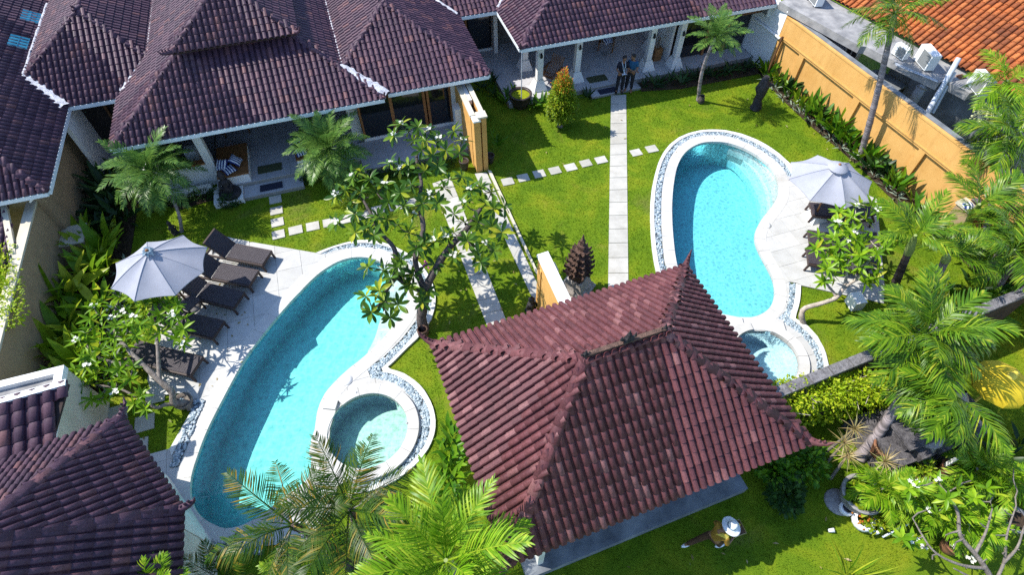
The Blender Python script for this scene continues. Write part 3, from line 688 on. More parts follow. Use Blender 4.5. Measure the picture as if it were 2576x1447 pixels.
# --- garden paths
def slab_path(name, left, right, n, z=.02, mat='path_stone', label=None):
    o = thing_struct(name); o['label'] = label
    for k in range(n):
        a, b = k / n + .0009, (k + 1) / n - .0009
        q = [left[0].lerp(left[1], a), right[0].lerp(right[1], a), right[0].lerp(right[1], b), left[0].lerp(left[1], b)]
        mb = MB(); mb.poly([p + UP * (z + random.uniform(-.002, .002)) for p in q], thick=.05); mb.build('path_slab', M[mat], o)
    return o
slab_path('garden_path', (G('d', (1537, 240)), G('d', (1529, 770))), (G('d', (1575, 238)), G('d', (1581, 770))), 17, label='straight pale slab path from the veranda step down the right lawn')
slab_path('garden_path', (G('d', (1088, 462)), G('d', (1240, 858))), (G('d', (1133, 446)), G('d', (1290, 850))), 14, label='straight pale slab path down the middle lawn')
slab_path('garden_path', (G('eC', (437, 1240)), G('b3', (165, 840))), (G('eC', (570, 1225)), G('b3', (186, 700))), 16, .03, label='pale footing strip under the divider wall')
kl = [G('eC', (585, 1215)), G('b3', (186, 640))]; kr = [G('eC', (622, 1225)), G('b3', (200, 640))]
strip('divider_kerb', kl, kr, .10, .14, M['cream'], piece='kerb_stone', step=.8)
def stones(view, cents, sx, sy, lab, grp, rz=FA):
    mb = MB(); mb.box((0, 0, 0), (sx, sy, .06))
    me = mb.mesh(M['path_stone'], 'stepping_stone')
    for i, c in enumerate(cents):
        p = G(view, c, .0); o = put('stepping_stone', me, None, Matrix.Translation((p.x, p.y, .0)) @ Matrix.Rotation(rz + random.uniform(-.03, .03), 4, 'Z') @ Matrix.Diagonal((random.uniform(.97, 1.03), random.uniform(.97, 1.03), 1, 1)))
        tag(o, lab(i), 'stepping stone', grp)
stones('a3', [(-40, 1368), (77, 1340), (197, 1310), (315, 1285), (433, 1260), (547, 1230), (662, 1205)], .42, .37, lambda i: ORD[i] + ' pale square stepping stone from the divider wall towards the straight slab path', 'stepping stones across the right lawn')
stones('a3', [(925, 1150), (1043, 1122)], .42, .37, lambda i: ['pale stepping stone beside the slab path on the right pool side', 'pale stepping stone nearest the far end of the right pool'][i], 'stepping stones across the right lawn')
stones('eD', [(1372, 952), (1384, 1078), (1396, 1210), (1407, 1348)], .42, .38, lambda i: ORD[i] + ' pale stepping stone straight below the left veranda step', 'stepping stones below the left veranda')
stones('b2', [(295, 287), (424, 258), (550, 230), (680, 203), (805, 172), (915, 135), (1045, 108), (1175, 78), (1290, 50)], .44, .38, lambda i: ORD[i] + ' pale stone in the curved row from the veranda stones to the middle path', 'stepping stones curving under the big frangipani')
stones('c1', [(1090, 308), (890, 235), (1035, 490), (1170, 100)], .50, .46, lambda i: ['pale square slab in the small lawn patch beside the gazebo roof', 'large pale slab against the cream box wall', 'pale slab half under the gazebo roof edge', 'pale slab under the left frangipani leaves'][i], 'slabs in the small lawn patch')

# --- short grass blades over the lawn the photo shows
NB = 300000
EE = RNG.uniform(-1.6, 25.5, NB); NN = RNG.uniform(-17.5, 2.6, NB)
XY = np.stack([FO.x + EV.x * EE + NV.x * NN, FO.y + EV.y * EE + NV.y * NN], 1)
bad = np.zeros(NB, bool)
for pl in (W(L_deck, 0), W(R_deck, 0), W(L_in, 0) + W(L_out, 0)[::-1], W(R_in, 0) + W(R_out, 0)[::-1], W(R2_in, 0) + W(R2_out, 0)[::-1], ck): bad |= inside(pl, XY)
for o in COL.objects:
    if o.name.startswith('path_slab'): bad |= inside([v.co for v in o.data.vertices][:4], XY)
    if o.name.startswith('stepping_stone'):
        q = [o.matrix_basis @ Vector((sx * .21, sy * .19, 0)) for sx, sy in ((-1, -1), (1, -1), (1, 1), (-1, 1))]; bad |= inside(q, XY)
bad |= inside([F(e, n) for e, n in ((-2, .9), (11.7, .9), (11.7, 4), (-2, 4))], XY) | inside([F(e, n) for e, n in ((14, 1.7), (26, 1.1), (26, 4), (14, 4))], XY)
bad |= inside([F(e, n) for e, n in ((2.9, -.55), (5.2, -.55), (5.2, 1), (2.9, 1))], XY) | inside([F(e, n) for e, n in ((7.6, -13.6), (14.4, -14.9), (14.8, -9.5), (7.9, -9.5))], XY)
XY = XY[~bad]; nb = len(XY)
h = RNG.uniform(.022, .055, nb); a = RNG.uniform(0, 6.283, nb); l = RNG.uniform(0, .03, nb); b = RNG.uniform(0, 6.283, nb); w = RNG.uniform(.006, .013, nb)
V = np.zeros((nb, 3, 3), np.float32)
V[:, 0, 0] = XY[:, 0] - np.cos(a) * w; V[:, 0, 1] = XY[:, 1] - np.sin(a) * w; V[:, 1, 0] = XY[:, 0] + np.cos(a) * w; V[:, 1, 1] = XY[:, 1] + np.sin(a) * w
V[:, 2, 0] = XY[:, 0] + np.cos(b) * l; V[:, 2, 1] = XY[:, 1] + np.sin(b) * l; V[:, 2, 2] = h
put('grass_blades', fastmesh('grass_blades', V.reshape(-1, 3), np.arange(nb * 3).reshape(-1, 3), M['blade']), None, None, 'stuff')
# ================================================================== BUILDINGS
def tile_mesh(pw, ph, mat):
    prof = [(0, .004), (.10, .0), (.22, .0), (.27, .006), (.305, .050), (.38, .070), (.62, .080), (.86, .072), (.955, .048), (1.0, .004)]
    ov = .05; vs = []; fs = []; m = len(prof)
    for y, dz in ((-.012, .028), (ph + ov, .004)):
        vs += [(x * pw - pw / 2, y - ph / 2, z + dz) for x, z in prof]
    vs += [(x * pw - pw / 2, -.012 - ph / 2, z + .002) for x, z in prof]
    fs += [(i, i + 1, m + i + 1, m + i) for i in range(m - 1)] + [(2 * m + i, 2 * m + i + 1, i + 1, i) for i in range(m - 1)]
    me = bpy.data.meshes.new('roof_tile'); me.from_pydata(vs, [], fs); me.materials.append(mat)
    me.polygons.foreach_set('use_smooth', [True] * (m - 1) + [False] * (m - 1)); me.update(); return me
def cap_mesh(L, r, mat, flat=.62):
    vs = []; fs = []; S = 6
    for y, k in ((-.02, 1.12), (L + .05, .9)):
        vs += [(r * k * math.cos(math.pi * i / S), y, r * k * flat * math.sin(math.pi * i / S)) for i in range(S + 1)]
    vs += [(r * .98 * math.cos(math.pi * i / S), -.02, r * .98 * flat * math.sin(math.pi * i / S) - .01) for i in range(S + 1)]
    m = S + 1
    fs += [(i + 1, i, m + i, m + i + 1) for i in range(S)] + [(2 * m + i + 1, 2 * m + i, i, i + 1) for i in range(S)]
    me = bpy.data.meshes.new('ridge_cap'); me.from_pydata(vs, [], fs); me.materials.append(mat)
    me.polygons.foreach_set('use_smooth', [True] * S + [False] * S); me.update(); return me
def basis(x, y, z, o): return Matrix(((x.x, y.x, z.x, o.x), (x.y, y.y, z.y, o.y), (x.z, y.z, z.z, o.z), (0, 0, 0, 1)))
class Roof:
    """tiled roof of one house: underlay slab, tiles (the largest 300 single, the rest one field), caps"""
    def __init__(s, house, mat, pw, ph, capr=.10, single=300, frame=150):
        s.h = house; s.mat = M[mat]; s.pw, s.ph = pw, ph; s.tm = tile_mesh(pw, ph, s.mat); s.cm = {}; s.capr = capr; s.tiles = []; s.caps = []; s.single = single; s.mb = MB(); s.frame = frame; s.cover = []
    def plane(s, pts, eave=(0, 1), tiles=True, skip=None):
        """pts: planar outline, seen from above counter-clockwise; pts[eave] is the low edge"""
        pts = [Vector(p) for p in pts]; a, b = pts[eave[0]], pts[eave[1]]
        u = (b - a).normalized(); nr = Vector()
        for i in range(1, len(pts) - 1): nr += (pts[i] - pts[0]).cross(pts[i + 1] - pts[0])
        nr.normalize()
        if nr.z < 0: nr = -nr
        v = nr.cross(u)
        if v.z < 0: u = -u; a, b = b, a; v = nr.cross(u)
        q = [((p - a).dot(u), (p - a).dot(v)) for p in pts]
        tri = tessellate_polygon([[Vector((x, y, 0)) for x, y in q]]); n = len(pts)
        T = [p - nr * .03 for p in pts]; B = [p - nr * .10 for p in pts]
        fs = [tuple(t) if (T[t[1]] - T[t[0]]).cross(T[t[2]] - T[t[0]]).dot(nr) > 0 else tuple(t[::-1]) for t in tri]
        s.mb.add(T + B, fs + [tuple(i + n for i in f[::-1]) for f in fs] + [(i, (i + 1) % n, (i + 1) % n + n, i + n) for i in range(n)])
        if not tiles: return
        u0, u1 = min(x for x, y in q), max(x for x, y in q); v1 = max(y for x, y in q)
        nu, nv = int((u1 - u0) / s.pw) + 1, int(v1 / s.ph) + 1
        C = np.array([(u0 + (i + .5) * s.pw, (j + .5) * s.ph - .03) for j in range(nv) for i in range(nu)])
        m = .03; ok = inside(q, np.clip(C, [-1e9, .01], None)) | inside(q, C + [s.pw * .35, 0]) & inside(q, C - [s.pw * .0, s.ph * .3]) | inside(q, C - [s.pw * .35, 0]) & inside(q, C - [0, s.ph * .3])
        for x, y in C[ok]:
            p = a + u * x + v * y
            X, Y, D = proj(p)
            if not (-s.frame < X < 2576 + s.frame and -s.frame < Y < 1447 + s.frame): continue
            if skip and skip(p): continue
            j1, j2 = random.gauss(0, .008), random.gauss(0, .012)
            uu = (u + v * j1 + nr * j2 * .5).normalized(); vv = (v - u * j1 + nr * random.gauss(0, .010)).normalized(); nn = uu.cross(vv)
            inf = -10 < X < 2586 and -10 < Y < 1457
            s.tiles.append((D - (0 if inf else -100), basis(uu, vv, nn, p + nr * random.gauss(0, .002))))
    def cap(s, a, b, L=.34, r=None, lift=.02):
        a, b = Vector(a), Vector(b); d = b - a; n = max(1, round(d.length / L)); l = d.length / n; d.normalize(); r = r or s.capr
        x = d.cross(UP).normalized(); z = x.cross(d); k = round(l, 2), r
        if k not in s.cm: s.cm[k] = cap_mesh(l, r, s.mat)
        for i in range(n):
            p = a + d * (l * i) + z * lift; X, Y, D = proj(p)
            if not (-s.frame < X < 2576 + s.frame and -s.frame < Y < 1447 + s.frame): continue
            s.caps.append((s.cm[k], basis((x + z * random.gauss(0, .03)).normalized(), d, z, p)))
    def done(s, name='roof'):
        roof = s.mb.build(name, M['roof_under'], s.h); s.roof = roof
        s.tiles.sort(key=lambda t: t[0])
        for D, m in s.tiles[:s.single]: put('roof_tile', s.tm, roof, m)
        rest = [m for D, m in s.tiles[s.single:]]
        if rest:
            V_, F_ = bake(s.tm, rest); put('roof_tile_field', fastmesh('roof_tile_field', V_, F_, s.mat), s.h, None, 'stuff')
        for me, m in s.caps: put('ridge_cap', me, roof, m)
        return roof
    def horn(s, p, d, L=.42, r=.075, h=.22):
        """upturned corner horn at an eave tip"""
        p = Vector(p); d = Vector(d).normalized(); mb = MB()
        mb.tube([p - d * .25 + UP * .03, p + UP * .05, p + d * L * .45 + UP * .09, p + d * L * .8 + UP * (h * .7), p + d * L + UP * h * 1.35], [r * 1.2, r * 1.15, r * .85, r * .5, r * .12], 6)
        for k in range(3): mb.ball(p + d * (L * (.1 + .25 * k)) + UP * (.12 + .05 * k), (.035, .035, .06), 5, 3)
        mb.build('corner_horn', s.mat, s.h)
def hip(roof, P, e0, e1, n0, n1, ze, pitch, sides='FLRB', caps=True, ridge_cap=True, gable=''):
    """hip roof over a rectangle of the grid; P maps (e,n,z) to the world"""
    t = math.tan(R(pitch)); w = min(e1 - e0, n1 - n0) / 2; zr = ze + w * t
    if e1 - e0 <= n1 - n0: r0, r1 = ((e0 + e1) / 2, n0 + w), ((e0 + e1) / 2, n1 - w)
    else: r0, r1 = (e0 + w, (n0 + n1) / 2), (e1 - w, (n0 + n1) / 2)
    if 'R' in gable: r1 = (e1, r1[1])
    A, B, C, D = P(e0, n0, ze), P(e1, n0, ze), P(e1, n1, ze), P(e0, n1, ze); a, b = P(*r0, zr), P(*r1, zr)
    tall = e1 - e0 <= n1 - n0
    F_ = [A, B, a] if tall else [A, B, b, a]; R_ = [B, C, b, a] if tall else [B, C, b]; K_ = [C, D, b] if tall else [C, D, a, b]; L_ = [D, A, a, b] if tall else [D, A, a]
    for k, q in (('F', F_), ('R', R_), ('B', K_), ('L', L_)):
        if k in sides and not (k == 'R' and 'R' in gable): roof.plane(q)
    if caps:
        roof.cap(A, a); roof.cap(B, a if tall else b)
        if ridge_cap: roof.cap(a, b, lift=.03)
    return A, B, C, D, a, b
def fascia(house, a, b, h=.13, w=.10, mat='blueframe', out=.02, drop=.02):
    a, b = Vector(a), Vector(b); d = (b - a).normalized(); o = Vector((d.y, -d.x, 0))
    mb = MB(); mb.bar(a + o * out - UP * (h / 2 - .03 + drop), b + o * out - UP * (h / 2 - .03 + drop), w, h); mb.build('gutter_fascia', M[mat], house)
    # open channel of the gutter
    mb = MB(); mb.bar(a + o * (out + .01) + UP * (.032 - drop), b + o * (out + .01) + UP * (.032 - drop), w * .5, .004); mb.build('gutter_channel', M['white_dirty'], house)
def flashing(house, a, b, w=.10, rag=.05, seg=14):
    """ragged mortar in a valley"""
    a, b = Vector(a), Vector(b); d = (b - a); x = d.cross(UP).normalized(); n = seg; L = []; Rr = []; C = []
    for i in range(n + 1):
        p = a + d * i / n; C.append(p + UP * (.10 + random.uniform(0, .04)))
        L.append(p - x * (w * .5 + random.uniform(0, rag)) + UP * random.uniform(.05, .09)); Rr.append(p + x * (w * .5 + random.uniform(0, rag)) + UP * random.uniform(.05, .09))
    mb = MB(); m = n + 1
    mb.add(L + C + Rr, [(i, i + 1, m + i + 1, m + i) for i in range(n)] + [(m + i, m + i + 1, 2 * m + i + 1, 2 * m + i) for i in range(n)], True)
    low = [p - UP * .12 for p in L + Rr]; mb.add(L + Rr + low, [(i, 2 * m + i, 2 * m + i + 1, i + 1) for i in range(n)] + [(m + i, m + i + 1, 3 * m + i + 1, 3 * m + i) for i in range(n)])
    mb.build('valley_mortar', M['mortar'], house)

# --- left villa: two-tier main roof and the wing on its right
villa = thing('tiled_villa', 'villa with purple-brown two-tier hipped tile roof and open veranda behind the left lawn', 'villa', F(4, 3), 'tiled roof villas')
rf = Roof(villa, 'roof_dark', .186, .25)
A, B, C, D, a, b = hip(rf, F, 0, 8.58, 0, 14, 2.7, 29.5, 'FLR')
for e0, e1, n0 in ((2.42, 6.30, 2.05),):
    up = hip(rf, F, e0, e1, n0, 11, 4.32, 31, 'FLR')
    rf.horn(up[0], -(EV + NV), .40); rf.horn(up[1], EV - NV, .25)
    mb = MB()   # short clerestory wall between the tiers
    mb.fbox(e0 + .35, e1 - .35, n0 + .35, 10.5, 3.6, 4.3); mb.build('clerestory_wall', M['interior'], villa)
w = hip(rf, F, 6.40, 12.36, .24, 13, 2.7, 28, 'FLR')
villa_roof = rf.done()
rf.horn(B, EV - NV, .10, .06, .12); rf.horn(w[1], EV - NV, .10, .06, .12)
fascia(villa, A, B); fascia(villa, F(8.75, .24, 2.7), w[1]); fascia(villa, w[1], F(12.36, 4.5, 2.7)); fascia(villa, F(0, 2.8, 2.7), A)
flashing(villa, F(7.5, 1.2, 3.30), F(7.5, 8, 3.30), .06, .03, 40); flashing(villa, F(7.45, 1.25, 3.35), F(8.75, .1, 2.74), .20, .10)
# --- connecting hip between the far left house and the villa
conn = thing('tiled_link_building', 'small hipped tile roof linking the far left house and the two-tier villa', 'villa', F(-.7, 5), 'tiled roof villas')
rf = Roof(conn, 'roof_dark', .186, .25, single=200)
k = hip(rf, F, -3.85, 2.30, 2.81, 14, 2.7, 28, 'FLR'); rf.done()
rf.horn(k[4], -NV + EV * -.4, .2, .07, .12)
fascia(conn, F(-1.55, 2.81, 2.7), F(.02, 2.81, 2.7)); flashing(conn, F(-1.62, 2.70, 2.74), F(-2.72, 3.95, 3.32), .22, .12); flashing(conn, F(1.15, 4.0, 3.30), F(.10, 2.95, 2.76), .22, .16); flashing(conn, F(1.15, 4.0, 3.32), F(1.15, 9, 3.32), .07, .03, 30); flashing(conn, F(-2.72, 3.95, 3.34), F(-2.72, 9, 3.34), .07, .03, 30)
mb = MB(); mb.fbox(-1.75, .5, 3.7, 3.9, 0, 2.6); mb.build('back_wall', M['dark_int'], conn)
for e in (-.95, -.1): mb = MB(); mb.fbox(e, e + .09, 3.60, 3.69, .2, 2.5); mb.build('door_post', M['wood_dark'], conn)
mb = MB(); mb.fbox(-1.8, .6, 2.0, 3.9, 0, .2); mb.build('floor_slab', M['floor_stone'], conn)
mb = MB(); mb.fbox(-1.85, -1.70, 2.2, 3.9, 0, 2.55); mb.build('side_wall', M['white'], conn)
# --- far left house
lh = thing('tiled_house', 'large house under a purple-brown tile roof with two blue skylight patches at far left', 'house', F(-5, 1), 'tiled roof villas')
rf = Roof(lh, 'roof_dark', .186, .25)
k = hip(rf, F, -12.5, -1.62, -1.49, 14, 2.7, 30, 'FR'); rf.done(); rf.horn(k[1], EV - NV, .12)
fascia(lh, k[1], F(-1.62, 2.9, 2.7)); fascia(lh, F(-5.5, -1.49, 2.7), k[1])
mb = MB(); mb.fbox(-9, -2.25, -.95, 12, 0, 2.62); mb.build('wall', M['tan'], lh)
mb = MB(); mb.bar(F(-2.05, -1.25, 2.5), F(-2.3, -1.15, 2.3), .30, .05); mb.bar(F(-1.9, -1.3, 2.45), F(-1.9, -1.0, 2.45), .04, .12); mb.build('eave_bracket', M['white'], lh)
def on_plane(v, p, e_eave, ze, t):   # ray against the right-hand roof plane
    d = ray(px(v, p)); nrm = EV * t + UP; q = F(e_eave, 0, ze); o = Vector((0, 0, CAM_H)); return o + d * ((q - o).dot(nrm) / d.dot(nrm))
for i, c in enumerate(((230, 140), (140, 330))):
    p = on_plane('a1', c, -1.62, 2.7, math.tan(R(30))); u = NV.copy(); v = (-EV + UP * math.tan(R(30))).normalized(); nr = u.cross(v); nr = nr if nr.z > 0 else -nr
    for r_ in range(2):
        mb = MB(); seg = 36; vs = []
        for y in (-.27, .27):
            for j in range(seg + 1):
                x = -.37 + .74 * j / seg; vs.append(p + u * x + v * (y * .5 + (r_ - .5) * .26) + nr * (.07 + .022 * math.cos(j / seg * 2 * math.pi * 4) + (.012 if y < 0 else 0)))
        mb.add(vs, [(j, j + 1, seg + 2 + j, seg + 1 + j) for j in range(seg)], True)
        mb.build('skylight_sheet', M['skylight'], lh)
# --- right villa behind the right lawn
v2 = thing('tiled_villa', 'long villa with white columns and shaded veranda behind the right lawn', 'villa', F(19, 4), 'tiled roof villas')
rf = Roof(v2, 'roof_dark', .186, .25)
t29 = math.tan(R(29)); z5 = 2.7 + 5 * t29
k0, k1, k2, k3 = F(14.0, 1.48, 2.7), F(25.05, 1.48, 2.7), F(19, 6.48, z5), F(25.05, 6.48, z5)
rf.plane([k0, k1, k3, k2]); rf.plane([F(14.0, 11.48, 2.7), k0, k2]); rf.cap(k0, k2); rf.cap(k2, k3)
tz = math.tan(R(28)); rf.plane([F(10.2, 4.47, 2.7), F(16, 4.47, 2.7), F(16, 9, 2.7 + 4.53 * tz), F(10.2, 9, 2.7 + 4.53 * tz)], skip=lambda p: Fi(p)[0] - 14.0 > (Fi(p)[1] - 4.4) or 12.36 - Fi(p)[0] > (Fi(p)[1] - 4.4))
rf.done(); rf.horn(k0, -EV - NV, .10)
fascia(v2, k0, k1); fascia(v2, F(14, 4.5, 2.7), k0); fascia(v2, F(12.3, 4.47, 2.7), F(13.95, 4.47, 2.7))
flashing(v2, F(14.0, 4.5, 2.75), F(15.5, 6.0, 3.55), .08, .04); flashing(v2, F(12.36, 4.5, 2.75), F(10.9, 6, 3.5), .08, .04)

# --- left villa: veranda, walls, glass
def fpart(house, name, mat, *boxes):
    mb = MB()
    for b in boxes: mb.fbox(*b)
    return mb.build(name, M[mat], house)
def slabs(house, e0, e1, n0, n1, z0, z1, se, sn, mat='floor_stone'):
    base = fpart(house, 'veranda_floor', 'grout', (e0, e1, n0, n1, z0, z1 - .012))
    ne, nn = max(1, round((e1 - e0) / se)), max(1, round((n1 - n0) / sn)); de, dn = (e1 - e0) / ne, (n1 - n0) / nn
    mb = MB(); mb.box((0, 0, 0), (de - .006, dn - .006, .014)); me = mb.mesh(M[mat], 'floor_tile')
    for i in range(ne):
        for j in range(nn): put('floor_tile', me, base, Matrix.Translation(F(e0 + (i + .5) * de, n0 + (j + .5) * dn, z1 - .007 + random.uniform(0, .001))) @ Matrix.Rotation(FA, 4, 'Z'))
slabs(villa, 2.2, 7.3, .09, 5.4, 0, .30, .9, .9); slabs(villa, 7.3, 11.25, -.55, 1.06, 0, .30, .9, .8)
slabs(villa, 3.05, 5.12, -.52, .085, 0, .15, .7, .6)
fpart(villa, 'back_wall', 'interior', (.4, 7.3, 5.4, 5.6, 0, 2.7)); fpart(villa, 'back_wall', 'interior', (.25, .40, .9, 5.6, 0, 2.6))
fpart(villa, 'front_wall', 'white', (.40, 2.08, .72, .86, 0, .98), (.40, .62, .72, .86, .98, 2.55))
fpart(villa, 'column', 'white', (2.08, 2.34, .70, .96, 0, 2.62))
fpart(villa, 'window_sill', 'teak', (.62, 2.08, .66, .92, .98, 1.03))
fpart(villa, 'bathtub', 'white', (1.35, 1.75, 1.5, 1.9, .4, 1.0)); fpart(villa, 'inner_floor', 'floor_stone', (.4, 2.2, .86, 5.4, 0, .2))
fpart(villa, 'side_wall', 'white', (.25, .40, .3, .9, 0, 1.4))
fpart(villa, 'column', 'white', (7.22, 7.60, 1.35, 1.72, 0, 2.62))
fpart(villa, 'beam', 'teak', (.3, 8.5, .30, .42, 2.42, 2.58)); fpart(villa, 'beam', 'teak', (8.5, 12.1, .62, .74, 2.42, 2.58))
fpart(villa, 'glazing_sill', 'white', (7.6, 11.15, 1.06, 1.18, .30, .42)); fpart(villa, 'wing_post', 'white', (11.10, 11.30, 1.0, 1.25, .3, 2.62))
fpart(villa, 'glazing_frame', 'teak', (7.62, 11.1, 1.08, 1.15, 2.34, 2.44), (8.78, 8.90, 1.06, 1.16, .42, 2.36), (10.02, 10.12, 1.06, 1.16, .42, 2.36), (10.17, 10.26, 1.06, 1.16, .42, 2.36), (7.62, 7.70, 1.06, 1.16, .42, 2.36), (11.02, 11.1, 1.06, 1.16, .42, 2.36))
for x0, x1 in ((7.70, 8.78), (8.90, 10.02), (10.26, 11.02)): fpart(villa, 'glass_pane', 'glass', (x0, x1, 1.10, 1.12, .42, 2.34))
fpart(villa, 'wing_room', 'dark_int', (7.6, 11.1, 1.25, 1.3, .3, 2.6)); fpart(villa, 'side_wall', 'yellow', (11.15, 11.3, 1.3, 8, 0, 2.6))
fpart(villa, 'step_pedestal', 'white', (2.05, 3.04, -.60, .3, 0, .22)); fpart(villa, 'planter_wall', 'white', (.45, 2.0, .30, .40, 0, .35))
def daybed(e0, e1, n0, n1, label):
    t = thing('daybed', label, 'daybed', F((e0 + e1) / 2, (n0 + n1) / 2, .3), 'wooden daybeds on the left veranda')
    fpart(t, 'base', 'white', (e0, e1, n0, n1, .30, .62)); k = 4
    for j in range(k):
        w_ = (n1 - n0) / k; fpart(t, 'top_plank', 'teak', (e0 - .02, e1 + .02, n0 + j * w_ + .004, n0 + (j + 1) * w_ - .004, .622, .67))
daybed(2.36, 3.38, .15, 1.9, 'wooden topped daybed with white base beside the slim veranda column'); daybed(5.08, 6.2, .30, 1.9, 'wooden topped daybed half hidden behind the veranda palm')
def cushion(p, rz, tilt, label, grp, s=.42):
    mb = MB(); n = 8; vs = []; 
    for sd in (1, -1):
        for i in range(n + 1):
            for j in range(n + 1):
                x, y = i / n * 2 - 1, j / n * 2 - 1; b = (1 - x ** 4) * (1 - y ** 4); k = 1 - .08 * (1 - abs(x * y)) * 0
                pin = 1 - .10 * ((1 - abs(x)) * abs(y) ** 3 + (1 - abs(y)) * abs(x) ** 3); vs.append(Vector((x * s / 2 * pin, y * s / 2 * pin, sd * .075 * b ** .6)))
    m = (n + 1) ** 2; f = [(i * (n + 1) + j, (i + 1) * (n + 1) + j, (i + 1) * (n + 1) + j + 1, i * (n + 1) + j + 1) for i in range(n) for j in range(n)]
    MM = Matrix.Translation(p) @ Matrix.Rotation(rz, 4, 'Z') @ Matrix.Rotation(tilt, 4, 'X')
    mb.add(vs[:m], f, True); mb.add(vs[m:], [q[::-1] for q in f], True); tag(put('cushion', mb.mesh(M['striped'], 'cushion'), None, MM), label, 'cushion', grp)
for i, (e, n, z, rz, tl, lb) in enumerate(((2.78, .42, .75, .5, .1, 'blue striped cushion lying flat at the front of the left daybed'), (2.58, .62, .86, -.3, .5, 'blue striped cushion leaning on the column side of the left daybed'), (3.05, .72, .86, 1.2, .6, 'blue striped cushion tilted at the back of the left daybed'),
                                          (5.30, .62, .75, .2, .1, 'blue striped cushion lying on the daybed behind the veranda palm'), (5.34, .95, .88, 1.0, .6, 'blue striped cushion leaning behind another beside the veranda palm'))):
    cushion(F(e, n, z), FA + rz, tl, lb, 'striped cushions on the verandas')
def mat_(e, n, z, w, d, m, label):
    mb = MB(); mb.box((0, 0, 0), (w, d, .018)); tag(put('doormat', mb.mesh(M[m], 'doormat'), None, Matrix.Translation(F(e, n, z + .012)) @ Matrix.Rotation(FA, 4, 'Z')), label, 'doormat', 'doormats on the veranda steps')
mat_(4.0, -.22, .152, .78, .34, 'mat_blue', 'navy doormat on the lower step of the left veranda'); mat_(4.05, .62, .302, .85, .42, 'mat_green', 'olive doormat on the floor of the left veranda')
# --- right villa: floor, columns, glass
slabs(v2, 13.6, 25.05, 1.75, 6.2, 0, .20, 1.0, 1.0); slabs(v2, 17.1, 19.35, 1.28, 1.745, 0, .10, .75, .5); slabs(v2, 11.9, 14.1, 4.3, 5.9, 0, .20, 1, .8)
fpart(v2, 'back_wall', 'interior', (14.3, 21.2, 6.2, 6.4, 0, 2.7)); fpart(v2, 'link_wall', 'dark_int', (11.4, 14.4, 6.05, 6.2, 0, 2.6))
for x0, x1 in ((11.6, 12.9), (13.1, 14.1)): fpart(v2, 'glass_pane', 'glass', (x0, x1, 5.96, 5.98, .3, 2.4))
fpart(v2, 'glazing_frame', 'teak', (12.95, 13.05, 5.94, 6.0, .25, 2.4), (11.4, 14.2, 5.94, 6.0, 2.36, 2.44)); fpart(v2, 'glazing_sill', 'white', (11.4, 14.15, 5.9, 6.0, .2, .30)); fpart(v2, 'link_post', 'white', (14.15, 14.32, 5.6, 6.1, .2, 2.6))
def column(e, n, label=None, s=.24):
    o = thing_part = MB()
    prof = [(.46, .20), (.46, .24), (.43, .30), (.34, .46), (.26, .60), (.26, .64)]
    for (a0, z0), (a1, z1) in zip(prof, prof[1:]):
        vs = [F(e + sx * a_ / 1.0 * .62, n + sy * a_ * .62, z) for a_, z in ((a0, z0), (a1, z1)) for sx, sy in ((-1, -1), (1, -1), (1, 1), (-1, 1))]
        o.add(vs, [(0, 1, 5, 4), (1, 2, 6, 5), (2, 3, 7, 6), (3, 0, 4, 7)])
    o.fbox(e - s / 2, e + s / 2, n - s / 2, n + s / 2, .60, 2.62); c = o.build('column', M['white'], v2)
    mb = MB(); p = F(e, n - s / 2 - .04, 1.75); mb.box(p, (.06, .05, .20), FA); mb.ball(p + UP * .0 - NV * .04, (.05, .05, .09), 8, 5); mb.tube([p + UP * .1, p + UP * .16 - NV * .05], .012, 5); mb.build('wall_lantern', M['lantern'], c)
for e, n in ((15.14, 2.45), (16.85, 2.55), (20.1, 2.4), (21.35, 2.2), (15.05, 4.05), (20.9, 3.7)): column(e, n)
fpart(v2, 'beam', 'teak', (14.3, 25.0, 2.0, 2.12, 2.44, 2.58))
fpart(v2, 'room_wall', 'dark_int', (21.3, 25.05, 2.75, 2.85, .2, 2.65)); fpart(v2, 'room_side', 'white', (21.2, 21.3, 2.6, 6.2, .2, 2.65))
for x0, x1 in ((21.75, 22.9), (23.0, 23.9), (24.0, 24.95)): fpart(v2, 'glass_pane', 'glass', (x0, x1, 2.60, 2.62, .26, 2.36))
fpart(v2, 'glazing_frame', 'teak', (22.88, 23.0, 2.56, 2.66, .2, 2.4), (23.9, 24.0, 2.56, 2.66, .2, 2.4), (21.65, 21.75, 2.56, 2.66, .2, 2.4), (21.6, 25.0, 2.56, 2.66, 2.36, 2.46)); fpart(v2, 'roller_blind', 'wood_dark', (23.9, 25.0, 2.1, 2.16, 2.05, 2.46))
mat_(17.9, 1.5, .102, .8, .34, 'mat_blue', 'navy doormat on the step where the two people stand'); mat_(17.75, 2.3, .202, .85, .42, 'mat_green', 'olive doormat on the floor of the right veranda')
for i, (e, n, z, rz, tl, lb) in enumerate(((19.05, 4.3, .72, .3, .5, 'blue striped cushion on the far chair of the right veranda'),)): cushion(F(e, n, z), FA + rz, tl, lb, 'striped cushions on the verandas', .5)
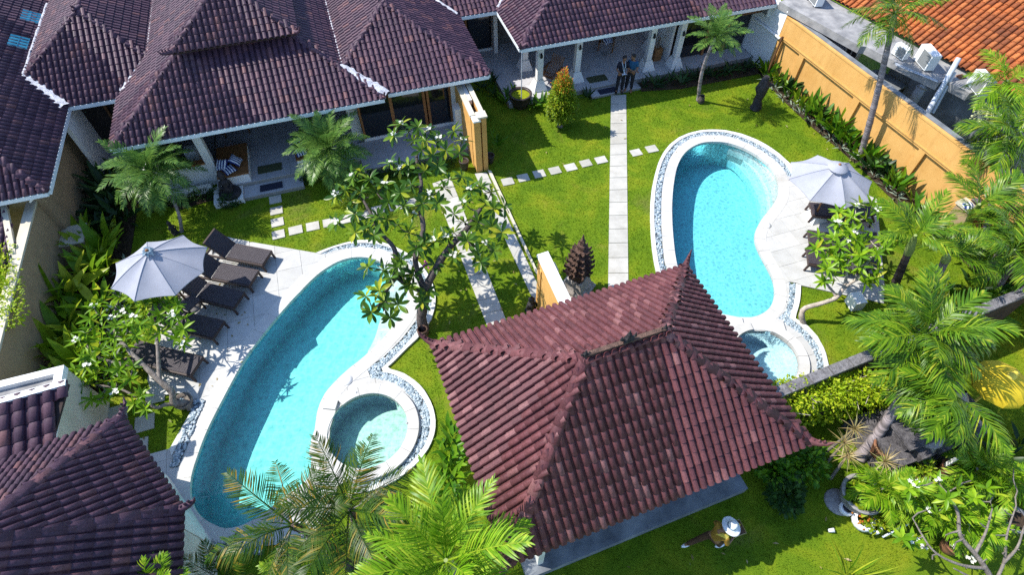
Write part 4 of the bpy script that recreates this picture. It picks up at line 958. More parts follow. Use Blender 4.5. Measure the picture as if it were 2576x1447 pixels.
def lounge_chair(e, n, rz, label):
    p = F(e, n, .2); t = thing('veranda_chair', label, 'chair', p, 'wooden chairs on the right veranda'); m = Matrix.Translation(p) @ Matrix.Rotation(FA + rz, 4, 'Z')
    P = lambda x, y, z: m @ Vector((x, y, z))
    mb = MB(); k = 7
    for i in range(k): 
        x = -.26 + .52 * i / (k - 1); mb.tube([P(x, .36, .40), P(x, .05, .27), P(x, -.22, .30), P(x, -.42, .55), P(x, -.62, .92)], .020, 5)
    mb.build('slung_seat', M['teak'], t)
    for sx in (-.32, .32):
        for a_, b_ in (((sx, .34, 0), (sx, -.30, .52)), ((sx, -.52, 0), (sx, .16, .50))):
            mb = MB(); mb.bar(P(*a_), P(*b_), .05, .05); mb.build('leg', M['teak'], t)
        mb = MB(); mb.bar(P(sx, .32, .52), P(sx, -.45, .58), .09, .03); mb.build('armrest', M['wood_dark'], t)
lounge_chair(15.75, 2.75, 2.2, 'slatted teak lounge chair between the first white columns'); lounge_chair(19.1, 4.45, 2.6, 'dark wooden chair deep inside the right veranda')
t = thing('planter_box', 'square wooden planter with tall dried stalks beside the inner veranda column', 'planter', F(20.85, 2.9, .2)); fpart(t, 'box', 'teak', (20.65, 21.0, 2.75, 3.05, .2, .75))
mb = MB()
for i in range(7): x = random.uniform(-.1, .1); mb.tube([F(20.82 + x, 2.9, .7), F(20.82 + x * 2, 2.9 + random.uniform(-.1, .1), 1.25)], .018, 5)
mb.build('dried_stalks', M['palm_dry'], t)
t = thing('flower_table', 'dark table with a pink orchid at the back of the left veranda', 'table', F(2.9, 3.2, .3)); fpart(t, 'table_top', 'wood_dark', (2.5, 3.5, 2.9, 3.5, .98, 1.03))
for e in (2.55, 3.42):
    for n in (2.95, 3.42): fpart(t, 'leg', 'wood_dark', (e, e + .05, n, n + .05, .3, .98))
f = thing('orchid', 'pink orchid in a dark bowl on the veranda table', 'plant', F(2.9, 3.2, 1.03)); mb = MB(); mb.lathe([(.05, 0), (.16, .05), (.19, .14), (.17, .14)], 12, Matrix.Translation(F(2.9, 3.2, 1.03))); mb.build('bowl', M['pot_dark'], f)
mb = MB()
for i in range(26): mb.ball(F(2.9 + random.gauss(0, .16), 3.2 + random.gauss(0, .12), 1.3 + random.gauss(0, .1)), random.uniform(.025, .05), 6, 4)
mb.build('blossom', M['pink'], f)

# --- pavilion in the front, with the carved ridge
PA = R(20.3); PE = Vector((math.cos(PA), math.sin(PA), 0)); PN = Vector((-PE.y, PE.x, 0)); PC = Vector((2.25, 5.77, 0))
def P(e, n, z): v = PC + PE * e + PN * n; v.z = z; return v
pav = thing('tiled_pavilion', 'open pavilion with reddish-brown hipped tile roof between the two pools', 'pavilion', PC.copy())
rf = Roof(pav, 'roof_red', .168, .252, .12)
he, hn, ze = 3.42, 2.50, 2.88
A, B, C, D, a, b = hip(rf, P, -he, he - .13, -hn, hn, ze, 37.2, 'FLRB'); rf.cap(C, b); rf.cap(D, a)
rf.done()
for q, d in ((A, -PE - PN), (B, PE - PN), (C, PE + PN), (D, -PE + PN)): rf.horn(q, d, .36, .085, .24)
mb = MB(); mb.bar(a + UP * .12, b + UP * .12, .09, .15); mb.build('ridge_wall', M['brick_carved'], pav)
def crest(p, s=1.0, d=PE):
    mb = MB(); p = Vector(p)
    for k in range(4): mb.box(p + UP * (.05 + .085 * k) * s, (.26 * s * (1 - .2 * k), .15 * s * (1 - .15 * k), .09 * s), PA + .1 * k)
    for sg in (-1, 1): mb.tube([p + d * sg * .10 * s + UP * .08 * s, p + d * sg * .22 * s + UP * .16 * s, p + d * sg * .20 * s + UP * .30 * s], [.05 * s, .04 * s, .012 * s], 5)
    mb.tube([p + UP * .3 * s, p + UP * .5 * s], [.06 * s, .01], 5); mb.build('ridge_crest', M['statue'], pav)
crest(a.lerp(b, .52) + UP * .18, .72); crest(a + UP * .14, .40); crest(b + UP * .14, .36)
def ppart(house, name, mat, e0, e1, n0, n1, z0, z1):
    mb = MB(); vs = [P(e, n, z) for z in (z0, z1) for e, n in ((e0, n0), (e1, n0), (e1, n1), (e0, n1))]
    mb.add(vs, [(3, 2, 1, 0), (4, 5, 6, 7), (0, 1, 5, 4), (1, 2, 6, 5), (2, 3, 7, 6), (3, 0, 4, 7)]); return mb.build(name, M[mat], house)
ppart(pav, 'platform', 'conc_dark', -2.95, 2.80, -2.48, 2.2, 0, .32)  # darker material stands in for the roof's shade on the platform
for e in (-2.5, 0, 2.5):
    for n in (-1.95, 1.8): ppart(pav, 'post', 'white', e - .13, e + .13, n - .13, n + .13, .32, 3.0)
ppart(pav, 'back_wall', 'white', -2.5, 2.5, .6, .75, .32, 2.9); ppart(pav, 'side_wall', 'white_dirty', -2.64, -2.5, -2.30, 1.8, .32, 2.75)  # side wall's front end added to keep the sun off the platform
ppart(pav, 'eave_beam', 'wood_dark', -2.9, 2.9, -2.05, -1.9, 2.75, 2.95)

# --- gazebo and box building in the lower left corner
gz = thing('tiled_gazebo', 'polygonal gazebo with grey-brown tile roof in the lower left corner', 'gazebo', Vector((-9.3, 2.1, 0)))
rf = Roof(gz, 'roof_dark', .165, .285, .11, single=300)
ap = G('d', (-123, 1382), 4.45); Tt = G('d', (306, 1052), 2.6); Uu = G('d', (458, 1283), 2.6); Wv = G('d', (127, 1122), 2.6); Vv = G('d', (452, 1447), 2.6)
Wv = Tt + (Wv - Tt) * 1.9; Vv = Uu + (Vv - Uu) * 2.4
rf.plane([Wv, Tt, ap][::-1], (1, 2)); rf.plane([Tt, Uu, ap][::-1], (1, 2)); rf.plane([Uu, Vv, ap][::-1], (1, 2))
rf.cap(Tt, ap, .36, .13); rf.cap(Uu, ap, .36, .13); rf.done()
for q in (Tt, Uu): rf.horn(q, Vector((q.x - ap.x, q.y - ap.y, 0)), .36, .08, .22)
mb = MB(); ins = [q.lerp(Vector((ap.x, ap.y, 2.6)), .16) for q in (Wv, Tt, Uu, Vv)]
for p_, q_ in zip(ins, ins[1:]): mb.bar(Vector((p_.x, p_.y, 1.28)), Vector((q_.x, q_.y, 1.28)), .15, 2.55)
mb.build('wall', M['white_dirty'], gz)
bx = thing('flat_roof_building', 'cream flat-roofed box building beside the gazebo at lower left', 'building', F(-2.5, -9))
fpart(bx, 'wall', 'cream', (-5.2, -.80, -12.5, -7.45, 0, 1.86)); fpart(bx, 'parapet', 'white', (-5.2, -.78, -7.62, -7.43, 1.862, 2.04), (-.97, -.78, -9.6, -7.622, 1.862, 2.04), (-5.2, -.972, -8.35, -8.20, 1.862, 2.0))
fpart(bx, 'roof_slab', 'concrete', (-5.2, -.972, -8.2, -7.622, 1.863, 1.9))
rf = Roof(bx, 'roof_dark', .30, .36, .11, single=160)
q0, q1 = G('d', (-60, 1030), 2.45), G('d', (170, 966), 2.45); q3 = G('d', (124, 1128), 2.10); q2 = q3 + (q0 - q1) * 1.2
rf.plane([q2, q3, q1, q0]); rf.done()
mb = MB(); mb.bar(q0 + UP * .06, q1 + UP * .06, .16, .06); mb.build('ridge_flashing', M['white'], bx)

# --- neighbours on the right: grey flat roof, orange tiles
nb = thing('neighbour_house', 'neighbouring house with orange clay tile roof and grey concrete ledge beyond the yellow wall', 'house', F(28.5, 0))
pts = GS('a4', [(90, 10), (700, 345), (745, 350), (905, 432), (1292, 622), (1330, 600), (1520, 700), (1700, 640), (950, 262), (470, -10), (330, -80)], 2.85)
mb = MB(); mb.poly(pts, thick=.28); mb.build('concrete_ledge', M['concrete'], nb)
w0 = GS('a4', [(95, 25), (690, 352)], 2.57); w1 = GS('a4', [(900, 445), (1285, 632)], 2.57); w2 = GS('a4', [(1330, 610), (1540, 712)], 2.57)
def wallbar(p, q, mat, z1=2.56, inset=.0, th=.2):
    mb = MB(); o = Vector((q.x - p.x, q.y - p.y, 0)).normalized(); o = Vector((-o.y, o.x, 0)) * (th / 2 + inset); o = o if o.x > 0 else -o
    mb.bar(Vector((p.x, p.y, z1 / 2)) + o, Vector((q.x, q.y, z1 / 2)) + o, th, z1); return mb.build('wall', M[mat], nb)
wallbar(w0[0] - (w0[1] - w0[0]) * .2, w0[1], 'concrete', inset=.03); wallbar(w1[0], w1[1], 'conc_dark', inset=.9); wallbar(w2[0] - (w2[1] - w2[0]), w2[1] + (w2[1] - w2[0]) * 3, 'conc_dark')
mb = MB(); c0 = G('a4', (640, 400), 2.3); mb.box(c0, (.14, .62, .52), FA); mb.build('window_frame', M['cream'], nb)
for dy in (-.14, .14): mb = MB(); mb.box(c0 + NV * dy - EV * .06, (.06, .22, .36), FA); mb.build('window_pane', M['dark_int'], nb)
mb = MB(); g = GS('a4', [(745, 530), (840, 520), (1050, 640), (960, 690)], 1.9); mb.poly(g, thick=.08); mb.build('lean_to_roof', M['conc_dark'], nb)
rf = Roof(nb, 'roof_orange', .21, .27, .1, single=300)
o0, o1 = G('a4', (380, -80), 3.0), G('a4', (1760, 665), 3.0); d_ = (o1 - o0).normalized(); nx = Vector((-d_.y, d_.x, 0)); nx = nx if nx.x > 0 else -nx
o1 = o1 + d_ * 2.5; o0 = o0 - d_ * 3; tt = math.tan(R(27)); rf.plane([o0, o1, o1 + nx * 6 + UP * 6 * tt, o0 + nx * 6 + UP * 6 * tt]); rf.done()
def ac_unit(v, p, z, rz, s, label, grp='air conditioner units on the neighbour roof'):
    c = G(v, p, z); t = thing('air_conditioner', label, 'air conditioner', c, grp); m = Matrix.Translation(c) @ Matrix.Rotation(rz, 4, 'Z') @ Matrix.Diagonal((s, s, s, 1))
    mb = MB(); mb.box((0, 0, .33), (.34, .85, .58), M=m); o = mb.build('casing', M['ac'], t)
    mb = MB(); mb.box((-.176, -.10, .33), (.012, .52, .50), M=m); mb.build('grille', M['ac_grill'], t)
    for y in (-.3, .3): mb = MB(); mb.box((0, y, .02), (.40, .06, .04), M=m); mb.build('foot', M['conc_dark'], t)
ac_unit('a4', (985, 425), 2.86, FA + .05, .66, 'white air conditioner unit just behind the tall palm trunk'); ac_unit('a4', (1165, 490), 2.86, FA - .25, .95, 'largest white air conditioner unit, turned beside the orange tiles'); ac_unit('a4', (1565, 680), 2.86, FA - .3, .92, 'white air conditioner unit at the near end of the concrete ledge'); ac_unit('a4', (350, 20), 2.86, FA - .2, .9, 'white air conditioner unit at the far end of the concrete ledge')
t = thing('water_heater', 'pale blue cylindrical tank standing in the gap behind the yellow wall', 'tank', G('a4', (1080, 790), 1.3)); mb = MB(); c = G('a4', (1085, 790), 1.2); mb.lathe([(.22, 0), (.26, .03), (.26, .85), (.20, .95), (.001, .97)], 20, Matrix.Translation(c)); mb.build('tank_body', M['pvc'], t)
mb = MB(); mb.lathe([(.262, .80), (.27, .82), (.27, .86), (.262, .88)], 20, Matrix.Translation(c)); mb.build('tank_band', M['metal'], t)
def pipe(a_, b_, r, label):
    mb = MB(); mb.tube([a_, a_.lerp(b_, .5), b_], r, 10); tag(mb.build('vent_pipe', M['pvc']), label, 'pipe', 'leaning pipes behind the yellow wall')
pipe(G('a4', (1195, 860), 1.9), G('a4', (1440, 435), 3.5), .09, 'thick grey-blue pipe leaning on the concrete ledge'); pipe(G('a4', (1240, 850), 1.9), G('a4', (1408, 540), 3.1), .06, 'thinner grey-blue pipe beside the thick leaning one')
t = thing('pipe_bundle', 'thin grey pipes running along the concrete ledge from the units', 'pipes', G('a4', (1100, 520), 2.87))
for k in range(3): mb = MB(); q = GS('a4', [(960, 470 + k * 8), (1100, 530 + k * 7), (1280, 605 + k * 6)], 2.88); mb.tube(q, .012, 5); mb.build('thin_pipe', M['pvc'], t)
mb = MB(); c = G('a4', (1455, 575), 2.87); mb.box(c, (.26, .2, .05), FA); tag(mb.build('drain_box', M['terracotta']), 'small rusty box lying on the concrete ledge', 'box')

# --- yellow boundary wall with recessed panels
W0, W1 = Vector((11.17, 22.71, 0)), Vector((13.42, 17.0, 0)); wd = (W1 - W0).normalized(); wn = Vector((-wd.y, wd.x, 0)); wn = wn if wn.x > 0 else -wn; wrz = math.atan2(wd.y, wd.x)
yw = thing('boundary_wall', 'long yellow boundary wall with recessed panels along the right side', 'wall', W0.copy())
def wbox(name, s0, s1, d0, d1, z0, z1, mat='yellow', parent=None):
    mb = MB(); vs = [W0 + wd * s + wn * d + UP * z for z in (z0, z1) for s, d in ((s0, d0), (s1, d0), (s1, d1), (s0, d1))]
    mb.add(vs, [(0, 1, 2, 3), (7, 6, 5, 4), (4, 5, 1, 0), (5, 6, 2, 1), (6, 7, 3, 2), (7, 4, 0, 3)]); return mb.build(name, M[mat], parent or yw)
wbox('wall_core', 0, 21, .11, .30, 0, 2.44)
wbox('upper_band', 0, 21, 0, .109, 1.70, 2.441); wbox('moulding', 0, 21, -.03, .108, 1.655, 1.699); wbox('rail', 0, 21, 0, .1085, 1.57, 1.654); wbox('top_lip', 0, 21, -.015, .11, 2.442, 2.50); wbox('coping', 0, 21, .1105, .31, 2.442, 2.53, 'conc_dark')
pn = [(.25, 1.34), (1.62, 4.47), (4.78, 7.68), (7.94, 10.8), (11.1, 13.9), (14.2, 17.0), (17.3, 20.6)]; s_ = 0
for x0, x1 in pn: wbox('pilaster', s_, x0, 0, .107, 0, 1.569); s_ = x1
wbox('pilaster', s_, 21, 0, .107, 0, 1.569)
ww = wbox('white_end_wall', -9, -.02, .0, .24, 0, 2.62, 'white'); wbox('capping', -9, -.02, -.03, .27, 2.62, 2.68, 'white')
mb = MB(); mb.tube([W0 - wd * 1.6 + wn * -.06 + UP * 1.62, W0 - wd * .02 + wn * -.06 + UP * 1.62, W0 + wd * .12 + wn * -.05 + UP * 1.6], .05, 8); mb.build('drain_pipe', M['white'], yw)
t = thing('tree_stake', 'slim wooden stake leaning on the yellow wall near the white end', 'stake', W0 + wd * .3); mb = MB(); mb.tube([W0 + wd * .45 - wn * .35, W0 + wd * .22 - wn * .05 + UP * 1.75], .045, 7); mb.build('pole', M['wood_dark'], t)
ac_unit('a3', (1885, 95), 2.0, FA + .1, .8, 'white air conditioner unit on the white end wall of the right villa', 'air conditioner units on the neighbour roof')
# --- yellow divider wall by the left villa's wing
dv = thing('divider_wall', 'yellow double divider wall with white cap between the two lawns at the villa wing', 'wall', F(11.5, 0))
fpart(dv, 'wall_leaf', 'yellow', (11.25, 11.38, -1.25, 1.0, 0, 2.25)); fpart(dv, 'wall_leaf', 'yellow', (11.60, 11.70, -1.30, 1.0, 0, 2.30)); fpart(dv, 'end_pier', 'yellow', (11.27, 11.50, -1.62, -1.26, 0, 2.22)); fpart(dv, 'end_pier', 'yellow', (11.55, 11.72, -1.60, -1.31, 0, 2.36))
fpart(dv, 'cap', 'cream', (11.22, 11.41, -1.30, 1.0, 2.251, 2.31)); fpart(dv, 'cap', 'cream', (11.57, 11.73, -1.30, 1.0, 2.301, 2.36)); fpart(dv, 'cap', 'white', (11.25, 11.52, -1.64, -1.305, 2.221, 2.28)); fpart(dv, 'cap', 'cream', (11.40, 11.75, -1.66, -1.31, 2.361, 2.42))
fpart(dv, 'pier_block', 'white', (11.02, 11.25, .2, .62, 0, 1.55)); fpart(dv, 'white_coping', 'white', (11.42, 11.55, -.4, .95, 2.1, 2.28)); fpart(dv, 'infill', 'conc_dark', (11.39, 11.59, -1.25, .9, 0, 1.9))
# --- yellow slab wall by the pavilion
sw = thing('gate_wall', 'short yellow wall with sloping white top beside the carved stele', 'wall', F(11.4, -8.4))
q = [G('b3', (190, 472), 2.45), G('b3', (258, 450), 2.45), G('b3', (455, 860), 2.45), G('b3', (380, 880), 2.45)]; dn = (q[3] - q[0]).normalized()
q[2] = q[1] + dn * 3.0; q[3] = q[0] + dn * 3.0
mb = MB(); mb.poly([Vector((p.x, p.y, 2.36)) for p in q], thick=2.36); mb.build('wall_body', M['yellow'], sw)
sx = (q[1] - q[0]).normalized(); mb = MB(); mb.poly([q[0] - sx * .03 - dn * .03 + UP * .0, q[1] + sx * .03 - dn * .03, q[2] + sx * .03, q[3] - sx * .03], thick=.088); mb.build('coping', M['white'], sw)
mb = MB(); m0 = q[0] + dn * .22; mb.poly([Vector((p.x, p.y, 2.1)) for p in (m0 - sx * .03, m0 + sx * .01, m0 + sx * .01 + dn * .10, m0 - sx * .03 + dn * .10)], thick=2.1); mb.build('pilaster', M['yellow'], sw)
mb = MB(); m0 = q[1] + dn * .25; mb.poly([Vector((p.x, p.y, 2.25)) for p in (m0, m0 + sx * .14, m0 + sx * .14 + dn * .3, m0 + dn * .3)], thick=2.25); mb.build('side_pier', M['cream'], sw)
# --- left boundary wall, pump housing
lw = thing('boundary_wall', 'tan boundary wall behind the ginger bed on the left edge', 'wall', F(-2.4, -4)); fpart(lw, 'wall_body', 'tan', (-2.62, -2.40, -7.4, -.96, 0, 2.0)); fpart(lw, 'coping', 'cream', (-2.65, -2.37, -7.4, -.96, 2.001, 2.07))
ph = thing('pump_housing', 'tan box housing with sloped top beside the left ginger bed', 'housing', F(-1.6, -2.4)); pts = GS('b1', [(360, 330), (540, 255), (660, 400), (640, 470), (370, 420)], .75)
c = G('b1', (515, 340), .7); mb = MB(); vs = [c + EV * x + NV * y + UP * z for x, y, z in ((-.55, -.40, -.7), (.50, -.40, -.7), (.50, .42, -.7), (-.55, .42, -.7), (-.55, -.40, .02), (.50, -.40, -.02), (.50, .42, .05), (-.55, .42, .10))]
mb.add(vs, [(3, 2, 1, 0), (4, 5, 6, 7), (0, 1, 5, 4), (1, 2, 6, 5), (2, 3, 7, 6), (3, 0, 4, 7)]); mb.build('box', M['tan'], ph); mb = MB(); mb.box(c + EV * -.02 + UP * .06, (1.10, .86, .05), FA); mb.build('lid', M['cream'], ph)
# --- old roof edge at the far left
er = thing('side_roof', 'small tiled roof with cream verge at the far left edge', 'roof', F(-4, -3)); rf = Roof(er, 'roof_dark', .186, .25, single=80)
e1, e2 = G('b1', (25, 30), 2.25), G('b1', (122, 540), 1.95); far = -EV * 2.2 + UP * .9; rf.plane([e2 - EV * 2.2, e2, e1, e1 - EV * 2.2]); rf.done(); mb = MB(); mb.bar(e1 + UP * .05, e2 + UP * .05, .16, .10); mb.build('verge', M['cream'], er)
# --- dark old wall towards the temple garden
dw = thing('garden_wall', 'old dark stone wall running behind the creeper hedge from the pavilion', 'wall', F(20, -13)); wa, wb = G('d', (1928, 1000), 1.75), G('d', (2600, 726), 1.75)
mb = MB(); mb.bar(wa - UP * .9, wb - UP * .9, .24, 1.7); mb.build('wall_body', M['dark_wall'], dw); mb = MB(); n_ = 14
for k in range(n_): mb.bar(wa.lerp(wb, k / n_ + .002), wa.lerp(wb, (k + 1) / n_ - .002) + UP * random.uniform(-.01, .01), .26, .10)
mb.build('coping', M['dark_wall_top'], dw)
# ================================================================== GARDEN FURNITURE AND ORNAMENTS
def frame_M(p, x, z=UP): x = Vector(x); x.z = 0; x.normalize(); y = z.cross(x); return basis(x, y, z, Vector(p))
def lounger(M_, raise_deg, seat_z, label, group, flat=False):
    """x from the foot to the head"""
    t = thing('sun_lounger', label, 'sun lounger', M_.translation.copy(), group); P_ = lambda x, y, z: M_ @ Vector((x, y, z))
    Ls, Lb, w = 1.28, .74, .66
    mb = MB()
    for sy in (-1, 1): mb.box((Ls / 2, sy * (w / 2 - .03), seat_z - .05), (Ls + .0, .06, .10), M=M_); mb.box((Ls + Lb / 2 + .02, sy * (w / 2 - .03), seat_z - .06), (Lb, .05, .07), M=M_)
    mb.box((.03, 0, seat_z - .05), (.06, w - .125, .10), M=M_); mb.box((Ls + Lb, 0, seat_z - .06), (.05, w - .125, .07), M=M_); mb.build('frame', M['wicker_frame'], t)
    for x in (.04, Ls + Lb - .06):
        for sy in (-1, 1):
            mb = MB(); mb.tube([P_(x, sy * (w / 2 - .04), seat_z - .09), P_(x + (-.05 if x < 1 else .05), sy * (w / 2 - .03), .0)], [.042, .034], 7); mb.build('leg', M['wicker_frame'], t)
    def panel(name, n_, L, m):
        root = MB(); root.box((L / 2, 0, -.012), (L - .02, w - .10, .012), M=m); o = root.build(name, M['wicker'], t)
        mb = MB(); k = int(L / .034)
        for i in range(k):
            x = (i + .5) * L / k; mb.box((x, 0, .004 + .003 * (i % 2)), (L / k * .72, w - .09, .012), M=m)
        for j in range(9): mb.box((L / 2, -w / 2 + .10 + j * (w - .2) / 8, .012), (L - .03, .012, .006), M=m)
        mb.build('weave', M['wicker'], o, 'stuff'); return o
    panel('seat', 0, Ls, M_ @ Matrix.Translation((0, 0, seat_z + .012)))
    b = M_ @ Matrix.Translation((Ls + .01, 0, seat_z + .012)) @ Matrix.Rotation(-R(raise_deg), 4, 'Y'); panel('backrest', 0, Lb, b)
    mb = MB()
    for sy in (-1, 1): mb.bar(b @ Vector((0, sy * (w / 2 - .025), -.02)), b @ Vector((Lb, sy * (w / 2 - .025), -.02)), .05, .05)
    mb.bar(b @ Vector((Lb, -w / 2, -.02)), b @ Vector((Lb, w / 2, -.02)), .05, .05); mb.build('back_frame', M['wicker_frame'], t)
    if raise_deg > 8:
        mb = MB()
        for sy in (-1, 1): mb.bar(b @ Vector((Lb * .6, sy * .22, -.04)), P_(Ls + Lb * .72, sy * .22, seat_z - .07), .03, .03)
        mb.build('prop', M['wicker_frame'], t)
    return t
def lg(view, f1, f2, h1, h2, raise_deg, label, group, z=.34):
    a = (G(view, f1, z + Z_DECK) + G(view, f2, z + Z_DECK)) / 2; b = (G(view, h1, z + Z_DECK) + G(view, h2, z + Z_DECK)) / 2
    lounger(frame_M((a.x, a.y, Z_DECK), b - a), raise_deg, z, label, group)
gl_ = 'wicker loungers on the left deck'
lg('eA', (1285, 215), (1165, 375), (915, 150), (820, 300), 50, 'dark wicker lounger farthest from the gazebo on the left deck, back raised over the lawn', gl_)
lg('eA', (1130, 430), (1035, 600), (760, 370), (655, 520), 50, 'dark wicker lounger next to the big umbrella, with an umbrella shadow across its foot', gl_)
lg('eA', (975, 655), (865, 855), (575, 570), (490, 740), 48, 'dark wicker lounger in the umbrella shadow, beside the small wicker table', gl_)
lg('eA', (755, 970), (645, 1180), (350, 890), (245, 1075), 48, 'dark wicker lounger in the umbrella shadow, on the gazebo side of the wicker table', gl_)
lg('b1', (1520, 1225), (1435, 1395), (1130, 1140), (1035, 1290), 4, 'sunlit flat wicker lounger nearest the gazebo on the left deck', gl_)
c = G('eA', (375, 775), .5); m = frame_M((c.x, c.y, Z_DECK), G('eA', (480, 760), .5) - G('eA', (330, 680), .5)); t = thing('side_table', 'small square wicker table between two loungers on the left deck', 'table', m.translation.copy())
mb = MB(); mb.box((0, 0, .43), (.48, .48, .05), M=m); mb.build('table_top', M['wicker'], t)
for sx in (-1, 1):
    for sy in (-1, 1): mb = MB(); mb.tube([m @ Vector((sx * .20, sy * .20, .41)), m @ Vector((sx * .22, sy * .22, 0))], .03, 6); mb.build('leg', M['wicker_frame'], t)
gr_ = 'wicker loungers on the right deck'
def lr(fa, fb, ha, hb, deg, label): lg('eB', fa, fb, ha, hb, deg, label, gr_)
lr((345, 480), (335, 585), (640, 505), (625, 610), 24, 'dark wicker lounger under the white umbrella on the right deck')
lr((330, 690), (315, 835), (625, 730), (610, 880), 24, 'middle dark wicker lounger on the right deck, beside the umbrella base')
lr((320, 850), (305, 1000), (625, 900), (610, 1045), 24, 'dark wicker lounger nearest the leaning frangipani on the right deck')

def umbrella(tips_v, tips, zr, apex_v, apex, zt, base_v, base, vent, polemat, label, vent_rot=0):
    rim = [G(tips_v, p, zr) for p in tips]; c = sum(rim, Vector()) / len(rim); r = sum((p - c).length for p in rim) / len(rim)
    # regular octagon, turned like the seen tips
    n = 8; ph = math.atan2(*(sum(((Vector(((p - c).normalized().x, (p - c).normalized().y, 0)) for p in rim[:1])), Vector()).yx)); top = Vector((c.x, c.y, zt))
    bp = G(base_v, base, Z_DECK) if base_v else Vector((c.x, c.y, Z_DECK))
    t = thing('sun_umbrella', label, 'umbrella', bp, 'white umbrellas over the loungers')
    K, S = 8, 8
    cv = MB(); tp = [rim[k] if len(rim) == 8 else c + Vector((math.cos(ph + k * math.pi / 4), math.sin(ph + k * math.pi / 4), 0)) * r for k in range(n)]
    for k in range(n):
        a, b = tp[k], tp[(k + 1) % n]; vs = []
        for i in range(S + 1):
            f = i / S; sag = -.05 * math.sin(math.pi * f)
            for j in range(K + 1):
                g = j / K; e = a.lerp(b, g); e = e.lerp(Vector((c.x, c.y, e.z)), .055 * math.sin(math.pi * g))
                p = top.lerp(e, f); p.z += sag * (.35 + .65 * math.sin(math.pi * g)) * .9 + (zt - zr) * .10 * math.sin(math.pi * f) ; p.z -= .015 * math.sin(math.pi * g) * f
                vs.append(p)
        W_ = K + 1; fs = [(i * W_ + j, (i + 1) * W_ + j, (i + 1) * W_ + j + 1, i * W_ + j + 1) for i in range(S) for j in range(K)]
        pm_ = MB(); pm_.add(vs, fs, True); low = [v - UP * .006 for v in vs]; pm_.add(low, [f_[::-1] for f_ in fs], True)
        # hem and seam
        pm_.tube([vs[S * W_ + j] - UP * .01 for j in range(W_)], .008, 4); pm_.tube([vs[i * W_] + UP * .004 for i in range(S + 1)], .009, 4)
        pm_.build('canopy_panel', M['cloth'], t)
        rb = MB(); rb.tube([top - UP * .10, a - UP * .035], .013, 5); rb.build('rib', M[polemat], t)
        rb = MB(); rb.tube([bp.lerp(top, .72), top.lerp(a, .5) - UP * .06], .011, 5); rb.build('strut', M[polemat], t)
    mb = MB(); mb.tube([bp, top + UP * .02], .032, 10); mb.build('pole', M[polemat], t)
    mb = MB(); mb.ball(top + UP * .07, (.05, .05, .06), 10, 6); mb.build('finial', M['teak'], t)
    if vent == 'blue':
        for k in range(9):
            a = k * .72; mb = MB(); q = top + UP * .05; o = Vector((math.cos(a), math.sin(a), 0)); s = Vector((-o.y, o.x, 0)); L = random.uniform(.14, .26)
            mb.add([q, q + o * L * .5 + s * .07 + UP * .05, q + o * L - UP * random.uniform(.02, .08), q + o * L * .5 - s * .07 + UP * .02], [(0, 1, 2, 3), (3, 2, 1, 0)]); mb.build('vent_flap', M['cloth_blue'], t)
    else:
        mb = MB(); prof = [(.03, .07), (.12, .035), (.30, -.035), (.305, -.05)]; mb.lathe([(r_, z_ + .02) for r_, z_ in prof], 16, Matrix.Translation(top)); mb.build('vent_cap', M['cloth'], t)
    return t, bp, c
U1 = umbrella('d', [(461, 592), (521, 622), (512, 684), (441, 743), (338, 758), (279, 726), (291, 663), (370, 609)], 1.98, 'd', (382, 636), 2.62, None, None, 'blue', 'wood_dark', 'white octagonal umbrella with a blue tie at its top over the left loungers')
mb = MB(); p = U1[1]; mb.lathe([(.001, .10), (.10, .10), (.26, .05), (.28, 0)], 18, Matrix.Translation(p)); tag(mb.build('umbrella_base', M['pot_grey']), 'round base under the umbrella with the blue tie', 'umbrella base', 'umbrella bases')
U2 = umbrella('eB', [(390, 95), (650, 157), (838, 310), (822, 475), (620, 530), (333, 465), (160, 290), (175, 152)], 2.02, 'eB', (545, 205), 2.60, 'eB', (365, 605), 'cap', 'teak', 'white octagonal umbrella with a teak finial and slanted pole over the right loungers')
c = G('eB', (345, 660), Z_DECK); mb = MB(); vs = [U2[1] + EV * x + NV * y + UP * z for x, y, z in ((-.30, -.30, 0), (.30, -.30, 0), (.30, .30, 0), (-.30, .30, 0), (-.17, -.17, .30), (.17, -.17, .30), (.17, .17, .30), (-.17, .17, .30))]
mb.add(vs, [(3, 2, 1, 0), (4, 5, 6, 7), (0, 1, 5, 4), (1, 2, 6, 5), (2, 3, 7, 6), (3, 0, 4, 7)]); tag(mb.build('umbrella_base', M['white']), 'white tapered block holding the slanted umbrella pole on the right deck', 'umbrella base', 'umbrella bases')
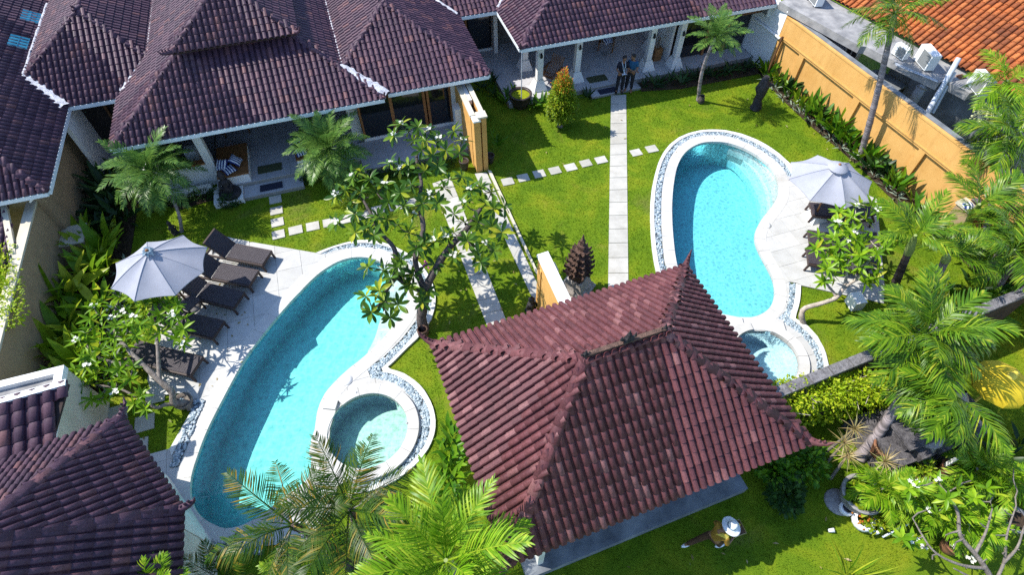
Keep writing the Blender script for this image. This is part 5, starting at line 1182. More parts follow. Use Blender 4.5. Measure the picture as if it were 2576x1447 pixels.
# --- carved stele and guardian
def stele():
    p = G('d', (1448, 728), 0); t = thing('carved_stele', 'dark carved temple stele with flaring tiers on the right lawn', 'stele', p); m = Matrix.Translation(p) @ Matrix.Rotation(FA + R(38), 4, 'Z')
    mb = MB(); prof = [(.46, 0), (.46, .10), (.40, .14), (.40, .22), (.34, .30), (.27, .55), (.25, .62)]
    for (a, z0), (b, z1) in zip(prof, prof[1:]):
        vs = [m @ Vector((sx * r, sy * r, z)) for r, z in ((a, z0), (b, z1)) for sx, sy in ((-1, -1), (1, -1), (1, 1), (-1, 1))]; mb.add(vs, [(0, 1, 5, 4), (1, 2, 6, 5), (2, 3, 7, 6), (3, 0, 4, 7), (4, 5, 6, 7)])
    mb.build('plinth', M['pale_carved'], t)
    z = .62; w = .24; k = 0
    for hgt, w0, fl in ((.22, .26, 0), (.26, .36, 1), (.26, .34, 1), (.25, .29, 1), (.24, .24, 1), (.22, .18, 1), (.22, .12, 0), (.22, .07, 0)):
        mb = MB(); mb.box((0, 0, z + hgt / 2), (w0 * 1.5, w0 * 1.5, hgt), M=m); mb.box((0, 0, z + hgt * .8), (w0 * 1.75, w0 * 1.75, hgt * .28), M=m)
        if fl:
            for a in range(4):
                for b in (-1, 0, 1):
                    an = a * math.pi / 2 + math.pi / 4 + b * .62; rr = w0 * (1.12 if b == 0 else .98)
                    q = Vector((math.cos(an) * rr, math.sin(an) * rr, z + hgt * .72)); o = Vector((math.cos(an), math.sin(an), 0))
                    mb.tube([m @ (q - o * .05), m @ (q + o * .06 + UP * .03), m @ (q + o * .09 + UP * .12)], [.06, .045, .012], 5)
        mb.build('tier', M['brick_carved'], t); z += hgt * .88
    mb = MB(); mb.tube([m @ Vector((0, 0, z)), m @ Vector((0, 0, z + .26))], [.07, .012], 5); mb.build('finial', M['brick_carved'], t)
stele()
def small_figure(name, p, s, mat, label, cat, group=None, rz=0):
    """squat carved guardian: plinth, body, arms, head with headdress"""
    t = thing(name, label, cat, p, group); m = Matrix.Translation(p) @ Matrix.Rotation(rz, 4, 'Z') @ Matrix.Diagonal((s, s, s, 1))
    mb = MB(); mb.box((0, 0, .06), (.34, .34, .12), M=m); mb.build('plinth', M[mat], t)
    mb = MB(); mb.lathe([(.15, .12), (.17, .2), (.15, .32), (.12, .42), (.15, .52), (.13, .60), (.06, .66)], 10, m); mb.build('body', M[mat], t)
    for sx in (-1, 1): mb = MB(); mb.tube([m @ Vector((sx * .13, 0, .56)), m @ Vector((sx * .20, -.05, .42)), m @ Vector((sx * .08, -.15, .36))], [.05 * s, .045 * s, .04 * s], 6); mb.build('arm', M[mat], t)
    mb = MB(); mb.ball((0, -.01, .74), (.10, .11, .11), 10, 7, m); mb.lathe([(.11, .78), (.12, .83), (.08, .88), (.05, .95), (.01, 1.0)], 8, m); mb.build('head', M[mat], t); return t
small_figure('guardian_statue', G('f7', (288, 570), 0), .62, 'pale_carved', 'small pale stone guardian at the foot of the carved stele', 'statue', None, 2.6)
small_figure('guardian_statue', G('b3', (135, 905), 0), .85, 'statue', 'dark small statue at the foot of the yellow gate wall', 'statue', None, .4)
small_figure('bird_statue', G('eD', (245, 1330), 0), .60, 'statue', 'dark crouching statue at the foot of the leaning palm on the left lawn', 'statue', None, .9)
p = F(2.62, -.22, .22); t = small_figure('seated_statue', p, 1.05, 'statue', 'dark seated stone figure on a round base by the left veranda step', 'statue', None, FA); mb = MB(); mb.lathe([(.001, .03), (.34, .03), (.38, -.02), (.38, -.10), (.36, -.12)], 20, Matrix.Translation(p + UP * .1)); mb.build('round_base', M['statue'], t)
def totem():
    p = G('a3', (1815, 820), 0); t = thing('carved_post', 'tall gnarled dark carved wooden figure on the lawn beside the yellow wall', 'statue', p)
    mb = MB(); mb.tube([p + Vector((x, y, z)) for x, y, z in ((0, 0, 0), (.05, .03, .22), (.0, .04, .42), (.05, .06, .65), (.0, .08, .9), (.06, .09, 1.1), (.02, .10, 1.3), (.05, .10, 1.45))], [.22, .20, .16, .18, .25, .23, .15, .10], 9); mb.build('trunk', M['statue'], t)
    for q, a in (((.10, .08, 1.05), (.42, .0, 1.1)), ((.08, .06, .95), (-.12, -.02, 1.3)), ((.05, .03, .3), (.22, -.08, .05)), ((.05, .03, .25), (-.18, .06, .02))):
        mb = MB(); q, a = p + Vector(q), p + Vector(a); mb.tube([q, q.lerp(a, .5) + UP * .05, a], [.10, .08, .03], 6); mb.build('root_limb', M['statue'], t)
totem()
def pot(name, p, r, h, mat, label, group=None, fill='soil', lip=1.08):
    t = thing(name, label, 'pot', p, group); m = Matrix.Translation(p)
    mb = MB(); mb.lathe([(r * .62, 0), (r * .70, .02), (r * .95, h * .55), (r, h * .9), (r * lip, h * .93), (r * lip, h), (r * .88, h), (r * .86, h * .85)], 24, m); mb.build('bowl', M[mat], t)
    mb = MB(); mb.lathe([(.001, h * .86), (r * .87, h * .86)], 24, m); mb.build('filling', M[fill], t); return t
POTS = {}
POTS['lotus1'] = pot('glazed_pot', G('f5', (300, 660), 0), .44, .60, 'pot_dark', 'large brown round pot filled with green water plants on the right lawn', None, 'topiary')
pot('glazed_pot', G('b1', (1145, 130), 0), .27, .62, 'pot_dark', 'dark tall pot in the shade of the left lawn by the leaning palm'); pot('glazed_pot', G('b2', (1565, -175), 0), .17, .42, 'pot_dark', 'dark pot at the left foot of the divider wall'); pot('glazed_pot', G('b2', (1755, -225), 0), .17, .36, 'pot_dark', 'dark pot at the right foot of the divider wall')
t = thing('rain_chain', 'thin pale rain pipe dropping from the roof corner into the brown pot', 'pipe', F(14.02, 1.45)); mb = MB(); mb.tube([F(14.02, 1.44, 2.55), F(14.04, 1.46, .5)], .018, 6); mb.build('pipe_run', M['pvc'], t)
p = G('b4', (640, 850), 0); mb = MB(); m = Matrix.Translation(p) @ Matrix.Rotation(FA - .15, 4, 'Z'); mb.box((0, 0, .20), (.34, .42, .40), M=m); t = thing('stone_block', 'white square block on the grass at the right deck corner', 'block', p); mb.build('body', M['white'], t); mb = MB(); mb.box((.172, 0, .20), (.012, .36, .34), M=m); mb.build('side_plate', M['cream'], t)
t = thing('log_pot', 'carved dark tree stump pot at the foot of the big frangipani', 'pot', G('z1', (1440, 1110), 0)); p = G('z1', (1450, 1120), 0); mb = MB(); mb.lathe([(.10, 0), (.16, .05), (.17, .3), (.14, .36), (.12, .30)], 10, Matrix.Translation(p)); mb.build('bowl', M['brick_carved'], t)
p = G('c1', (1395, 160), Z_DECK); t = thing('coconut_ashtray', 'round brown bowl with pale stones on the deck edge by the left frangipani', 'bowl', p); mb = MB(); mb.lathe([(.12, 0), (.22, .06), (.25, .20), (.23, .22), (.19, .10), (.001, .08)], 18, Matrix.Translation(p)); mb.build('bowl', M['bark'], t)
for i in range(6): mb = MB(); mb.ball(p + Vector((random.uniform(-.09, .09), random.uniform(-.09, .09), .12)), .04, 7, 5); mb.build('stone', M['pebble'], t)
# --- temple garden at the lower right
def shrine():
    o = F(18.35, -15.25); t = thing('stone_shrine', 'dark stepped stone shrine with yellow cloth among palms in the temple garden', 'shrine', o)
    def blk(name, e0, e1, n0, n1, z0, z1, mat='temple'): mb = MB(); mb.fbox(e0, e1, n0, n1, z0, z1); return mb.build(name, M[mat], t)
    blk('plinth_step', 17.75, 20.6, -15.75, -14.2, 0, .35); blk('plinth_step', 17.95, 20.4, -15.6, -14.3, .352, .62); blk('plinth_step', 17.85, 20.5, -15.68, -14.25, .622, .74)
    blk('plinth_step', 18.25, 20.1, -15.4, -14.5, .742, 1.05); blk('plinth_step', 18.15, 20.2, -15.48, -14.42, 1.052, 1.14); blk('altar_body', 18.75, 19.7, -15.2, -14.6, 1.142, 1.75); blk('altar_top', 18.6, 19.85, -15.3, -14.5, 1.752, 1.86)
    for e in (18.4, 19.0, 19.6): blk('carved_block', e, e + .34, -15.72, -15.42, .742, .95)
    for e in (17.9, 18.6, 19.3, 20.0): blk('carved_block', e, e + .30, -15.86, -15.62, .36, .60)
    mb = MB(); vs = []; N = 14
    for j in range(5):
        for i in range(N):
            a = 2 * math.pi * i / N; r = .16 + .085 * j + .03 * math.sin(i * 3.1 + j); vs.append(F(19.3 + r * 1.25 * math.cos(a), -14.9 + r * .8 * math.sin(a), 2.0 - .20 * j + .03 * math.sin(i * 2.3)))
    mb.add(vs, [(j * N + i, (j + 1) * N + i, (j + 1) * N + (i + 1) % N, j * N + (i + 1) % N) for j in range(4) for i in range(N)] + [tuple(range(N))], True); mb.build('yellow_cloth', M['cloth_yellow'], t)
    mb = MB(); mb.lathe([(.22, 1.87), (.18, 2.1), (.24, 2.14), (.12, 2.25), (.04, 2.4)], 8, Matrix.Translation(F(19.3, -14.9))); mb.build('altar_crown', M['pale_carved'], t)
    # pale round drum seen in the sun
    mb = MB(); mb.lathe([(.34, .745), (.36, .80), (.30, .86), (.28, 1.02), (.34, 1.08), (.32, 1.1), (.001, 1.12)], 20, Matrix.Translation(F(18.85, -15.3))); mb.build('offering_drum', M['pale_carved'], t)
shrine()
def parasol():
    top = G('b4', (1835, 1385), 2.75); c = Vector((top.x, top.y, 0)); t = thing('ceremonial_parasol', 'yellow cloth parasol with a fringe above the temple garden shrine', 'parasol', c)
    n = 10
    for k in range(n):
        a, b = [2 * math.pi * (k + d) / n for d in (0, 1)]; mb = MB(); vs = []
        for r, z in ((.03, 2.75), (.30, 2.67), (.58, 2.50), (.61, 2.30)):
            for f in (0, .5, 1): an = a + (b - a) * f; q = 1 - (.04 if f == .5 else 0); vs.append(c + Vector((math.cos(an) * r * q, math.sin(an) * r * q, z)))
        fs = [(i * 3 + j, (i + 1) * 3 + j, (i + 1) * 3 + j + 1, i * 3 + j + 1) for i in range(3) for j in range(2)]; mb.add(vs, fs, True); mb.add([v - UP * .006 for v in vs], [f[::-1] for f in fs], True); mb.build('cloth_panel', M['cloth_yellow'], t)
    mb = MB(); mb.tube([c, c + UP * 2.85], .03, 8); mb.build('pole', M['foil'], t); mb = MB(); mb.lathe([(.10, 2.74), (.09, 2.82), (.05, 2.86), (.06, 2.92), (.005, 3.0)], 8, Matrix.Translation(c)); mb.build('finial', M['foil'], t)
parasol()
p = G('c4', (640, 890), 0); pot('lotus_pot', p, .46, .55, 'pot_grey', 'wide grey stone pot with floating lotus leaves in the temple garden', None, 'darkleaf', 1.06)
LOTUS = p
t = thing('stone_disc', 'flat grey stone disc leaning beside the lotus pot', 'stone', G('c4', (530, 900), 0)); mb = MB(); mb.lathe([(.001, .07), (.30, .06), (.33, .02), (.33, 0)], 20, Matrix.Translation(G('c4', (530, 900), 0))); mb.build('disc', M['pot_grey'], t)
def shell():
    p = G('c4', (690, 1060), 0); t = thing('shell_planter', 'white scroll-shaped planter with orange flowers near the lotus pot', 'planter', p)
    for i, (dx, dy, rr) in enumerate(((-.26, .30, .17), (.0, 0, .24), (.22, -.10, .19))):
        mb = MB(); m = Matrix.Translation(p + Vector((dx, dy, 0))); mb.lathe([(rr * .6, 0), (rr, rr * .5), (rr * 1.02, rr * 1.1), (rr * .75, rr * 1.25), (rr * .6, rr * .9)], 14, m); mb.build('scroll', M['shell'], t)
    mb = MB()
    for i in range(30): q = p + Vector((random.gauss(.05, .2), random.gauss(.1, .2), random.uniform(.22, .40))); mb.ball(q, .03, 5, 3)
    mb.build('blossom', M['topiary_tip'], t)
shell()
p = G('c4', (1300, 690), 0); t = pot('terracotta_jar', p, .22, .5, 'terracotta', 'terracotta jar lying by the shrine with a pale post beside it'); mb = MB(); mb.bar(G('c4', (1310, 640), .3), G('c4', (1420, 575), .9), .08, .08); tag(mb.build('white_post', M['white']), 'pale slim post behind the terracotta jar', 'post')
for v, q, r, h, lb in (('c4', (960, 740), .24, .45, 'terracotta pot under the spiky plants by the shrine'), ('c4', (800, 560), .30, .7, 'tan square-looking pot under the middle spiky plant'), ('c4', (1340, 1250), .22, .4, 'tan pot among the bare frangipani branches'), ('c4', (1800, 1060), .30, .35, 'grey round pot under the bare branches at right')): pot('clay_pot', G(v, q, 0), r, h, 'pot_grey' if 'grey' in lb else 'terracotta', lb, 'pots in the temple garden')
mb = MB(); mb.tube([G('c4', (865, 1165), .1), G('c4', (1060, 1065), .35)], .025, 7); tag(mb.build('metal_rod', M['pvc']), 'grey rod lying on the grass under the branches', 'rod')
p = G('c4', (450, 1120), 0); t = thing('paper_cup', 'small white cup lying on the front lawn', 'cup', p); m = Matrix.Translation(p + UP * .05) @ Matrix.Rotation(R(70), 4, 'Y'); mb = MB(); mb.lathe([(.04, 0), (.055, .13), (.05, .13), (.036, .01)], 12, m); mb.build('cup_wall', M['hat'], t); mb = MB(); mb.lathe([(.001, .004), (.038, .004)], 12, m); mb.build('cup_base', M['foil'], t)
t = thing('statue_on_pedestal', 'tan pedestal with a weathered figure beyond the palms at right', 'statue', G('f8', (665, 270), .4)); p = G('f8', (690, 290), 0); mb = MB(); mb.box(p + UP * .55, (.75, .62, 1.1), FA + .1); mb.build('pedestal', M['tan'], t); mb = MB(); mb.box(p + UP * 1.15, (.85, .72, .10), FA + .1); mb.build('pedestal_cap', M['cream'], t)
mb = MB(); mb.tube([p + UP * 1.2, p + UP * 1.4 + EV * .2, p + UP * 1.45 + EV * .5], [.22, .16, .06], 8); mb.build('figure', M['temple'], t)
cl = MB(); q = p - EV * .30 + UP * 1.21; cl.lathe([(.001, .12), (.10, .10), (.17, .03), (.19, 0)], 10, Matrix.Translation(q)); tag(cl.build('blue_cloth', M['striped']), 'blue and white cloth bundled on the tan pedestal', 'cloth')
# ================================================================== PALMS, TREES, PLANTS
def frond_mesh(L, pairs, ll, lw, mat, droop=.55, vee=.35, tip=.35, lean=.75, seed=1, ragged=0.0, lsag=.35, jit=.15):
    """a feather frond: arching midrib along +X with leaflets as folded strips"""
    rg = random.Random(seed); mb = MB()
    def mid(s): return Vector((L * (s - .10 * droop * s ** 3), 0, L * (.10 * s - droop * .55 * s ** 2.2)))
    P_ = [mid(i / 10) for i in range(11)]; r = .012 + .006 * L
    vs = []; fs = []
    for i, p in enumerate(P_):
        w = r * (1 - .8 * i / 10); vs += [p + Vector((0, -w, 0)), p + Vector((0, 0, w * .8)), p + Vector((0, w, 0)), p + Vector((0, 0, -w * .6))]
    for i in range(10):
        for k in range(4): fs.append((i * 4 + k, i * 4 + (k + 1) % 4, (i + 1) * 4 + (k + 1) % 4, (i + 1) * 4 + k))
    mb.add(vs, fs, True)
    for i in range(pairs):
        s = .16 + .84 * (i + .5) / pairs; p = mid(s); t = (mid(min(s + .03, 1)) - mid(s - .03)).normalized(); up = Vector((0, 1, 0)).cross(t) * -1
        if up.z < 0: up = -up
        prof = math.sin(math.pi * min(1, (s - .10) / .9) ** .75) ** .6 * (1 - tip * s ** 3)
        for sd in (-1, 1):
            if ragged and rg.random() < ragged: continue
            l = ll * max(prof, .25) * rg.uniform(.85, 1.12); a = lean * (.75 + .5 * s) + rg.gauss(0, jit)
            d = (Vector((0, sd, 0)) * math.cos(a) + t * math.sin(a) + up * (vee + rg.gauss(0, jit * 1.25))).normalized()
            wv = d.cross(up).normalized() * (lw / 2); sag = Vector((0, 0, -1)) * l * lsag * rg.uniform(.7, 1.4)
            q0 = p; q1 = p + d * l * .45 + sag * .18; q2 = p + d * l * .80 + sag * .55; q3 = p + d * l + sag
            mb.add([q0 - wv * .5, q0 + wv * .5, q1 - wv, q1 + wv, q2 - wv * .7, q2 + wv * .7, q3 - wv * .06, q3 + wv * .06], [(0, 1, 3, 2), (2, 3, 5, 4), (4, 5, 7, 6)], True)
    return mb.mesh(M[mat], 'frond')
FR = {}
def fronds(kind):
    if kind in FR: return FR[kind]
    K = dict(date=(1.15, 46, .30, .017, 'palm_date', .75, .30, .3, .55, .30), date_s=(.95, 40, .24, .015, 'palm_date', .7, .3, .3, .55, .3), manila=(1.55, 42, .56, .034, 'palm_green', .80, .20, .35, .72, .50), bright=(1.65, 46, .54, .030, 'palm_bright', .35, .30, .35, .80, .30), coco=(1.8, 40, .56, .026, 'palm_olive', .55, .12, .4, .60, .55),
             dry=(1.5, 40, .42, .020, 'palm_dry', 1.0, -.1, .4, .7, .8), fan=(1.5, 50, .52, .026, 'palm_bright', .75, .15, .4, .65, .5), tall=(1.6, 50, .5, .024, 'palm_green', .6, .2, .35, .7, .5), areca=(.95, 26, .34, .034, 'palm_bright', .7, .15, .35, .7, .35), yellowish=(1.0, 30, .34, .03, 'ginger_gold', .7, .15, .35, .7, .4))[kind]
    FR[kind] = [frond_mesh(K[0] * s, K[1], K[2], K[3], K[4], K[5] * d, K[6], K[7], K[8], 11 * i + 3, .04 + .05 * i, K[9], .05 if kind in ('coco', 'date', 'date_s', 'dry') else .09 if kind == 'bright' else .11) for i, (s, d) in enumerate(((1, .8), (1.06, 1.0), (.93, 1.25), (1.0, 1.1)))]
    return FR[kind]
def palm(name, base, crown, kind, n, label, group, r=.10, trunk='palm_trunk', bend=(0, 0), shaft=0, el=(78, -25), scale=1, wind=0, dry=0, azs=None, seed=0, top_r=None):
    rg = random.Random(seed + 5); base, crown = Vector(base), Vector(crown); t = thing(name, label, 'palm tree', base, group)
    K = 16; pts = []; b = Vector((bend[0], bend[1], 0))
    for i in range(K + 1): s = i / K; pts.append(base.lerp(crown, s) + b * math.sin(math.pi * s))
    rad = [((r * 1.35 if i == 0 else r) * (1 - .25 * i / K)) * (1 + (.05 if i % 2 else -.02)) for i in range(K + 1)]
    if top_r: rad = [x * (1 + (top_r - 1) * (i / K)) for i, x in enumerate(rad)]
    mb = MB(); P2 = []; R2 = []
    for i in range(K):
        for f, k in ((0, 1.05), (.85, .98)): P2.append(pts[i].lerp(pts[i + 1], f)); R2.append((rad[i] * (1 - f) + rad[i + 1] * f) * k)
    P2.append(pts[-1]); R2.append(rad[-1]); mb.tube(P2, R2, 9); tr = mb.build('trunk', M[trunk], t)
    ax = (pts[-1] - pts[-2]).normalized()
    if shaft:
        mb = MB(); mb.tube([crown - ax * .02, crown + ax * shaft * .25, crown + ax * shaft * .7, crown + ax * shaft], [rad[-1] * 1.25, rad[-1] * 1.30, rad[-1] * .95, rad[-1] * .45], 9); mb.build('crownshaft', M['crownshaft'], t); crown = crown + ax * shaft * .92
    meshes = fronds(kind); ga = rg.uniform(0, 6)
    axm = ax.to_track_quat('Z', 'Y').to_matrix().to_4x4() if abs(ax.z) < .97 else Matrix.Identity(4)
    for i in range(n):
        s = (i + .5) / n; az = ga + i * 2.39996 if azs is None else azs[i % len(azs)] + rg.uniform(-.2, .2); e = el[0] + (el[1] - el[0]) * s ** .9 + rg.uniform(-8, 8)
        if wind: az += wind * math.sin(az - 3.4) * .5
        m = Matrix.Translation(crown + Vector((math.cos(az), math.sin(az), 0)) * .04) @ Matrix.Rotation(az, 4, 'Z') @ Matrix.Rotation(-R(e), 4, 'Y') @ Matrix.Rotation(rg.uniform(-.35, .35), 4, 'X') @ Matrix.Scale(scale * rg.uniform(.86, 1.1), 4)
        put('frond', rg.choice(meshes), t, m)
    for i in range(dry):
        az = rg.uniform(0, 6.28); m = Matrix.Translation(crown - UP * .05) @ Matrix.Rotation(az, 4, 'Z') @ Matrix.Rotation(R(rg.uniform(5, 30)), 4, 'Y') @ Matrix.Scale(scale * rg.uniform(.8, 1), 4)
        put('dry_frond', rg.choice(fronds('dry')), t, m)
    return t
gp = 'palms around the lawns'
def along(b, c, k): return (c - b) * k
palm('date_palm', G('d', (457, 583), 0), G('d', (378, 428), 2.0), 'date', 44, 'small feathery date palm with a curved slim trunk leaning over the left lawn', gp, .055, 'palm_trunk', (.28, -.05), seed=1, el=(80, -42), scale=1.28)
palm('date_palm', G('d', (838, 470), 0), G('d', (826, 372), 1.7), 'date', 44, 'short feathery date palm in front of the left veranda floor', gp, .07, 'palm_trunk_dark', seed=2, el=(82, -45), scale=1.25)
palm('date_palm', G('d', (1757, 252), 0), G('d', (1800, 92), 2.9), 'date_s', 30, 'slender small-headed date palm with a pale trunk before the right veranda', gp, .075, 'palm_trunk', (-.15, .02), seed=3, el=(82, -15), scale=1.2)
mb = MB(); p = G('d', (1762, 258), 0); mb.lathe([(.10, 0), (.15, .05), (.13, .22), (.09, .30), (.11, .34)], 9, Matrix.Translation(p)); t = thing('stump_pot', 'dark stump-shaped pot at the foot of the slender date palm', 'pot', p); mb.build('bowl', M['bark_dark'], t)
palm('tall_palm', G('d', (2163, 398), 0), G('d', (2244, 66), 4.7), 'tall', 17, 'tall palm with a bare grey trunk standing against the yellow wall', gp, .115, 'palm_trunk', (0, -.1), .45, seed=4, el=(70, -35), wind=.5)
palm('fan_palm', G('a4', (1690, 1000), 0), G('a4', (1790, 640), 3.6), 'fan', 12, 'palm with drooping light fronds at the right edge above the neighbour ledge', gp, .12, 'palm_trunk', shaft=.4, seed=5, el=(70, -40), scale=.85)
palm('leafy_palm', G('f8', (845, 470), 0), G('a4', (1790, 1080), 3.2), 'manila', 20, 'dense dark green palm at the right edge in front of the yellow wall', gp, .10, shaft=.3, seed=6, el=(75, -50), wind=.6, scale=.95)
palm('manila_palm', G('f8', (335, 655), 0), G('f8', (432, 425), 2.1), 'manila', 8, 'manila palm with pale crownshaft nearest the right deck corner', gp, .125, 'palm_trunk_dark', shaft=.85, seed=7, el=(80, 15), scale=.78, azs=[.2, .9, -.4, 1.7, 2.5, -1.0, 3.1, .5])
palm('manila_palm', G('f8', (525, 705), 0), G('f8', (648, 470), 2.15), 'manila', 8, 'manila palm with thick ringed trunk in the middle of the side lawn', gp, .13, 'palm_trunk', shaft=.3, seed=8, el=(70, -20), scale=.80, azs=[-.5, .1, .6, -1.0, 1.4, 2.4, .9, .3])
palm('manila_palm', G('f8', (715, 360), 0), G('f8', (790, 235), 1.7), 'manila', 9, 'manila palm with a long yellow-green crownshaft by the tan pedestal', gp, .12, 'palm_trunk_dark', shaft=1.30, seed=9, el=(78, -8), scale=.92, azs=[0, .7, -.6, 1.5, 2.4, -1.3, .3, 1.1, -.2])
palm('manila_palm', G('f8', (945, 640), 0), G('f8', (1110, 390), 2.2), 'manila', 9, 'manila palm at the far right edge above the dark wall', gp, .085, 'palm_trunk', shaft=.4, seed=10, el=(70, -20), scale=.75)
palm('manila_palm', G('f8', (870, 570), 0), G('f8', (1040, 290), 2.4), 'manila', 9, 'manila palm with slanting trunk behind the far right one', gp, .085, 'palm_trunk', shaft=.4, seed=21, el=(70, -20), scale=.75)
palm('slim_palm', G('f8', (810, 480), 0), G('f8', (850, 270), 2.2), 'tall', 9, 'slim palm stem between the manila palms at right', gp, .05, 'palm_trunk', shaft=.2, seed=22, scale=.7)
palm('leafy_palm', G('c4', (690, 565), 0), G('d', (2318, 872), 3.0), 'manila', 28, 'big bushy palm over the creeper hedge and shrine', gp, .13, 'palm_trunk', (.15, -.05), shaft=.35, seed=11, el=(74, -42), scale=.98, wind=.7)
palm('leafy_palm', G('d', (2470, 1080), 0), G('d', (2405, 1000), 2.5), 'manila', 17, 'bushy palm hanging over the shrine and the yellow parasol', gp, .11, 'palm_trunk', shaft=.3, seed=12, el=(60, -45), scale=.84, azs=[2.2, 3.0, -2.6, -1.9, -1.3, 1.6, -2.2, 2.7, -1.6, -2.9])
palm('coconut_palm', G('d', (915, 1420), 0), G('d', (878, 1283), 3.2), 'coco', 13, 'olive-green coconut palm leaning over the left spa with dry grey fronds', gp, .10, 'palm_trunk_dark', (.1, .1), seed=13, el=(72, -18), scale=.90, dry=3, top_r=.9)
palm('coconut_palm', G('d', (880, 1425), 0), G('d', (735, 1322), 2.9), 'coco', 11, 'olive coconut palm with a slanted trunk at the near end of the left pool', gp, .10, 'palm_trunk_dark', (0, .1), seed=14, el=(62, -22), scale=.82, dry=4)
palm('bright_palm', G('d', (1185, 1480), 0), G('d', (1128, 1418), 3.4), 'bright', 15, 'bright green palm in front of the pavilion corner', gp, .11, 'palm_trunk', shaft=.3, seed=15, el=(74, -15), scale=.98)
palm('golden_palm', G('d', (780, 1500), 0), G('d', (770, 1468), 1.6), 'yellowish', 15, 'low yellowish palm at the bottom edge beneath the coconut palms', gp, .06, seed=16, el=(75, -10), scale=.9)
palm('golden_palm', G('d', (560, 1500), 0), G('d', (560, 1458), 1.3), 'coco', 11, 'low olive palm at the bottom edge beside the gazebo wall', gp, .06, 'palm_trunk_dark', seed=17, el=(75, 10), scale=.55)
palm('golden_palm', G('d', (385, 1500), 0), G('d', (385, 1478), 2.6), 'areca', 12, 'light green palm tip rising before the gazebo roof at the bottom edge', gp, .05, seed=18, el=(85, 25), scale=.75)
palm('areca_palm', G('c4', (840, 860), 0), G('c4', (860, 800), .9), 'areca', 12, 'small light areca palm beside the lotus pot', gp, .05, seed=19, el=(75, -20), scale=.8)
for i, (q, lb) in enumerate((((980, 900), 'light areca palm among the spiky plants'), ((1230, 1010), 'light areca palm under the bare branches'), ((1560, 700), 'light areca palm right of the terracotta jar'), ((1750, 760), 'light areca palm at the right edge below the shrine'), ((1500, 1120), 'low areca palm in the tangle of branches'))):
    palm('areca_palm', G('c4', q, 0), G('c4', (q[0] + 15, q[1] - 50), .8), 'areca', 13, lb, gp, .045, seed=40 + i, el=(78, -15), scale=.85)
palm('leafy_palm', G('d', (2590, 760), 0), G('d', (2555, 640), 2.6), 'manila', 14, 'leafy palm cut by the right edge above the dark wall', gp, .10, shaft=.3, seed=60, el=(72, -40), scale=.9, wind=.4)
# pale flower spray below the right edge palm crown
c = G('a4', (1650, 850), 3.1); t = thing('flower_spray', 'creamy branching flower spray under the light palm at the right edge', 'flowers', c); mb = MB()
for i in range(60):
    a, r_ = random.uniform(0, 6.28), random.uniform(.1, .45); q = c + Vector((math.cos(a) * r_, math.sin(a) * r_, random.uniform(-.3, .25))); mb.tube([c + UP * .2, c.lerp(q, .6) + UP * .1, q], .006, 4, cap=False)
    mb.ball(q, random.uniform(.02, .045), 5, 3)
mb.build('spray', M['cc'], t, 'stuff')

def leaf_mesh(L, w, mat, fold=.18, curl=.12, n=5, shape='obovate', name='leaf'):
    mb = MB(); vs = []
    for i in range(n + 1):
        s = i / n
        k = {'obovate': math.sin(math.pi * s ** 1.35) ** .8, 'lance': math.sin(math.pi * s ** .8) ** .75, 'strap': (1 - s ** 3) * (.55 + .45 * math.sin(math.pi * min(1, s * 1.3)))}[shape]
        k = max(k, .04); z = -curl * L * s * s; vs += [Vector((L * s, -w / 2 * k, z + fold * w * k)), Vector((L * s, 0, z)), Vector((L * s, w / 2 * k, z + fold * w * k))]
    fs = [(i * 3 + j, (i + 1) * 3 + j, (i + 1) * 3 + j + 1, i * 3 + j + 1) for i in range(n) for j in range(2)]; mb.add(vs, fs, True); return mb.mesh(M[mat], name)
def flower_mesh():
    mb = MB()
    for c in range(6):
        o = Vector((random.gauss(0, .045), random.gauss(0, .045), random.uniform(0, .05)))
        for k in range(5):
            a = k * 1.2566 + c; d = Vector((math.cos(a), math.sin(a), .35)); s = Vector((-d.y, d.x, .1)); mb.add([o, o + d * .028 + s * .018, o + d * .052, o + d * .028 - s * .018], [(0, 1, 2, 3)], True)
    return mb.mesh(M['petal'], 'flower_cluster')
FLW = [flower_mesh() for _ in range(3)]
def rosette_mats(p, ax, n, s, rg, el=(10, 55)):
    q = ax.to_track_quat('Z', 'Y').to_matrix().to_4x4(); out = []; a0 = rg.uniform(0, 6.28)
    for i in range(n):
        a = a0 + i * 2.39996; e = el[0] + (el[1] - el[0]) * (i / n) + rg.uniform(-10, 10)
        out.append(Matrix.Translation(p) @ q @ Matrix.Rotation(a, 4, 'Z') @ Matrix.Rotation(-R(e), 4, 'Y') @ Matrix.Rotation(rg.uniform(-.4, .4), 4, 'X') @ Matrix.Scale(s * rg.uniform(.75, 1.15), 4))
    return out
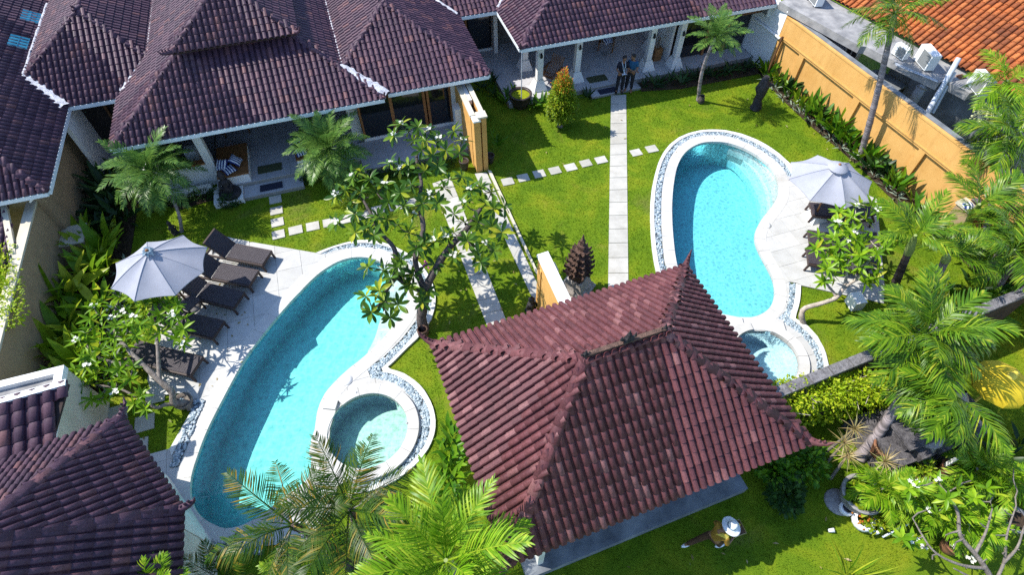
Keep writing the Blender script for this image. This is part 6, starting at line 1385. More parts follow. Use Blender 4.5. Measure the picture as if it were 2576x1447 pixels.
def frangipani(label, view, limbs, ros, nleaf, L, w, leafmat_, barkmat, flowers, r0, bare=(), seed=1, zadd=.12, droop=0.0, single=300, el=(0, 55), lscale=1.0, shape='obovate'):
    rg = random.Random(seed); nodes = []; base = G(view, limbs[0][0][:2], 0); t = thing('frangipani_tree', label, 'tree', base, 'frangipani trees')
    tb = MB()
    for li, lim in enumerate(limbs):
        P_ = catmull([G(view, q[:2], q[2]) for q in lim], 5, False); n = len(P_); ra = r0 if li == 0 else r0 * .55; rb = r0 * .35 if li == 0 else r0 * .20
        tb.tube(P_, [(ra + (rb - ra) * i / (n - 1)) * rg.uniform(.94, 1.07) for i in range(n)], 8)
        for i, p in enumerate(P_):
            if li or i > n * .4: nodes.append((p, ra + (rb - ra) * i / (n - 1), p.z, 0))
    pend = [(px(view, q[:2]), q) for q in ros]; leaves = []; fl = set(flowers)
    order = []
    nd2 = [(proj(p)[:2], p, r, z0, gen) for p, r, z0, gen in nodes]; twigs = MB()
    left = list(range(len(ros)))
    while left:
        best = None
        for i in left:
            for k, (q, p, r, z0, gen) in enumerate(nd2):
                d = ((q[0] - pend[i][0][0]) ** 2 + (q[1] - pend[i][0][1]) ** 2) * (1 + .35 * gen)
                if best is None or d < best[0]: best = (d, i, k)
        _, i, k = best; left.remove(i); q, p, r, z0, gen = nd2[k]; d = math.sqrt(_)
        z = z0 + zadd * rg.uniform(-.6, 1.8) + .06 * min(gen, 2); tip = G(view, ros[i][:2], max(.4, z))
        mid_ = p.lerp(tip, .5) + Vector((rg.uniform(-.04, .04), rg.uniform(-.04, .04), -.04)); twigs.tube([p, mid_, tip], [max(.014, min(r * .7, .035)), .016, .013], 6); nd2.append((proj(tip)[:2], tip, .014, z0, gen + 1)); nd2.append((proj(mid_)[:2], mid_, .016, z0, gen + 1))
        ax = ((tip - mid_).normalized() + UP * .9).normalized()
        if i in bare: continue
        leaves += rosette_mats(tip, ax, nleaf + rg.randint(-1, 2), lscale, rg, el)
        if i in fl or rg.random() < .02: put('flower_cluster', rg.choice(FLW), t, Matrix.Translation(tip + UP * .05) @ Matrix.Rotation(rg.uniform(0, 6), 4, 'Z') @ Matrix.Scale(rg.uniform(.7, 1.15), 4))
    tr = tb.build('trunk', M[barkmat], t); twigs.build('twigs', M[barkmat], t, 'stuff')
    lm = leaf_mesh(L, w, leafmat_, shape=shape); leaves.sort(key=lambda m: depth(m.translation))
    for m in leaves[:single]: put('leaf', lm, t, m)
    if leaves[single:]:
        V_, F_ = bake(lm, leaves[single:]); put('leaf_mass', fastmesh('leaf_mass', V_, F_, M[leafmat_], True), t, None, 'stuff')
    return t
F1R = [(275, 75), (300, 35), (330, 60), (365, 45), (410, 55), (440, 90), (395, 95), (350, 95), (500, 60), (530, 95), (470, 130), (520, 140), (420, 150), (380, 130), (440, 190), (480, 240), (260, 180), (300, 200), (330, 190), (390, 210), (120, 230), (150, 210), (185, 240), (90, 280), (60, 300), (110, 320), (150, 290), (210, 290), (235, 260), (255, 320), (300, 290), (340, 260), (310, 340), (350, 370), (130, 370), (60, 400), (170, 420), (215, 380), (250, 390), (200, 450), (290, 410), (330, 440), (130, 440), (410, 300), (440, 330), (380, 330), (600, 270), (640, 290), (560, 280), (690, 340), (650, 350), (620, 330), (540, 330), (500, 370), (590, 400), (640, 420), (680, 440), (620, 480), (590, 520), (650, 510), (600, 550), (540, 400), (500, 440), (470, 460), (430, 470), (390, 480), (360, 500), (550, 470), (180, 570), (240, 580), (290, 570), (260, 610), (220, 660), (170, 680), (190, 740), (260, 760), (290, 710), (240, 700), (330, 640), (380, 700), (400, 660), (310, 610), (500, 530), (430, 560), (350, 600), (300, 540), (460, 270), (530, 230)]
frangipani('big dark-leaved frangipani with white flowers leaning over the left pool', 'f6',
           [[(388, 806, 0), (378, 760, .45), (388, 700, 1.0), (392, 655, 1.4), (430, 580, 1.9), (480, 500, 2.4), (545, 430, 2.8), (600, 350, 3.1)],
            [(390, 665, 1.35), (340, 640, 1.6), (285, 600, 1.9), (278, 505, 2.45), (230, 445, 2.75), (200, 390, 2.95), (150, 300, 3.2)],
            [(390, 660, 1.35), (355, 545, 2.1), (385, 430, 2.8), (370, 330, 3.15), (378, 250, 3.4), (360, 150, 3.6), (400, 85, 3.7)],
            [(285, 600, 1.9), (245, 655, 2.0), (228, 705, 2.05), (195, 725, 2.05)]], F1R, 11, .34, .11, 'frangipani_dark', 'bark_dark',
           (0, 1, 4, 5, 9, 16, 17, 20, 24, 28, 33, 35, 43, 48, 52, 57, 63, 64, 82), .17, seed=3, el=(-25, 50))
F2R = [(860, 740), (950, 700), (900, 790), (760, 830), (710, 870), (830, 880), (1000, 810), (1130, 770), (1180, 740), (1230, 760), (1100, 830), (1180, 830), (1270, 840), (1330, 850), (1060, 870), (930, 900), (680, 950), (760, 930), (850, 950), (1000, 940), (1090, 930), (1200, 920), (1300, 930), (1390, 950), (1150, 1000), (1050, 1000), (950, 1010), (870, 1000), (700, 1020), (770, 1050), (640, 1060), (590, 1120), (660, 1130), (750, 1120), (850, 1100), (940, 1080), (1020, 1080), (1120, 1070), (1200, 1060), (1290, 1010), (1380, 1030), (1330, 1090), (1380, 1130), (950, 1160), (860, 1180), (760, 1190), (680, 1230), (620, 1250), (720, 1280), (820, 1250), (920, 1250), (650, 1310), (560, 1340), (530, 1400), (620, 1400), (720, 1370), (820, 1330), (900, 1330), (1000, 1310), (680, 1440), (780, 1430), (880, 1420), (980, 1400), (540, 1471), (690, 1561), (620, 1461), (870, 1501), (780, 1541), (1010, 1591), (1060, 1531), (1090, 1631)]
frangipani('low bright-leaved frangipani spreading beside the gazebo and left loungers', 'b1',
           [[(1435, 1628, 0.00), (1400, 1590, 0.20), (1310, 1585, 0.40), (1290, 1500, 0.66), (1200, 1420, 0.86), (1080, 1300, 1.06), (950, 1170, 1.19), (850, 1000, 1.32), (880, 850, 1.45)],
            [(1330, 1590, 0.33), (1240, 1600, 0.46), (1170, 1620, 0.56), (1060, 1560, 0.73), (900, 1480, 0.86), (720, 1450, 0.99)], [(1200, 1420, 0.86), (1190, 1250, 1.06), (1180, 1100, 1.19), (1150, 960, 1.32), (1150, 840, 1.45)], [(1080, 1300, 1.06), (900, 1290, 1.12), (720, 1230, 1.19), (640, 1120, 1.25)]],
           F2R, 8, .31, .080, 'frangipani_bright', 'bark', (4, 5, 18, 22, 31, 51, 66, 15), .11, bare=(1,), seed=4, zadd=.10, el=(-10, 50), shape='lance')
F3R = [(150, 140), (130, 160), (215, 150), (250, 180), (60, 200), (30, 190), (100, 220), (20, 250), (70, 270), (130, 250), (180, 230), (10, 300), (60, 310), (110, 310), (160, 300), (0, 340), (80, 360), (130, 350), (30, 390), (90, 400), (150, 380), (210, 350), (290, 350), (330, 330), (370, 360), (400, 350), (150, 440), (200, 430), (60, 440), (20, 460), (250, 430), (100, 470), (50, 510), (150, 510), (240, 570), (250, 520), (220, 590), (180, 600), (300, 400), (120, 540), (-60, 380), (-90, 330), (-100, 400), (-50, 460), (-40, 520), (-60, 590), (0, 560), (-20, 420), (190, 480)]
def e2f(x, y, z): s = (3000 + x / 2.0967, 560 + y / 2.0967); return ((s[0] - 3250) * 1.4879, (s[1] - 700) * 1.4879, z)
frangipani('crooked pale-barked frangipani leaning from the grass over the right loungers', 'f8',
           [[e2f(277, 1475, 0), e2f(262, 1400, .35), e2f(295, 1345, .55), e2f(430, 1305, .8), e2f(545, 1260, 1.0), e2f(600, 1190, 1.2), e2f(660, 1140, 1.35), e2f(745, 1085, 1.6), e2f(800, 970, 1.9), e2f(900, 860, 2.1), e2f(1030, 780, 2.2)],
            [e2f(545, 1260, 1.0), e2f(525, 1220, 1.1), e2f(455, 1120, 1.4), e2f(460, 1000, 1.7), e2f(480, 860, 1.95)], [e2f(600, 1190, 1.2), e2f(630, 1080, 1.5), e2f(630, 950, 1.8), e2f(600, 800, 2.05), e2f(690, 620, 2.3)]],
           F3R, 8, .34, .090, 'frangipani_bright', 'bark_pale', (3, 7, 16), .085, seed=5, zadd=.10, el=(0, 50), shape='lance')
F4R = [(1280, 740), (1420, 790), (1650, 800), (1700, 850), (1200, 960), (1010, 1170), (1090, 1190), (1270, 990), (1060, 800), (1100, 780), (1560, 870), (1850, 650), (1530, 740), (1350, 870), (1620, 1180), (1450, 1060), (1880, 820), (1780, 960), (1720, 1150), (1860, 1110), (1560, 1260), (1400, 1250), (1650, 1330), (1770, 1290), (1890, 1260), (1500, 1400), (1240, 1330), (1160, 1240), (1340, 1150), (1480, 1150), (1680, 1030), (1600, 1060), (1800, 1180), (1900, 980)]
frangipani('mostly bare frangipani with tangled grey branches in the lower right corner', 'c4',
           [[(1720, 1640, 0), (1700, 1520, .5), (1640, 1400, .8), (1560, 1290, 1.0), (1450, 1150, 1.25), (1430, 980, 1.5), (1350, 830, 1.7)], [(1700, 1520, .5), (1780, 1350, .9), (1800, 1150, 1.3), (1870, 930, 1.6)], [(1640, 1400, .8), (1440, 1370, 1.0), (1240, 1260, 1.2), (1090, 1020, 1.4)], [(1560, 1290, 1.0), (1640, 1130, 1.3), (1690, 950, 1.6)], [(1700, 1520, .5), (1560, 1480, .8), (1400, 1400, 1.0)], [(1780, 1350, .9), (1880, 1240, 1.2), (1929, 1080, 1.4)]],
           F4R, 6, .28, .085, 'frangipani_bright', 'bark', (0, 4, 9, 27), .07, bare=tuple(range(14, 34)), seed=6, el=(5, 50), shape='lance')

def clump(name, p, lm, n, label, cat, group, el=(50, 85), spread=.14, s=1.0, rg=random, mats2=None):
    t = thing(name, label, cat, p, group)
    for i in range(n):
        a = i * 2.39996 + rg.uniform(-.3, .3); r_ = spread * math.sqrt((i + .3) / n); e = rg.uniform(*el)
        put('leaf', lm if not mats2 else rg.choice(mats2), t, Matrix.Translation(Vector(p) + Vector((math.cos(a) * r_, math.sin(a) * r_, rg.uniform(.02, .22) * s))) @ Matrix.Rotation(a, 4, 'Z') @ Matrix.Rotation(-R(e), 4, 'Y') @ Matrix.Rotation(rg.uniform(-.6, .6), 4, 'X') @ Matrix.Scale(s * rg.uniform(.7, 1.15), 4))
    return t
GL = leaf_mesh(.55, .13, 'ginger', .15, .25, 5, 'lance'); GG = leaf_mesh(.60, .15, 'ginger_gold', .15, .28, 5, 'lance'); DL = leaf_mesh(.50, .10, 'darkleaf', .12, .35, 5, 'strap'); DG = leaf_mesh(.55, .14, 'darkleaf', .15, .3, 5, 'lance'); SV = leaf_mesh(.28, .05, 'silver', .1, .4, 4, 'strap')
# beds of soil
def bed(pts, label): mb = MB(); mb.poly([p + UP * .035 for p in pts], thick=.04); tag(mb.build('flower_bed', M['soil']), label, kind='structure')
bed([W0 + wd * s - wn * d for s, d in ((-.1, .02), (-.1, .35), (2, .62), (4, .68), (5.5, .60), (7, .62), (9, .8), (11, .7), (13, .7), (13, .02))], 'soil bed along the yellow wall')
bed([F(-2.38, -7.3), F(-.9, -7.3), F(-.75, -4.5), F(-.62, -1.0), F(-.55, 2), F(-1.6, 2.9), F(-2.38, 2)], 'soil bed along the left wall')
bed([F(e, n) for e, n in ((19.3, 1.15), (21, .78), (24.9, .72), (24.95, 1.72), (19.4, 1.72))], 'soil bed in front of the right veranda')
bed([F(e, n) for e, n in ((.35, .1), (.9, -.25), (2.0, -.1), (2.35, -.65), (3.0, -.6), (3.0, .3), (2.0, .3), (.45, .3))], 'soil bed under the left veranda wall')
rg = random.Random(31); k = 0
for i in range(24):
    s = .35 + i * .335; d = .30 + rg.uniform(-.08, .16)
    if 4.7 < s < 5.2: d = .25
    gm, gs, gn = rg.choice(((GL, 1.45, 13), (GL, 1.25, 10), (GL, 1.7, 14), (DG, 1.4, 12), (GG, 1.0, 9)))
    near = 'from the white end wall'
    clump('ginger_plant', W0 + wd * s - wn * d, gm, gn, ORD[i] + ' leafy ginger clump from the white end along the yellow wall', 'plant', 'ginger plants along the yellow wall', (40, 88), .22, gs * rg.uniform(.8, 1.1), rg)
for i in range(14):
    s = .8 + i * .58; clump('edging_plant', W0 + wd * s - wn * (.56 + rg.uniform(0, .08)), SV, 10, ORD[i] + ' small variegated edging plant from the white end of the yellow wall bed', 'plant', 'variegated edging along the yellow wall bed', (15, 60), .10, 1.1, rg)
for i in range(10):
    clump('ginger_plant', W0 + wd * (8.9 + i * .42) - wn * rg.uniform(.3, .9), GL, 8, ORD[i] + ' dark ginger clump behind the manila palms, counting from the tall bare palm', 'plant', 'ginger plants along the yellow wall', (40, 85), .2, 1.15, rg)
for i in range(17):
    e = -1.75 + rg.uniform(-.55, .5); n = -7.0 + i * .36; clump('golden_ginger', F(e, n), GG, 13, ORD[i] + ' broad-leaved golden ginger clump from the near end of the left bed', 'plant', 'golden ginger plants in the left bed', (35, 86), .28, rg.uniform(1.35, 1.9), rg)
for i in range(13):
    e = -1.35 + rg.uniform(-.5, .5); n = -.9 + i * .26; clump('dark_ginger', F(e, n), DG, 11, ORD[i] + ' dark ginger clump past the pump housing in the shaded left bed', 'plant', 'dark ginger plants in the left bed', (30, 84), .28, rg.uniform(1.2, 1.8), rg)
for i in range(12): clump('edging_plant', F(-.72 + rg.uniform(-.1, .05), -7 + i * .42), SV, 9, ORD[i] + ' silvery edging plant from the near end of the left bed', 'plant', 'silvery edging of the left bed', (15, 60), .10, 1.15, rg)
for i in range(14): clump('lily_plant', F(19.5 + i * .40, 1.35 - .28 * min(1, i / 4) + rg.uniform(-.12, .12)), DL, 12, ORD[i] + ' strappy dark lily clump along the right veranda, from the step', 'plant', 'lily plants along the right veranda', (25, 75), .12, rg.uniform(.85, 1.1), rg)
for i, (e, n) in enumerate(((16.9, 1.35), (14.5, 1.5), (14.9, 1.3), (15.3, 1.25), (13.6, 2.1), (13.2, 2.6), (12.9, 3.3), (13.4, 3.6), (14.0, 2.3))): clump('lily_plant', F(e, n), DL if i in (0, 5, 6, 7) else GL, 12, ['dark lily clump left of the veranda step', 'low leafy plant just right of the brown pot', 'low leafy plant below the first white column', 'low leafy plant between the first column and the topiary bush', 'tall leafy plant behind the brown pot', 'leafy plant in the shade behind the pot', 'dark lily clump by the link building glass', 'dark lily clump under the link building eave', 'leafy plant at the villa corner beside the rain pipe'][i], 'plant', 'plants around the right veranda corner', (30, 78), .15, .9, rg)
for i, (e, n) in enumerate(((12.35, -.9), (12.3, -.6))): clump('fern_plant', F(e, n, .35), GL, 9, ['bright fern-like plant in the pot right of the divider wall', 'smaller fern-like plant behind it at the divider wall'][i], 'plant', 'plants at the divider wall', (45, 80), .08, .75, rg)
for i in range(7): clump('heliconia', G('c2', (1470 + rg.uniform(-40, 20), 400 + i * 65), 0), GL, 9, ORD[i] + ' bright heliconia clump under the left pavilion eave, from the spa side', 'plant', 'heliconias along the pavilion', (20, 70), .16, .9, rg)

def leafy(name, label, cat, blobs, count, lw, mat, group=None, part='foliage', mat2=None, tipz=None, loc=None, ll=None, flat=0):
    """a countless mass of small leaves spread through the volume of some ellipsoids"""
    c0 = Vector(loc if loc else (blobs[0][0].x, blobs[0][0].y, 0)); t = thing(name, label, cat, c0, group); ll = ll or lw * 1.9
    tot = sum(b[1][0] * b[1][1] * b[1][2] for b in blobs); A = {0: [], 1: []}
    for c, r, rz in blobs:
        n = int(count * (r[0] * r[1] * r[2]) / tot)
        for _ in range(n):
            d = Vector((random.gauss(0, 1), random.gauss(0, 1), random.gauss(0, 1))).normalized(); rr = random.random() ** .28 * (1 + .12 * math.sin(d.x * 9 + d.z * 7) + .08 * math.sin(d.y * 13))
            o = Vector((d.x * r[0] * rr, d.y * r[1] * rr, d.z * r[2] * rr)); p = c + Matrix.Rotation(rz, 3, 'Z') @ o
            if p.z < .02: continue
            q = (d + Vector((random.gauss(0, .5), random.gauss(0, .5), random.gauss(.2, .5)))).normalized().to_track_quat('X', 'Z').to_matrix().to_4x4()
            A[1 if (mat2 and tipz and p.z > tipz + random.gauss(0, .22)) and random.random() < .75 else 0].append(Matrix.Translation(p) @ q @ Matrix.Scale(random.uniform(.6, 1.25), 4))
    for k, m_ in ((0, mat), (1, mat2)):
        if not A[k]: continue
        lm = leaf_mesh(ll, lw, m_, .2, .15, 2, 'lance'); V_, F_ = bake(lm, A[k]); put(part if k == 0 else 'young_tips', fastmesh('foliage', V_, F_, M[m_], True), t, None, 'stuff')
    return t
# topiary bush with red tips
p = G('d', (1409, 318), 0); 
t = leafy('topiary_bush', 'egg-shaped yellow-green bush with orange tips on the right lawn', 'bush', [(p + UP * 1.05, (.58, .58, .75), 0), (p + UP * 1.60, (.42, .42, .68), 0), (p + UP * .75, (.54, .54, .42), 0), (p + UP * 2.15, (.18, .18, .40), 0)], 11000, .046, 'topiary', None, 'foliage', 'topiary_tip', 2.0)
mb = MB(); mb.tube([p, p + UP * .25, p + UP * .9, p + UP * 1.8], [.12, .10, .07, .03], 8); mb.build('trunk', M['bark'], t)
leafy('lotus_leaves', 'floating lotus leaves and small plants in the wide grey pot', 'plant', [(LOTUS + UP * .52, (.38, .38, .08), 0)], 70, .15, 'topiary', None, 'leaves', loc=LOTUS, ll=.17)
H = lambda e, n, z: F(e, n, z)
leafy('box_hedge', 'small clipped dark box hedge right of the left veranda step', 'hedge', [(H(5.35, -.22, .22), (.34, .24, .24), FA), (H(5.7, -.12, .22), (.34, .24, .24), FA), (H(6.2, 0, .2), (.3, .22, .22), FA)], 1600, .035, 'hedge', 'hedges by the left veranda')
leafy('box_hedge', 'round clipped box bush below the seated statue', 'hedge', [(H(2.55, -.58, .2), (.36, .26, .22), FA)], 900, .035, 'hedge', 'hedges by the left veranda')
leafy('low_hedge', 'low dark hedge under the white wall of the left veranda', 'hedge', [(H(.9, .05, .14), (.45, .18, .2), FA), (H(1.6, .12, .14), (.45, .18, .2), FA), (H(2.1, .05, .14), (.3, .2, .2), FA)], 1300, .035, 'hedge', 'hedges by the left veranda')
leafy('bright_shrub', 'bright yellow-green shrub at the outer corner of the left veranda wall', 'bush', [(H(.25, .2, .4), (.2, .2, .42), FA)], 500, .05, 'topiary', 'hedges by the left veranda')
leafy('terrace_hedge', 'long dark hedge along the edge of the wing terrace', 'hedge', [(H(7.6 + i * .45, -.80 - .02 * i, .18), (.36, .24, .24), FA) for i in range(7)], 2600, .035, 'hedge', 'hedges by the left veranda')
a_, b_ = G('c4', (120, 120), 1.25), G('c4', (1010, 10), 1.25); dz = (b_ - a_)
blobs = [(a_ + dz * (i / 9) + UP * random.uniform(-.05, .2), (.38, .46, .36), FA) for i in range(10)] + [(a_ + dz * (i / 6) - NV * .35 - UP * .45, (.30, .2, .45), FA) for i in range(7)]
t = leafy('creeper_hedge', 'bright yellow-green creeper sprawling over a low wall behind the pavilion', 'creeper', blobs, 8000, .046, 'creeper', None, 'foliage')
mb = MB(); a2, b2 = Vector((a_.x, a_.y, 0)), Vector((b_.x, b_.y, 0)); mb.bar(a2 + UP * .55, b2 + UP * .55, .18, 1.1); mb.build('low_wall', M['dark_wall'], thing('low_garden_wall', 'brown low wall carrying the creeper', 'wall', a2.copy()))
mb = MB()
for i in range(60):
    q = a_ + dz * random.random() + Vector((random.gauss(0, .2), random.gauss(0, .25), random.uniform(-.1, .35))); mb.tube([q, q + Vector((random.gauss(0, .2), random.gauss(0, .2), random.uniform(-.1, .2)))], .008, 4, cap=False)
mb.build('stems', M['bark_pale'], t, 'stuff')
leafy('wall_creeper', 'light creeper trailing over the far left wall top', 'creeper', [(G('b1', (20 + 12 * i, 470 + 90 * i if i < 5 else 930), 2.05), (.28, .42, .25), 0) for i in range(6)] , 1300, .05, 'creeper')
for i, (v, q, z, s, lb) in enumerate((('c4', (60, 640), .5, .55, 'dark broad-leaved shrub under the right pavilion eave'), ('c4', (300, 620), .5, .55, 'dark leafy shrub between the pavilion eave and the lotus pot'), ('c4', (140, 850), .35, .5, 'olive shrub on the shaded grass by the pavilion corner'), ('c4', (1150, 660), .35, .35, 'light flowering shrub with pink blossoms before the shrine'), ('c4', (800, 1000), .25, .4, 'small mixed shrub between the white planter and the spiky plants'))):
    c = G(v, q, z); leafy('garden_shrub', lb, 'bush', [(c, (s * .8, s * .8, z * .9), 0), (c + Vector((s * .6, .2, -.1)), (s * .5, s * .5, z * .7), 0)], 420 if i < 3 else 380, .085, 'ginger' if i < 2 else 'hedge' if i == 2 else 'topiary', 'shrubs in the temple garden', ll=.15)
for i, (x, y) in enumerate(((1250, 230), (1500, 560), (1700, 300), (1800, 620), (1560, 620), (1850, 420))):
    pass
for i, (v, q) in enumerate((('f8', (900, 520)), ('f8', (1010, 560)), ('f8', (1080, 640)), ('f8', (930, 690)), ('f8', (1040, 480)), ('f8', (800, 640)), ('f8', (720, 720)), ('f8', (860, 760)), ('f4', (900, 560)), ('f4', (1000, 640)), ('f4', (740, 640)), ('f4', (1030, 460)), ('f4', (620, 700)), ('f4', (850, 700)), ('f4', (960, 760)), ('f4', (500, 620)))):
    clump('ginger_plant', G(v, q, 0), [GL, GG, DG][i % 3], 11, ORD[i] + ' leafy clump in the planting between the manila palms and the lower right corner', 'plant', 'leafy clumps at the right edge', (25, 80), .25, 1.15, rg)
SP = leaf_mesh(.42, .026, 'dracaena', .25, .12, 3, 'strap')
for i, (q, z, lb) in enumerate((((655, 350), 1.5, 'topmost spiky straw-coloured plant by the creeper'), ((575, 455), 1.35, 'spiky straw-coloured plant left of the leaning trunk'), ((600, 550), 1.2, 'spiky straw-coloured plant lowest of the three by the pavilion tip'), ((880, 600), 1.2, 'large spiky straw-coloured plant before the shrine steps'), ((1010, 890), .8, 'spiky plant behind the white flowers'), ((960, 985), .6, 'brownish spiky plant beside the white planter'), ((1190, 790), .8, 'spiky plant right of the terracotta jar'), ((1000, 715), .8, 'small reddish spiky plant below the large one'))):
    c = G('c4', q, z); b_ = Vector((c.x + rg.uniform(-.1, .1), c.y - rg.uniform(0, .15), 0)); t = thing('spiky_plant', lb, 'plant', b_, 'spiky plants in the temple garden')
    mb = MB(); mb.tube([b_, b_.lerp(c, .5), c], [.045, .035, .03], 7); mb.build('stem', M['bark'], t)
    for m in rosette_mats(c, UP, 34, 1.0 if i < 4 else .85, rg, (-15, 80)): put('leaf', SP, t, m)
clump('grass_tuft', G('c4', (600, 1470), 0), leaf_mesh(.9, .03, 'ginger_gold', .2, .3, 5, 'strap'), 26, 'spiky yellow-green grass tuft at the bottom edge of the front lawn', 'plant', None, (30, 80), .2, 1.0, rg)
clump('orchid_spray', G('z1', (1430, 420), 1.3), leaf_mesh(.5, .012, 'palm_dry', .1, .4, 4, 'strap'), 5, 'thin orchid stalks with pink blooms on the big frangipani trunk', 'plant', None, (5, 40), .03, 1.0, rg)
mb = MB(); 
for i in range(14): mb.ball(G('z1', (1455 + random.gauss(30, 35), 330 + random.gauss(0, 22)), 1.9), random.uniform(.02, .04), 5, 3)
tag(mb.build('pink_orchid', M['pink']), 'small pink orchid flowers beside the big frangipani', 'flowers')
for i, (q, z) in enumerate((((1110, 815), .9), ((1100, 915), .8), ((1270, 960), .7), ((1390, 1220), .7), ((1160, 1235), .5), ((1520, 1330), .6))):
    put_ = put('white_blossom', FLW[i % 3], None, Matrix.Translation(G('c4', q, z)) @ Matrix.Scale(.9, 4)); tag(put_, ['white blossom above the spiky plants', 'white blossom beside the brown spiky plant', 'white blossom on the leafy branch', 'white blossom in the bare branches', 'white blossom near the metal rod', 'white blossom low in the tangled branches'][i], 'flower', 'white blossoms in the lower right garden')

# leaves and petals fallen on the grass and paving
fm = leaf_mesh(.16, .06, 'frangipani_dark', .1, .2, 2, 'lance'); mm = []
for _ in range(170):
    e, n = random.choice(((random.uniform(7, 11.5), random.uniform(-8, -2)), (random.uniform(-.3, 3), random.uniform(-9, -3)), (random.uniform(14, 25), random.uniform(-10, .5)), (random.uniform(9, 20), random.uniform(-19, -15.6)))); p = F(e, n, .06); a = random.uniform(0, 6.3)
    if any(inside(q, [(p.x, p.y)])[0] for q in POOLS): continue
    mm.append(Matrix.Translation(p) @ Matrix.Rotation(a, 4, 'Z') @ Matrix.Rotation(random.uniform(-.3, .3), 4, 'X') @ Matrix.Scale(random.uniform(.4, 1.0), 4))
V_, F_ = bake(fm, mm); put('fallen_leaves', fastmesh('fallen_leaves', V_, F_, M['dracaena'], True), None, None, 'stuff')
# ================================================================== PEOPLE
def skin_obj(name, verts, edges, radii, mat, parent, root=0, lev=1):
    me = bpy.data.meshes.new(name); me.from_pydata([tuple(v) for v in verts], edges, []); me.materials.append(M[mat])
    o = put(name, me, parent); md = o.modifiers.new('skin', 'SKIN'); md.use_smooth_shade = True
    sk = me.skin_vertices[0].data if me.skin_vertices else None
    for i, r in enumerate(radii): sk[i].radius = (r, r) if not hasattr(r, '__len__') else r; sk[i].use_root = (i == root)
    s = o.modifiers.new('smooth', 'SUBSURF'); s.levels = lev; s.render_levels = lev; return o
def person(p, rz, pose, cloth, label, H=1.68):
    """joints in body space: x right, y forward, z up, scaled to the standing height"""
    t = thing('person', label, 'person', p); m = Matrix.Translation(p) @ Matrix.Rotation(rz, 4, 'Z') @ Matrix.Scale(H / 1.7, 4); J = {k: m @ Vector(v) for k, v in pose.items()}
    body = []; ed = []; rad = []; ix = {}
    def v(k, r, par=None):
        ix[k] = len(body); body.append(J[k]); rad.append(r)
        if par: ed.append((ix[par], ix[k]))
    s_ = H / 1.7
    v('hip', (.135, .10)); v('belly', (.13, .10), 'hip'); v('chest', (.15, .105), 'belly'); v('neck0', .065, 'chest'); v('neck', .052, 'neck0'); v('head', .07, 'neck'); v('crown', .085, 'head')
    for sd in 'LR':
        v('sh' + sd, .058, 'chest'); v('el' + sd, .042, 'sh' + sd); v('wr' + sd, .028, 'el' + sd); v('pa' + sd, (.036, .018), 'wr' + sd)
        v('th' + sd, .085, 'hip'); v('kn' + sd, .056, 'th' + sd); v('an' + sd, .036, 'kn' + sd); v('to' + sd, (.042, .026), 'an' + sd)
        pa, wr = J['pa' + sd], J['wr' + sd]; d = (pa - wr).normalized(); sv_ = d.cross(UP); sv_ = sv_.normalized() if sv_.length > .01 else Vector((1, 0, 0)); dn = -UP
        for f in range(4):
            b0 = pa + d * .02 + sv_ * (f - 1.5) * .019; L_ = (.065, .075, .07, .055)[f]
            for q, k in ((b0, 0), (b0 + d * L_ * .6 + dn * .012, 1), (b0 + d * L_ * .85 + dn * .035, 2)):
                ix[(sd, f, k)] = len(body); body.append(q); rad.append(.0085 if k else .0095); ed.append(((ix['pa' + sd] if k == 0 else ix[(sd, f, k - 1)]), ix[(sd, f, k)]))
        tb = wr + d * .03 + sv_ * (.028 if sd == 'L' else -.028)
        for q, k in ((tb, 0), (tb + d * .04 + sv_ * (.014 if sd == 'L' else -.014), 1)):
            ix[(sd, 't', k)] = len(body); body.append(q); rad.append(.010); ed.append(((ix['wr' + sd] if k == 0 else ix[(sd, 't', 0)]), ix[(sd, 't', k)]))
    rad = [tuple(x * s_ for x in r) if hasattr(r, '__len__') else r * s_ for r in rad]
    b = skin_obj('body', body, ed, rad, 'skin', t)
    fw = (m.to_3x3() @ Vector((0, 1, 0))).normalized(); fd = (J['face'] - J['head']).normalized(); rt = fd.cross((J['crown'] - J['head']).normalized()).normalized(); upv = rt.cross(fd); hm = basis(rt, fd, upv, J['head'].lerp(J['crown'], .45)) @ Matrix.Scale(s_, 4)
    mb = MB(); mb.ball((0, 0, 0), (.078, .096, .118), 14, 10, hm); mb.tube([hm @ Vector((0, .09, .01)), hm @ Vector((0, .112, -.022)), hm @ Vector((0, .092, -.034))], [.010, .017, .012], 6)
    for sx in (-1, 1): mb.ball((sx * .080, -.005, -.008), (.012, .020, .030), 6, 4, hm)
    mb.build('head', M['skin'], t)
    mb = MB()
    for sx in (-1, 1): mb.ball((sx * .030, .086, .012), (.014, .010, .008), 6, 4, hm)
    mb.build('eyes', M['hair'], t)
    mb = MB(); mb.ball((0, .088, -.062), (.024, .010, .007), 6, 4, hm); mb.build('mouth', M['pink'], t) if False else mb.build('mouth', M['skin'], t)
    if cloth.get('hair', True):
        mb = MB(); mb.ball((0, -.018, .022), (.086, .096, .112), 14, 8, hm); mb.build('hair', M['hair'], t)
    # clothes follow the same joints, a little fuller
    sv2 = [J['hip'] - UP * .04 * s_, J['belly'], J['chest'], J['chest'].lerp(J['neck0'], .75)]; se = [(0, 1), (1, 2), (2, 3)]; sr = [(.158, .12), (.155, .122), (.168, .122), (.075, .07)]
    for sd in 'LR':
        k = len(sv2); sv2 += [J['sh' + sd], J['sh' + sd].lerp(J['el' + sd], cloth.get('sleeve', .8))]; se += [(2, k), (k, k + 1)]; sr += [.072, .062]
    sr = [tuple(x * s_ for x in r) if hasattr(r, '__len__') else r * s_ for r in sr]; skin_obj('shirt', sv2, se, sr, cloth['shirt'], t)
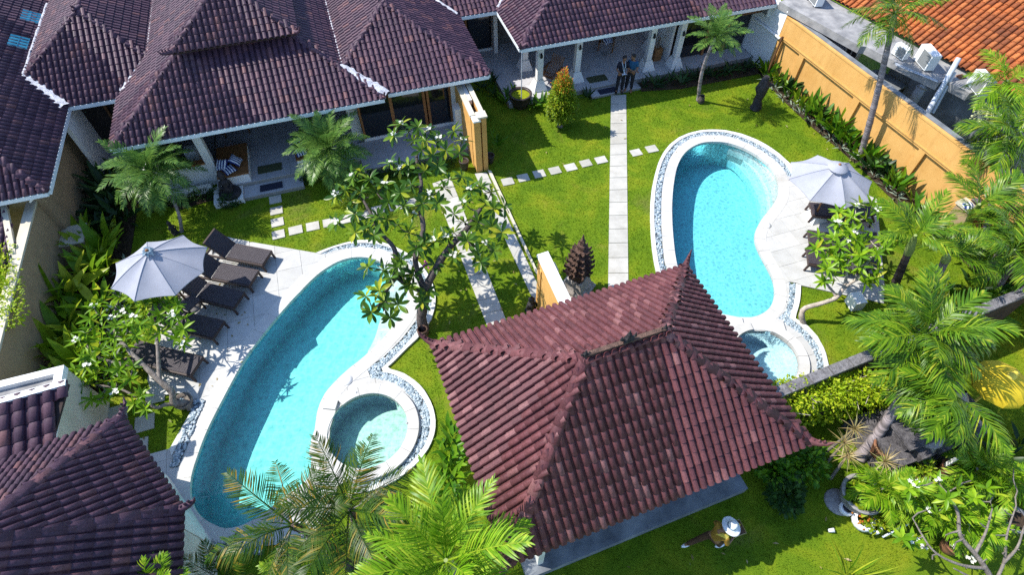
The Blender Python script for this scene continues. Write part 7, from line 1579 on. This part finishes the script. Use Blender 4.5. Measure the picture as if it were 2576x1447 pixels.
    tv = [J['hip'] + UP * .03 * s_, J['hip'] - UP * .03 * s_]; te = [(0, 1)]; tr = [(.150, .115), (.145, .115)]
    for sd in 'LR':
        k = len(tv); tv += [J['th' + sd], J['kn' + sd], J['kn' + sd].lerp(J['an' + sd], .92)]; te += [(1, k), (k, k + 1), (k + 1, k + 2)]; tr += [.105, .078, .064]
    tr = [tuple(x * s_ for x in r) if hasattr(r, '__len__') else r * s_ for r in tr]; skin_obj('trousers', tv, te, tr, cloth['legs'], t)
    mb = MB()
    for sd in 'LR':
        d = (J['to' + sd] - J['an' + sd]); d.z = 0; d.normalize(); c = J['an' + sd].lerp(J['to' + sd], .5); mb = MB(); mb.ball(Vector((c.x, c.y, p[2] + .035 if not cloth.get('foot') else c.z - .0)), (.13 * s_, .050 * s_, .040 * s_), 10, 6, Matrix.Translation(Vector((0, 0, 0)))) if False else mb.add([], [])
        fm = basis(d, UP.cross(d), UP, Vector((c.x, c.y, J['to' + sd].z + .008))) @ Matrix.Scale(s_, 4); mb.ball((0, 0, 0), (.135, .05, .042), 12, 6, fm); mb.build('shoe', M[cloth['shoe']], t)
    return t, J, hm
stand = dict(hip=(0, 0, .92), belly=(0, .01, 1.08), chest=(0, 0, 1.27), neck0=(0, 0, 1.40), neck=(0, .02, 1.47), head=(0, .05, 1.54), crown=(0, .06, 1.64), face=(0, .14, 1.49),
             shL=(-.17, 0, 1.36), elL=(-.24, .03, 1.09), wrL=(-.13, .24, 1.04), paL=(-.08, .31, 1.05), shR=(.17, 0, 1.36), elR=(.24, .03, 1.09), wrR=(.13, .24, 1.04), paR=(.08, .31, 1.05),
             thL=(-.09, 0, .84), knL=(-.10, .03, .47), anL=(-.11, 0, .08), toL=(-.13, .11, .035), thR=(.09, 0, .84), knR=(.11, .02, .47), anR=(.12, 0, .08), toR=(.14, .12, .035))
face_cam = math.pi                                    # body space looks along +y; turned to face the lawn
pA = F(18.02, 1.18, .05); pA = G('d', (1556, 232), .06)
tA, JA, hA = person(pA, math.pi + .12, stand, dict(shirt='navy', legs='trousers', shoe='hair', sleeve=.85), 'person in navy shirt with white lanyard holding a drone controller on the veranda step', 1.70)
c = (JA['paL'] + JA['paR']) / 2 - UP * .01; fwA = Vector((math.sin(-(math.pi + .12)) * -1 * -1, math.cos(math.pi + .12), 0)).normalized()
t = thing('remote_controller', 'white drone controller with a small screen held by the person in navy', 'controller', c.copy()); cm = basis(Vector((-fwA.y, fwA.x, 0)), fwA, UP, c + fwA * .02) 
mb = MB(); mb.box((0, 0, 0), (.17, .11, .05), M=cm); mb.build('case', M['plastic_white'], t)
mb = MB(); mb.box((0, .07, .055), (.15, .02, .095), M=cm @ Matrix.Rotation(-.5, 4, 'X')); mb.build('screen', M['glass'], t)
for sx in (-1, 1): mb = MB(); mb.tube([cm @ Vector((sx * .05, -.01, .025)), cm @ Vector((sx * .05, -.01, .05))], [.008, .011], 6); mb.build('stick', M['hair'], t)
for sx in (-1, 1): mb = MB(); mb.tube([cm @ Vector((sx * .06, .05, .02)), cm @ Vector((sx * .07, .14, .10))], .007, 5); mb.build('antenna', M['plastic_white'], t)
mb = MB(); n0 = JA['neck0'] + UP * .02
for sx in (-1, 1): q = JA['neck0'] + Vector((-fwA.y, fwA.x, 0)) * sx * .07; mb.tube([q + UP * .03, q.lerp(c, .25) + fwA * .10, (JA['chest'] + fwA * .165) + Vector((-fwA.y, fwA.x, 0)) * sx * .035 - UP * .05, c + UP * .03], .010, 5)
mb.build('lanyard', M['lanyard'], tA)
pB = G('d', (1580, 228), .06); poseB = dict(stand); poseB.update(wrL=(-.20, .22, 1.08), paL=(-.26, .26, 1.10), elL=(-.22, .05, 1.10), wrR=(-.02, .25, 1.10), paR=(-.10, .28, 1.10), elR=(.22, .08, 1.10), head=(-.03, .05, 1.54), crown=(-.03, .05, 1.64), face=(-.10, .13, 1.50))
poseB.update({k: (-poseB[k][0], *poseB[k][1:]) for k in ('head', 'crown', 'face')})
person(pB, math.pi - .35, poseB, dict(shirt='blue', legs='trousers', shoe='skin', sleeve=.8), 'person in blue shirt with folded arms looking at the controller beside the person in navy', 1.70)
# stooping gardener in mustard with a hat
pC = G('c3', (1450, 1225), 0); bend = dict(hip=(0, -.05, .84), belly=(0, -.02, 1.0), chest=(0, .03, 1.16), neck0=(0, .08, 1.28), neck=(0, .11, 1.34), head=(0, .15, 1.40), crown=(0, .18, 1.50), face=(0, .25, 1.35),
     shL=(-.17, .04, 1.25), elL=(-.25, .08, .98), wrL=(-.15, .29, .93), paL=(-.10, .36, .93), shR=(.17, .04, 1.25), elR=(.26, .08, .98), wrR=(.17, .30, .93), paR=(.13, .37, .93),
     thL=(-.09, -.05, .78), knL=(-.12, -.20, .44), anL=(-.14, -.52, .13), toL=(-.14, -.42, .05), thR=(.09, -.02, .78), knR=(.10, .20, .45), anR=(.11, .24, .08), toR=(.12, .36, .035))
rzC = math.atan2(*( -(G('c3', (1650, 1110), .8) - G('c3', (1500, 1130), .8)).xy)) ; dC = (G('c3', (1670, 1060), .8) - G('c3', (1480, 1130), .8)); rzC = math.atan2(dC.y, dC.x) - math.pi / 2
tC, JC, hC = person(pC, rzC, bend, dict(shirt='mustard', legs='brown', shoe='shell', sleeve=.95, hair=False), 'stooping person in mustard shirt and pale brimmed hat carrying a tray on the shaded lawn', 1.66)
hc = JC['crown'] + UP * .0; ax = (JC['crown'] - JC['head']).normalized(); hm2 = ax.to_track_quat('Z', 'Y').to_matrix().to_4x4(); hm2 = Matrix.Translation(hc) @ hm2
mb = MB(); mb.lathe([(.001, .125), (.05, .13), (.085, .11), (.098, .02), (.10, .0), (.19, -.02), (.215, -.012), (.215, -.022), (.10, -.012)], 26, hm2); hat = mb.build('hat', M['hat'], tC)
mb = MB(); mb.lathe([(.1005, .0), (.1025, .002), (.1005, .035), (.098, .035)], 26, hm2); mb.build('hat_band', M['cloth_blue'], hat)
c = (JC['paL'] + JC['paR']) / 2; dC.z = 0; dC.normalize(); t = thing('offering_tray', 'small square tray of offerings carried by the stooping person', 'tray', c.copy()); cm = basis(Vector((-dC.y, dC.x, 0)), -dC, UP, c + dC * .12 + UP * .03)
mb = MB(); mb.box((0, 0, 0), (.30, .30, .012), M=cm); mb.build('tray_base', M['wood_dark'], t)
for (x, y, a, b_) in ((0, .15, .31, .015), (0, -.15, .31, .015), (.15, 0, .015, .31), (-.15, 0, .015, .31)): mb = MB(); mb.box((x, y, .015), (a, b_, .035), M=cm); mb.build('tray_rim', M['dracaena'], t)
mb = MB()
for i in range(9): mb.ball(cm @ Vector((random.uniform(-.1, .1), random.uniform(-.1, .1), .025)), .028, 6, 4)
mb.build('offering', M['foil'], t)
mb = MB(); q = JC['shR'].lerp(JC['chest'], .2); mb.tube([q + UP * .09, JC['belly'] + UP * .13, JC['hip'] + UP * .16 - dC * .02], [.06, .07, .05], 7); mb.build('sash', M['foil'], tC)
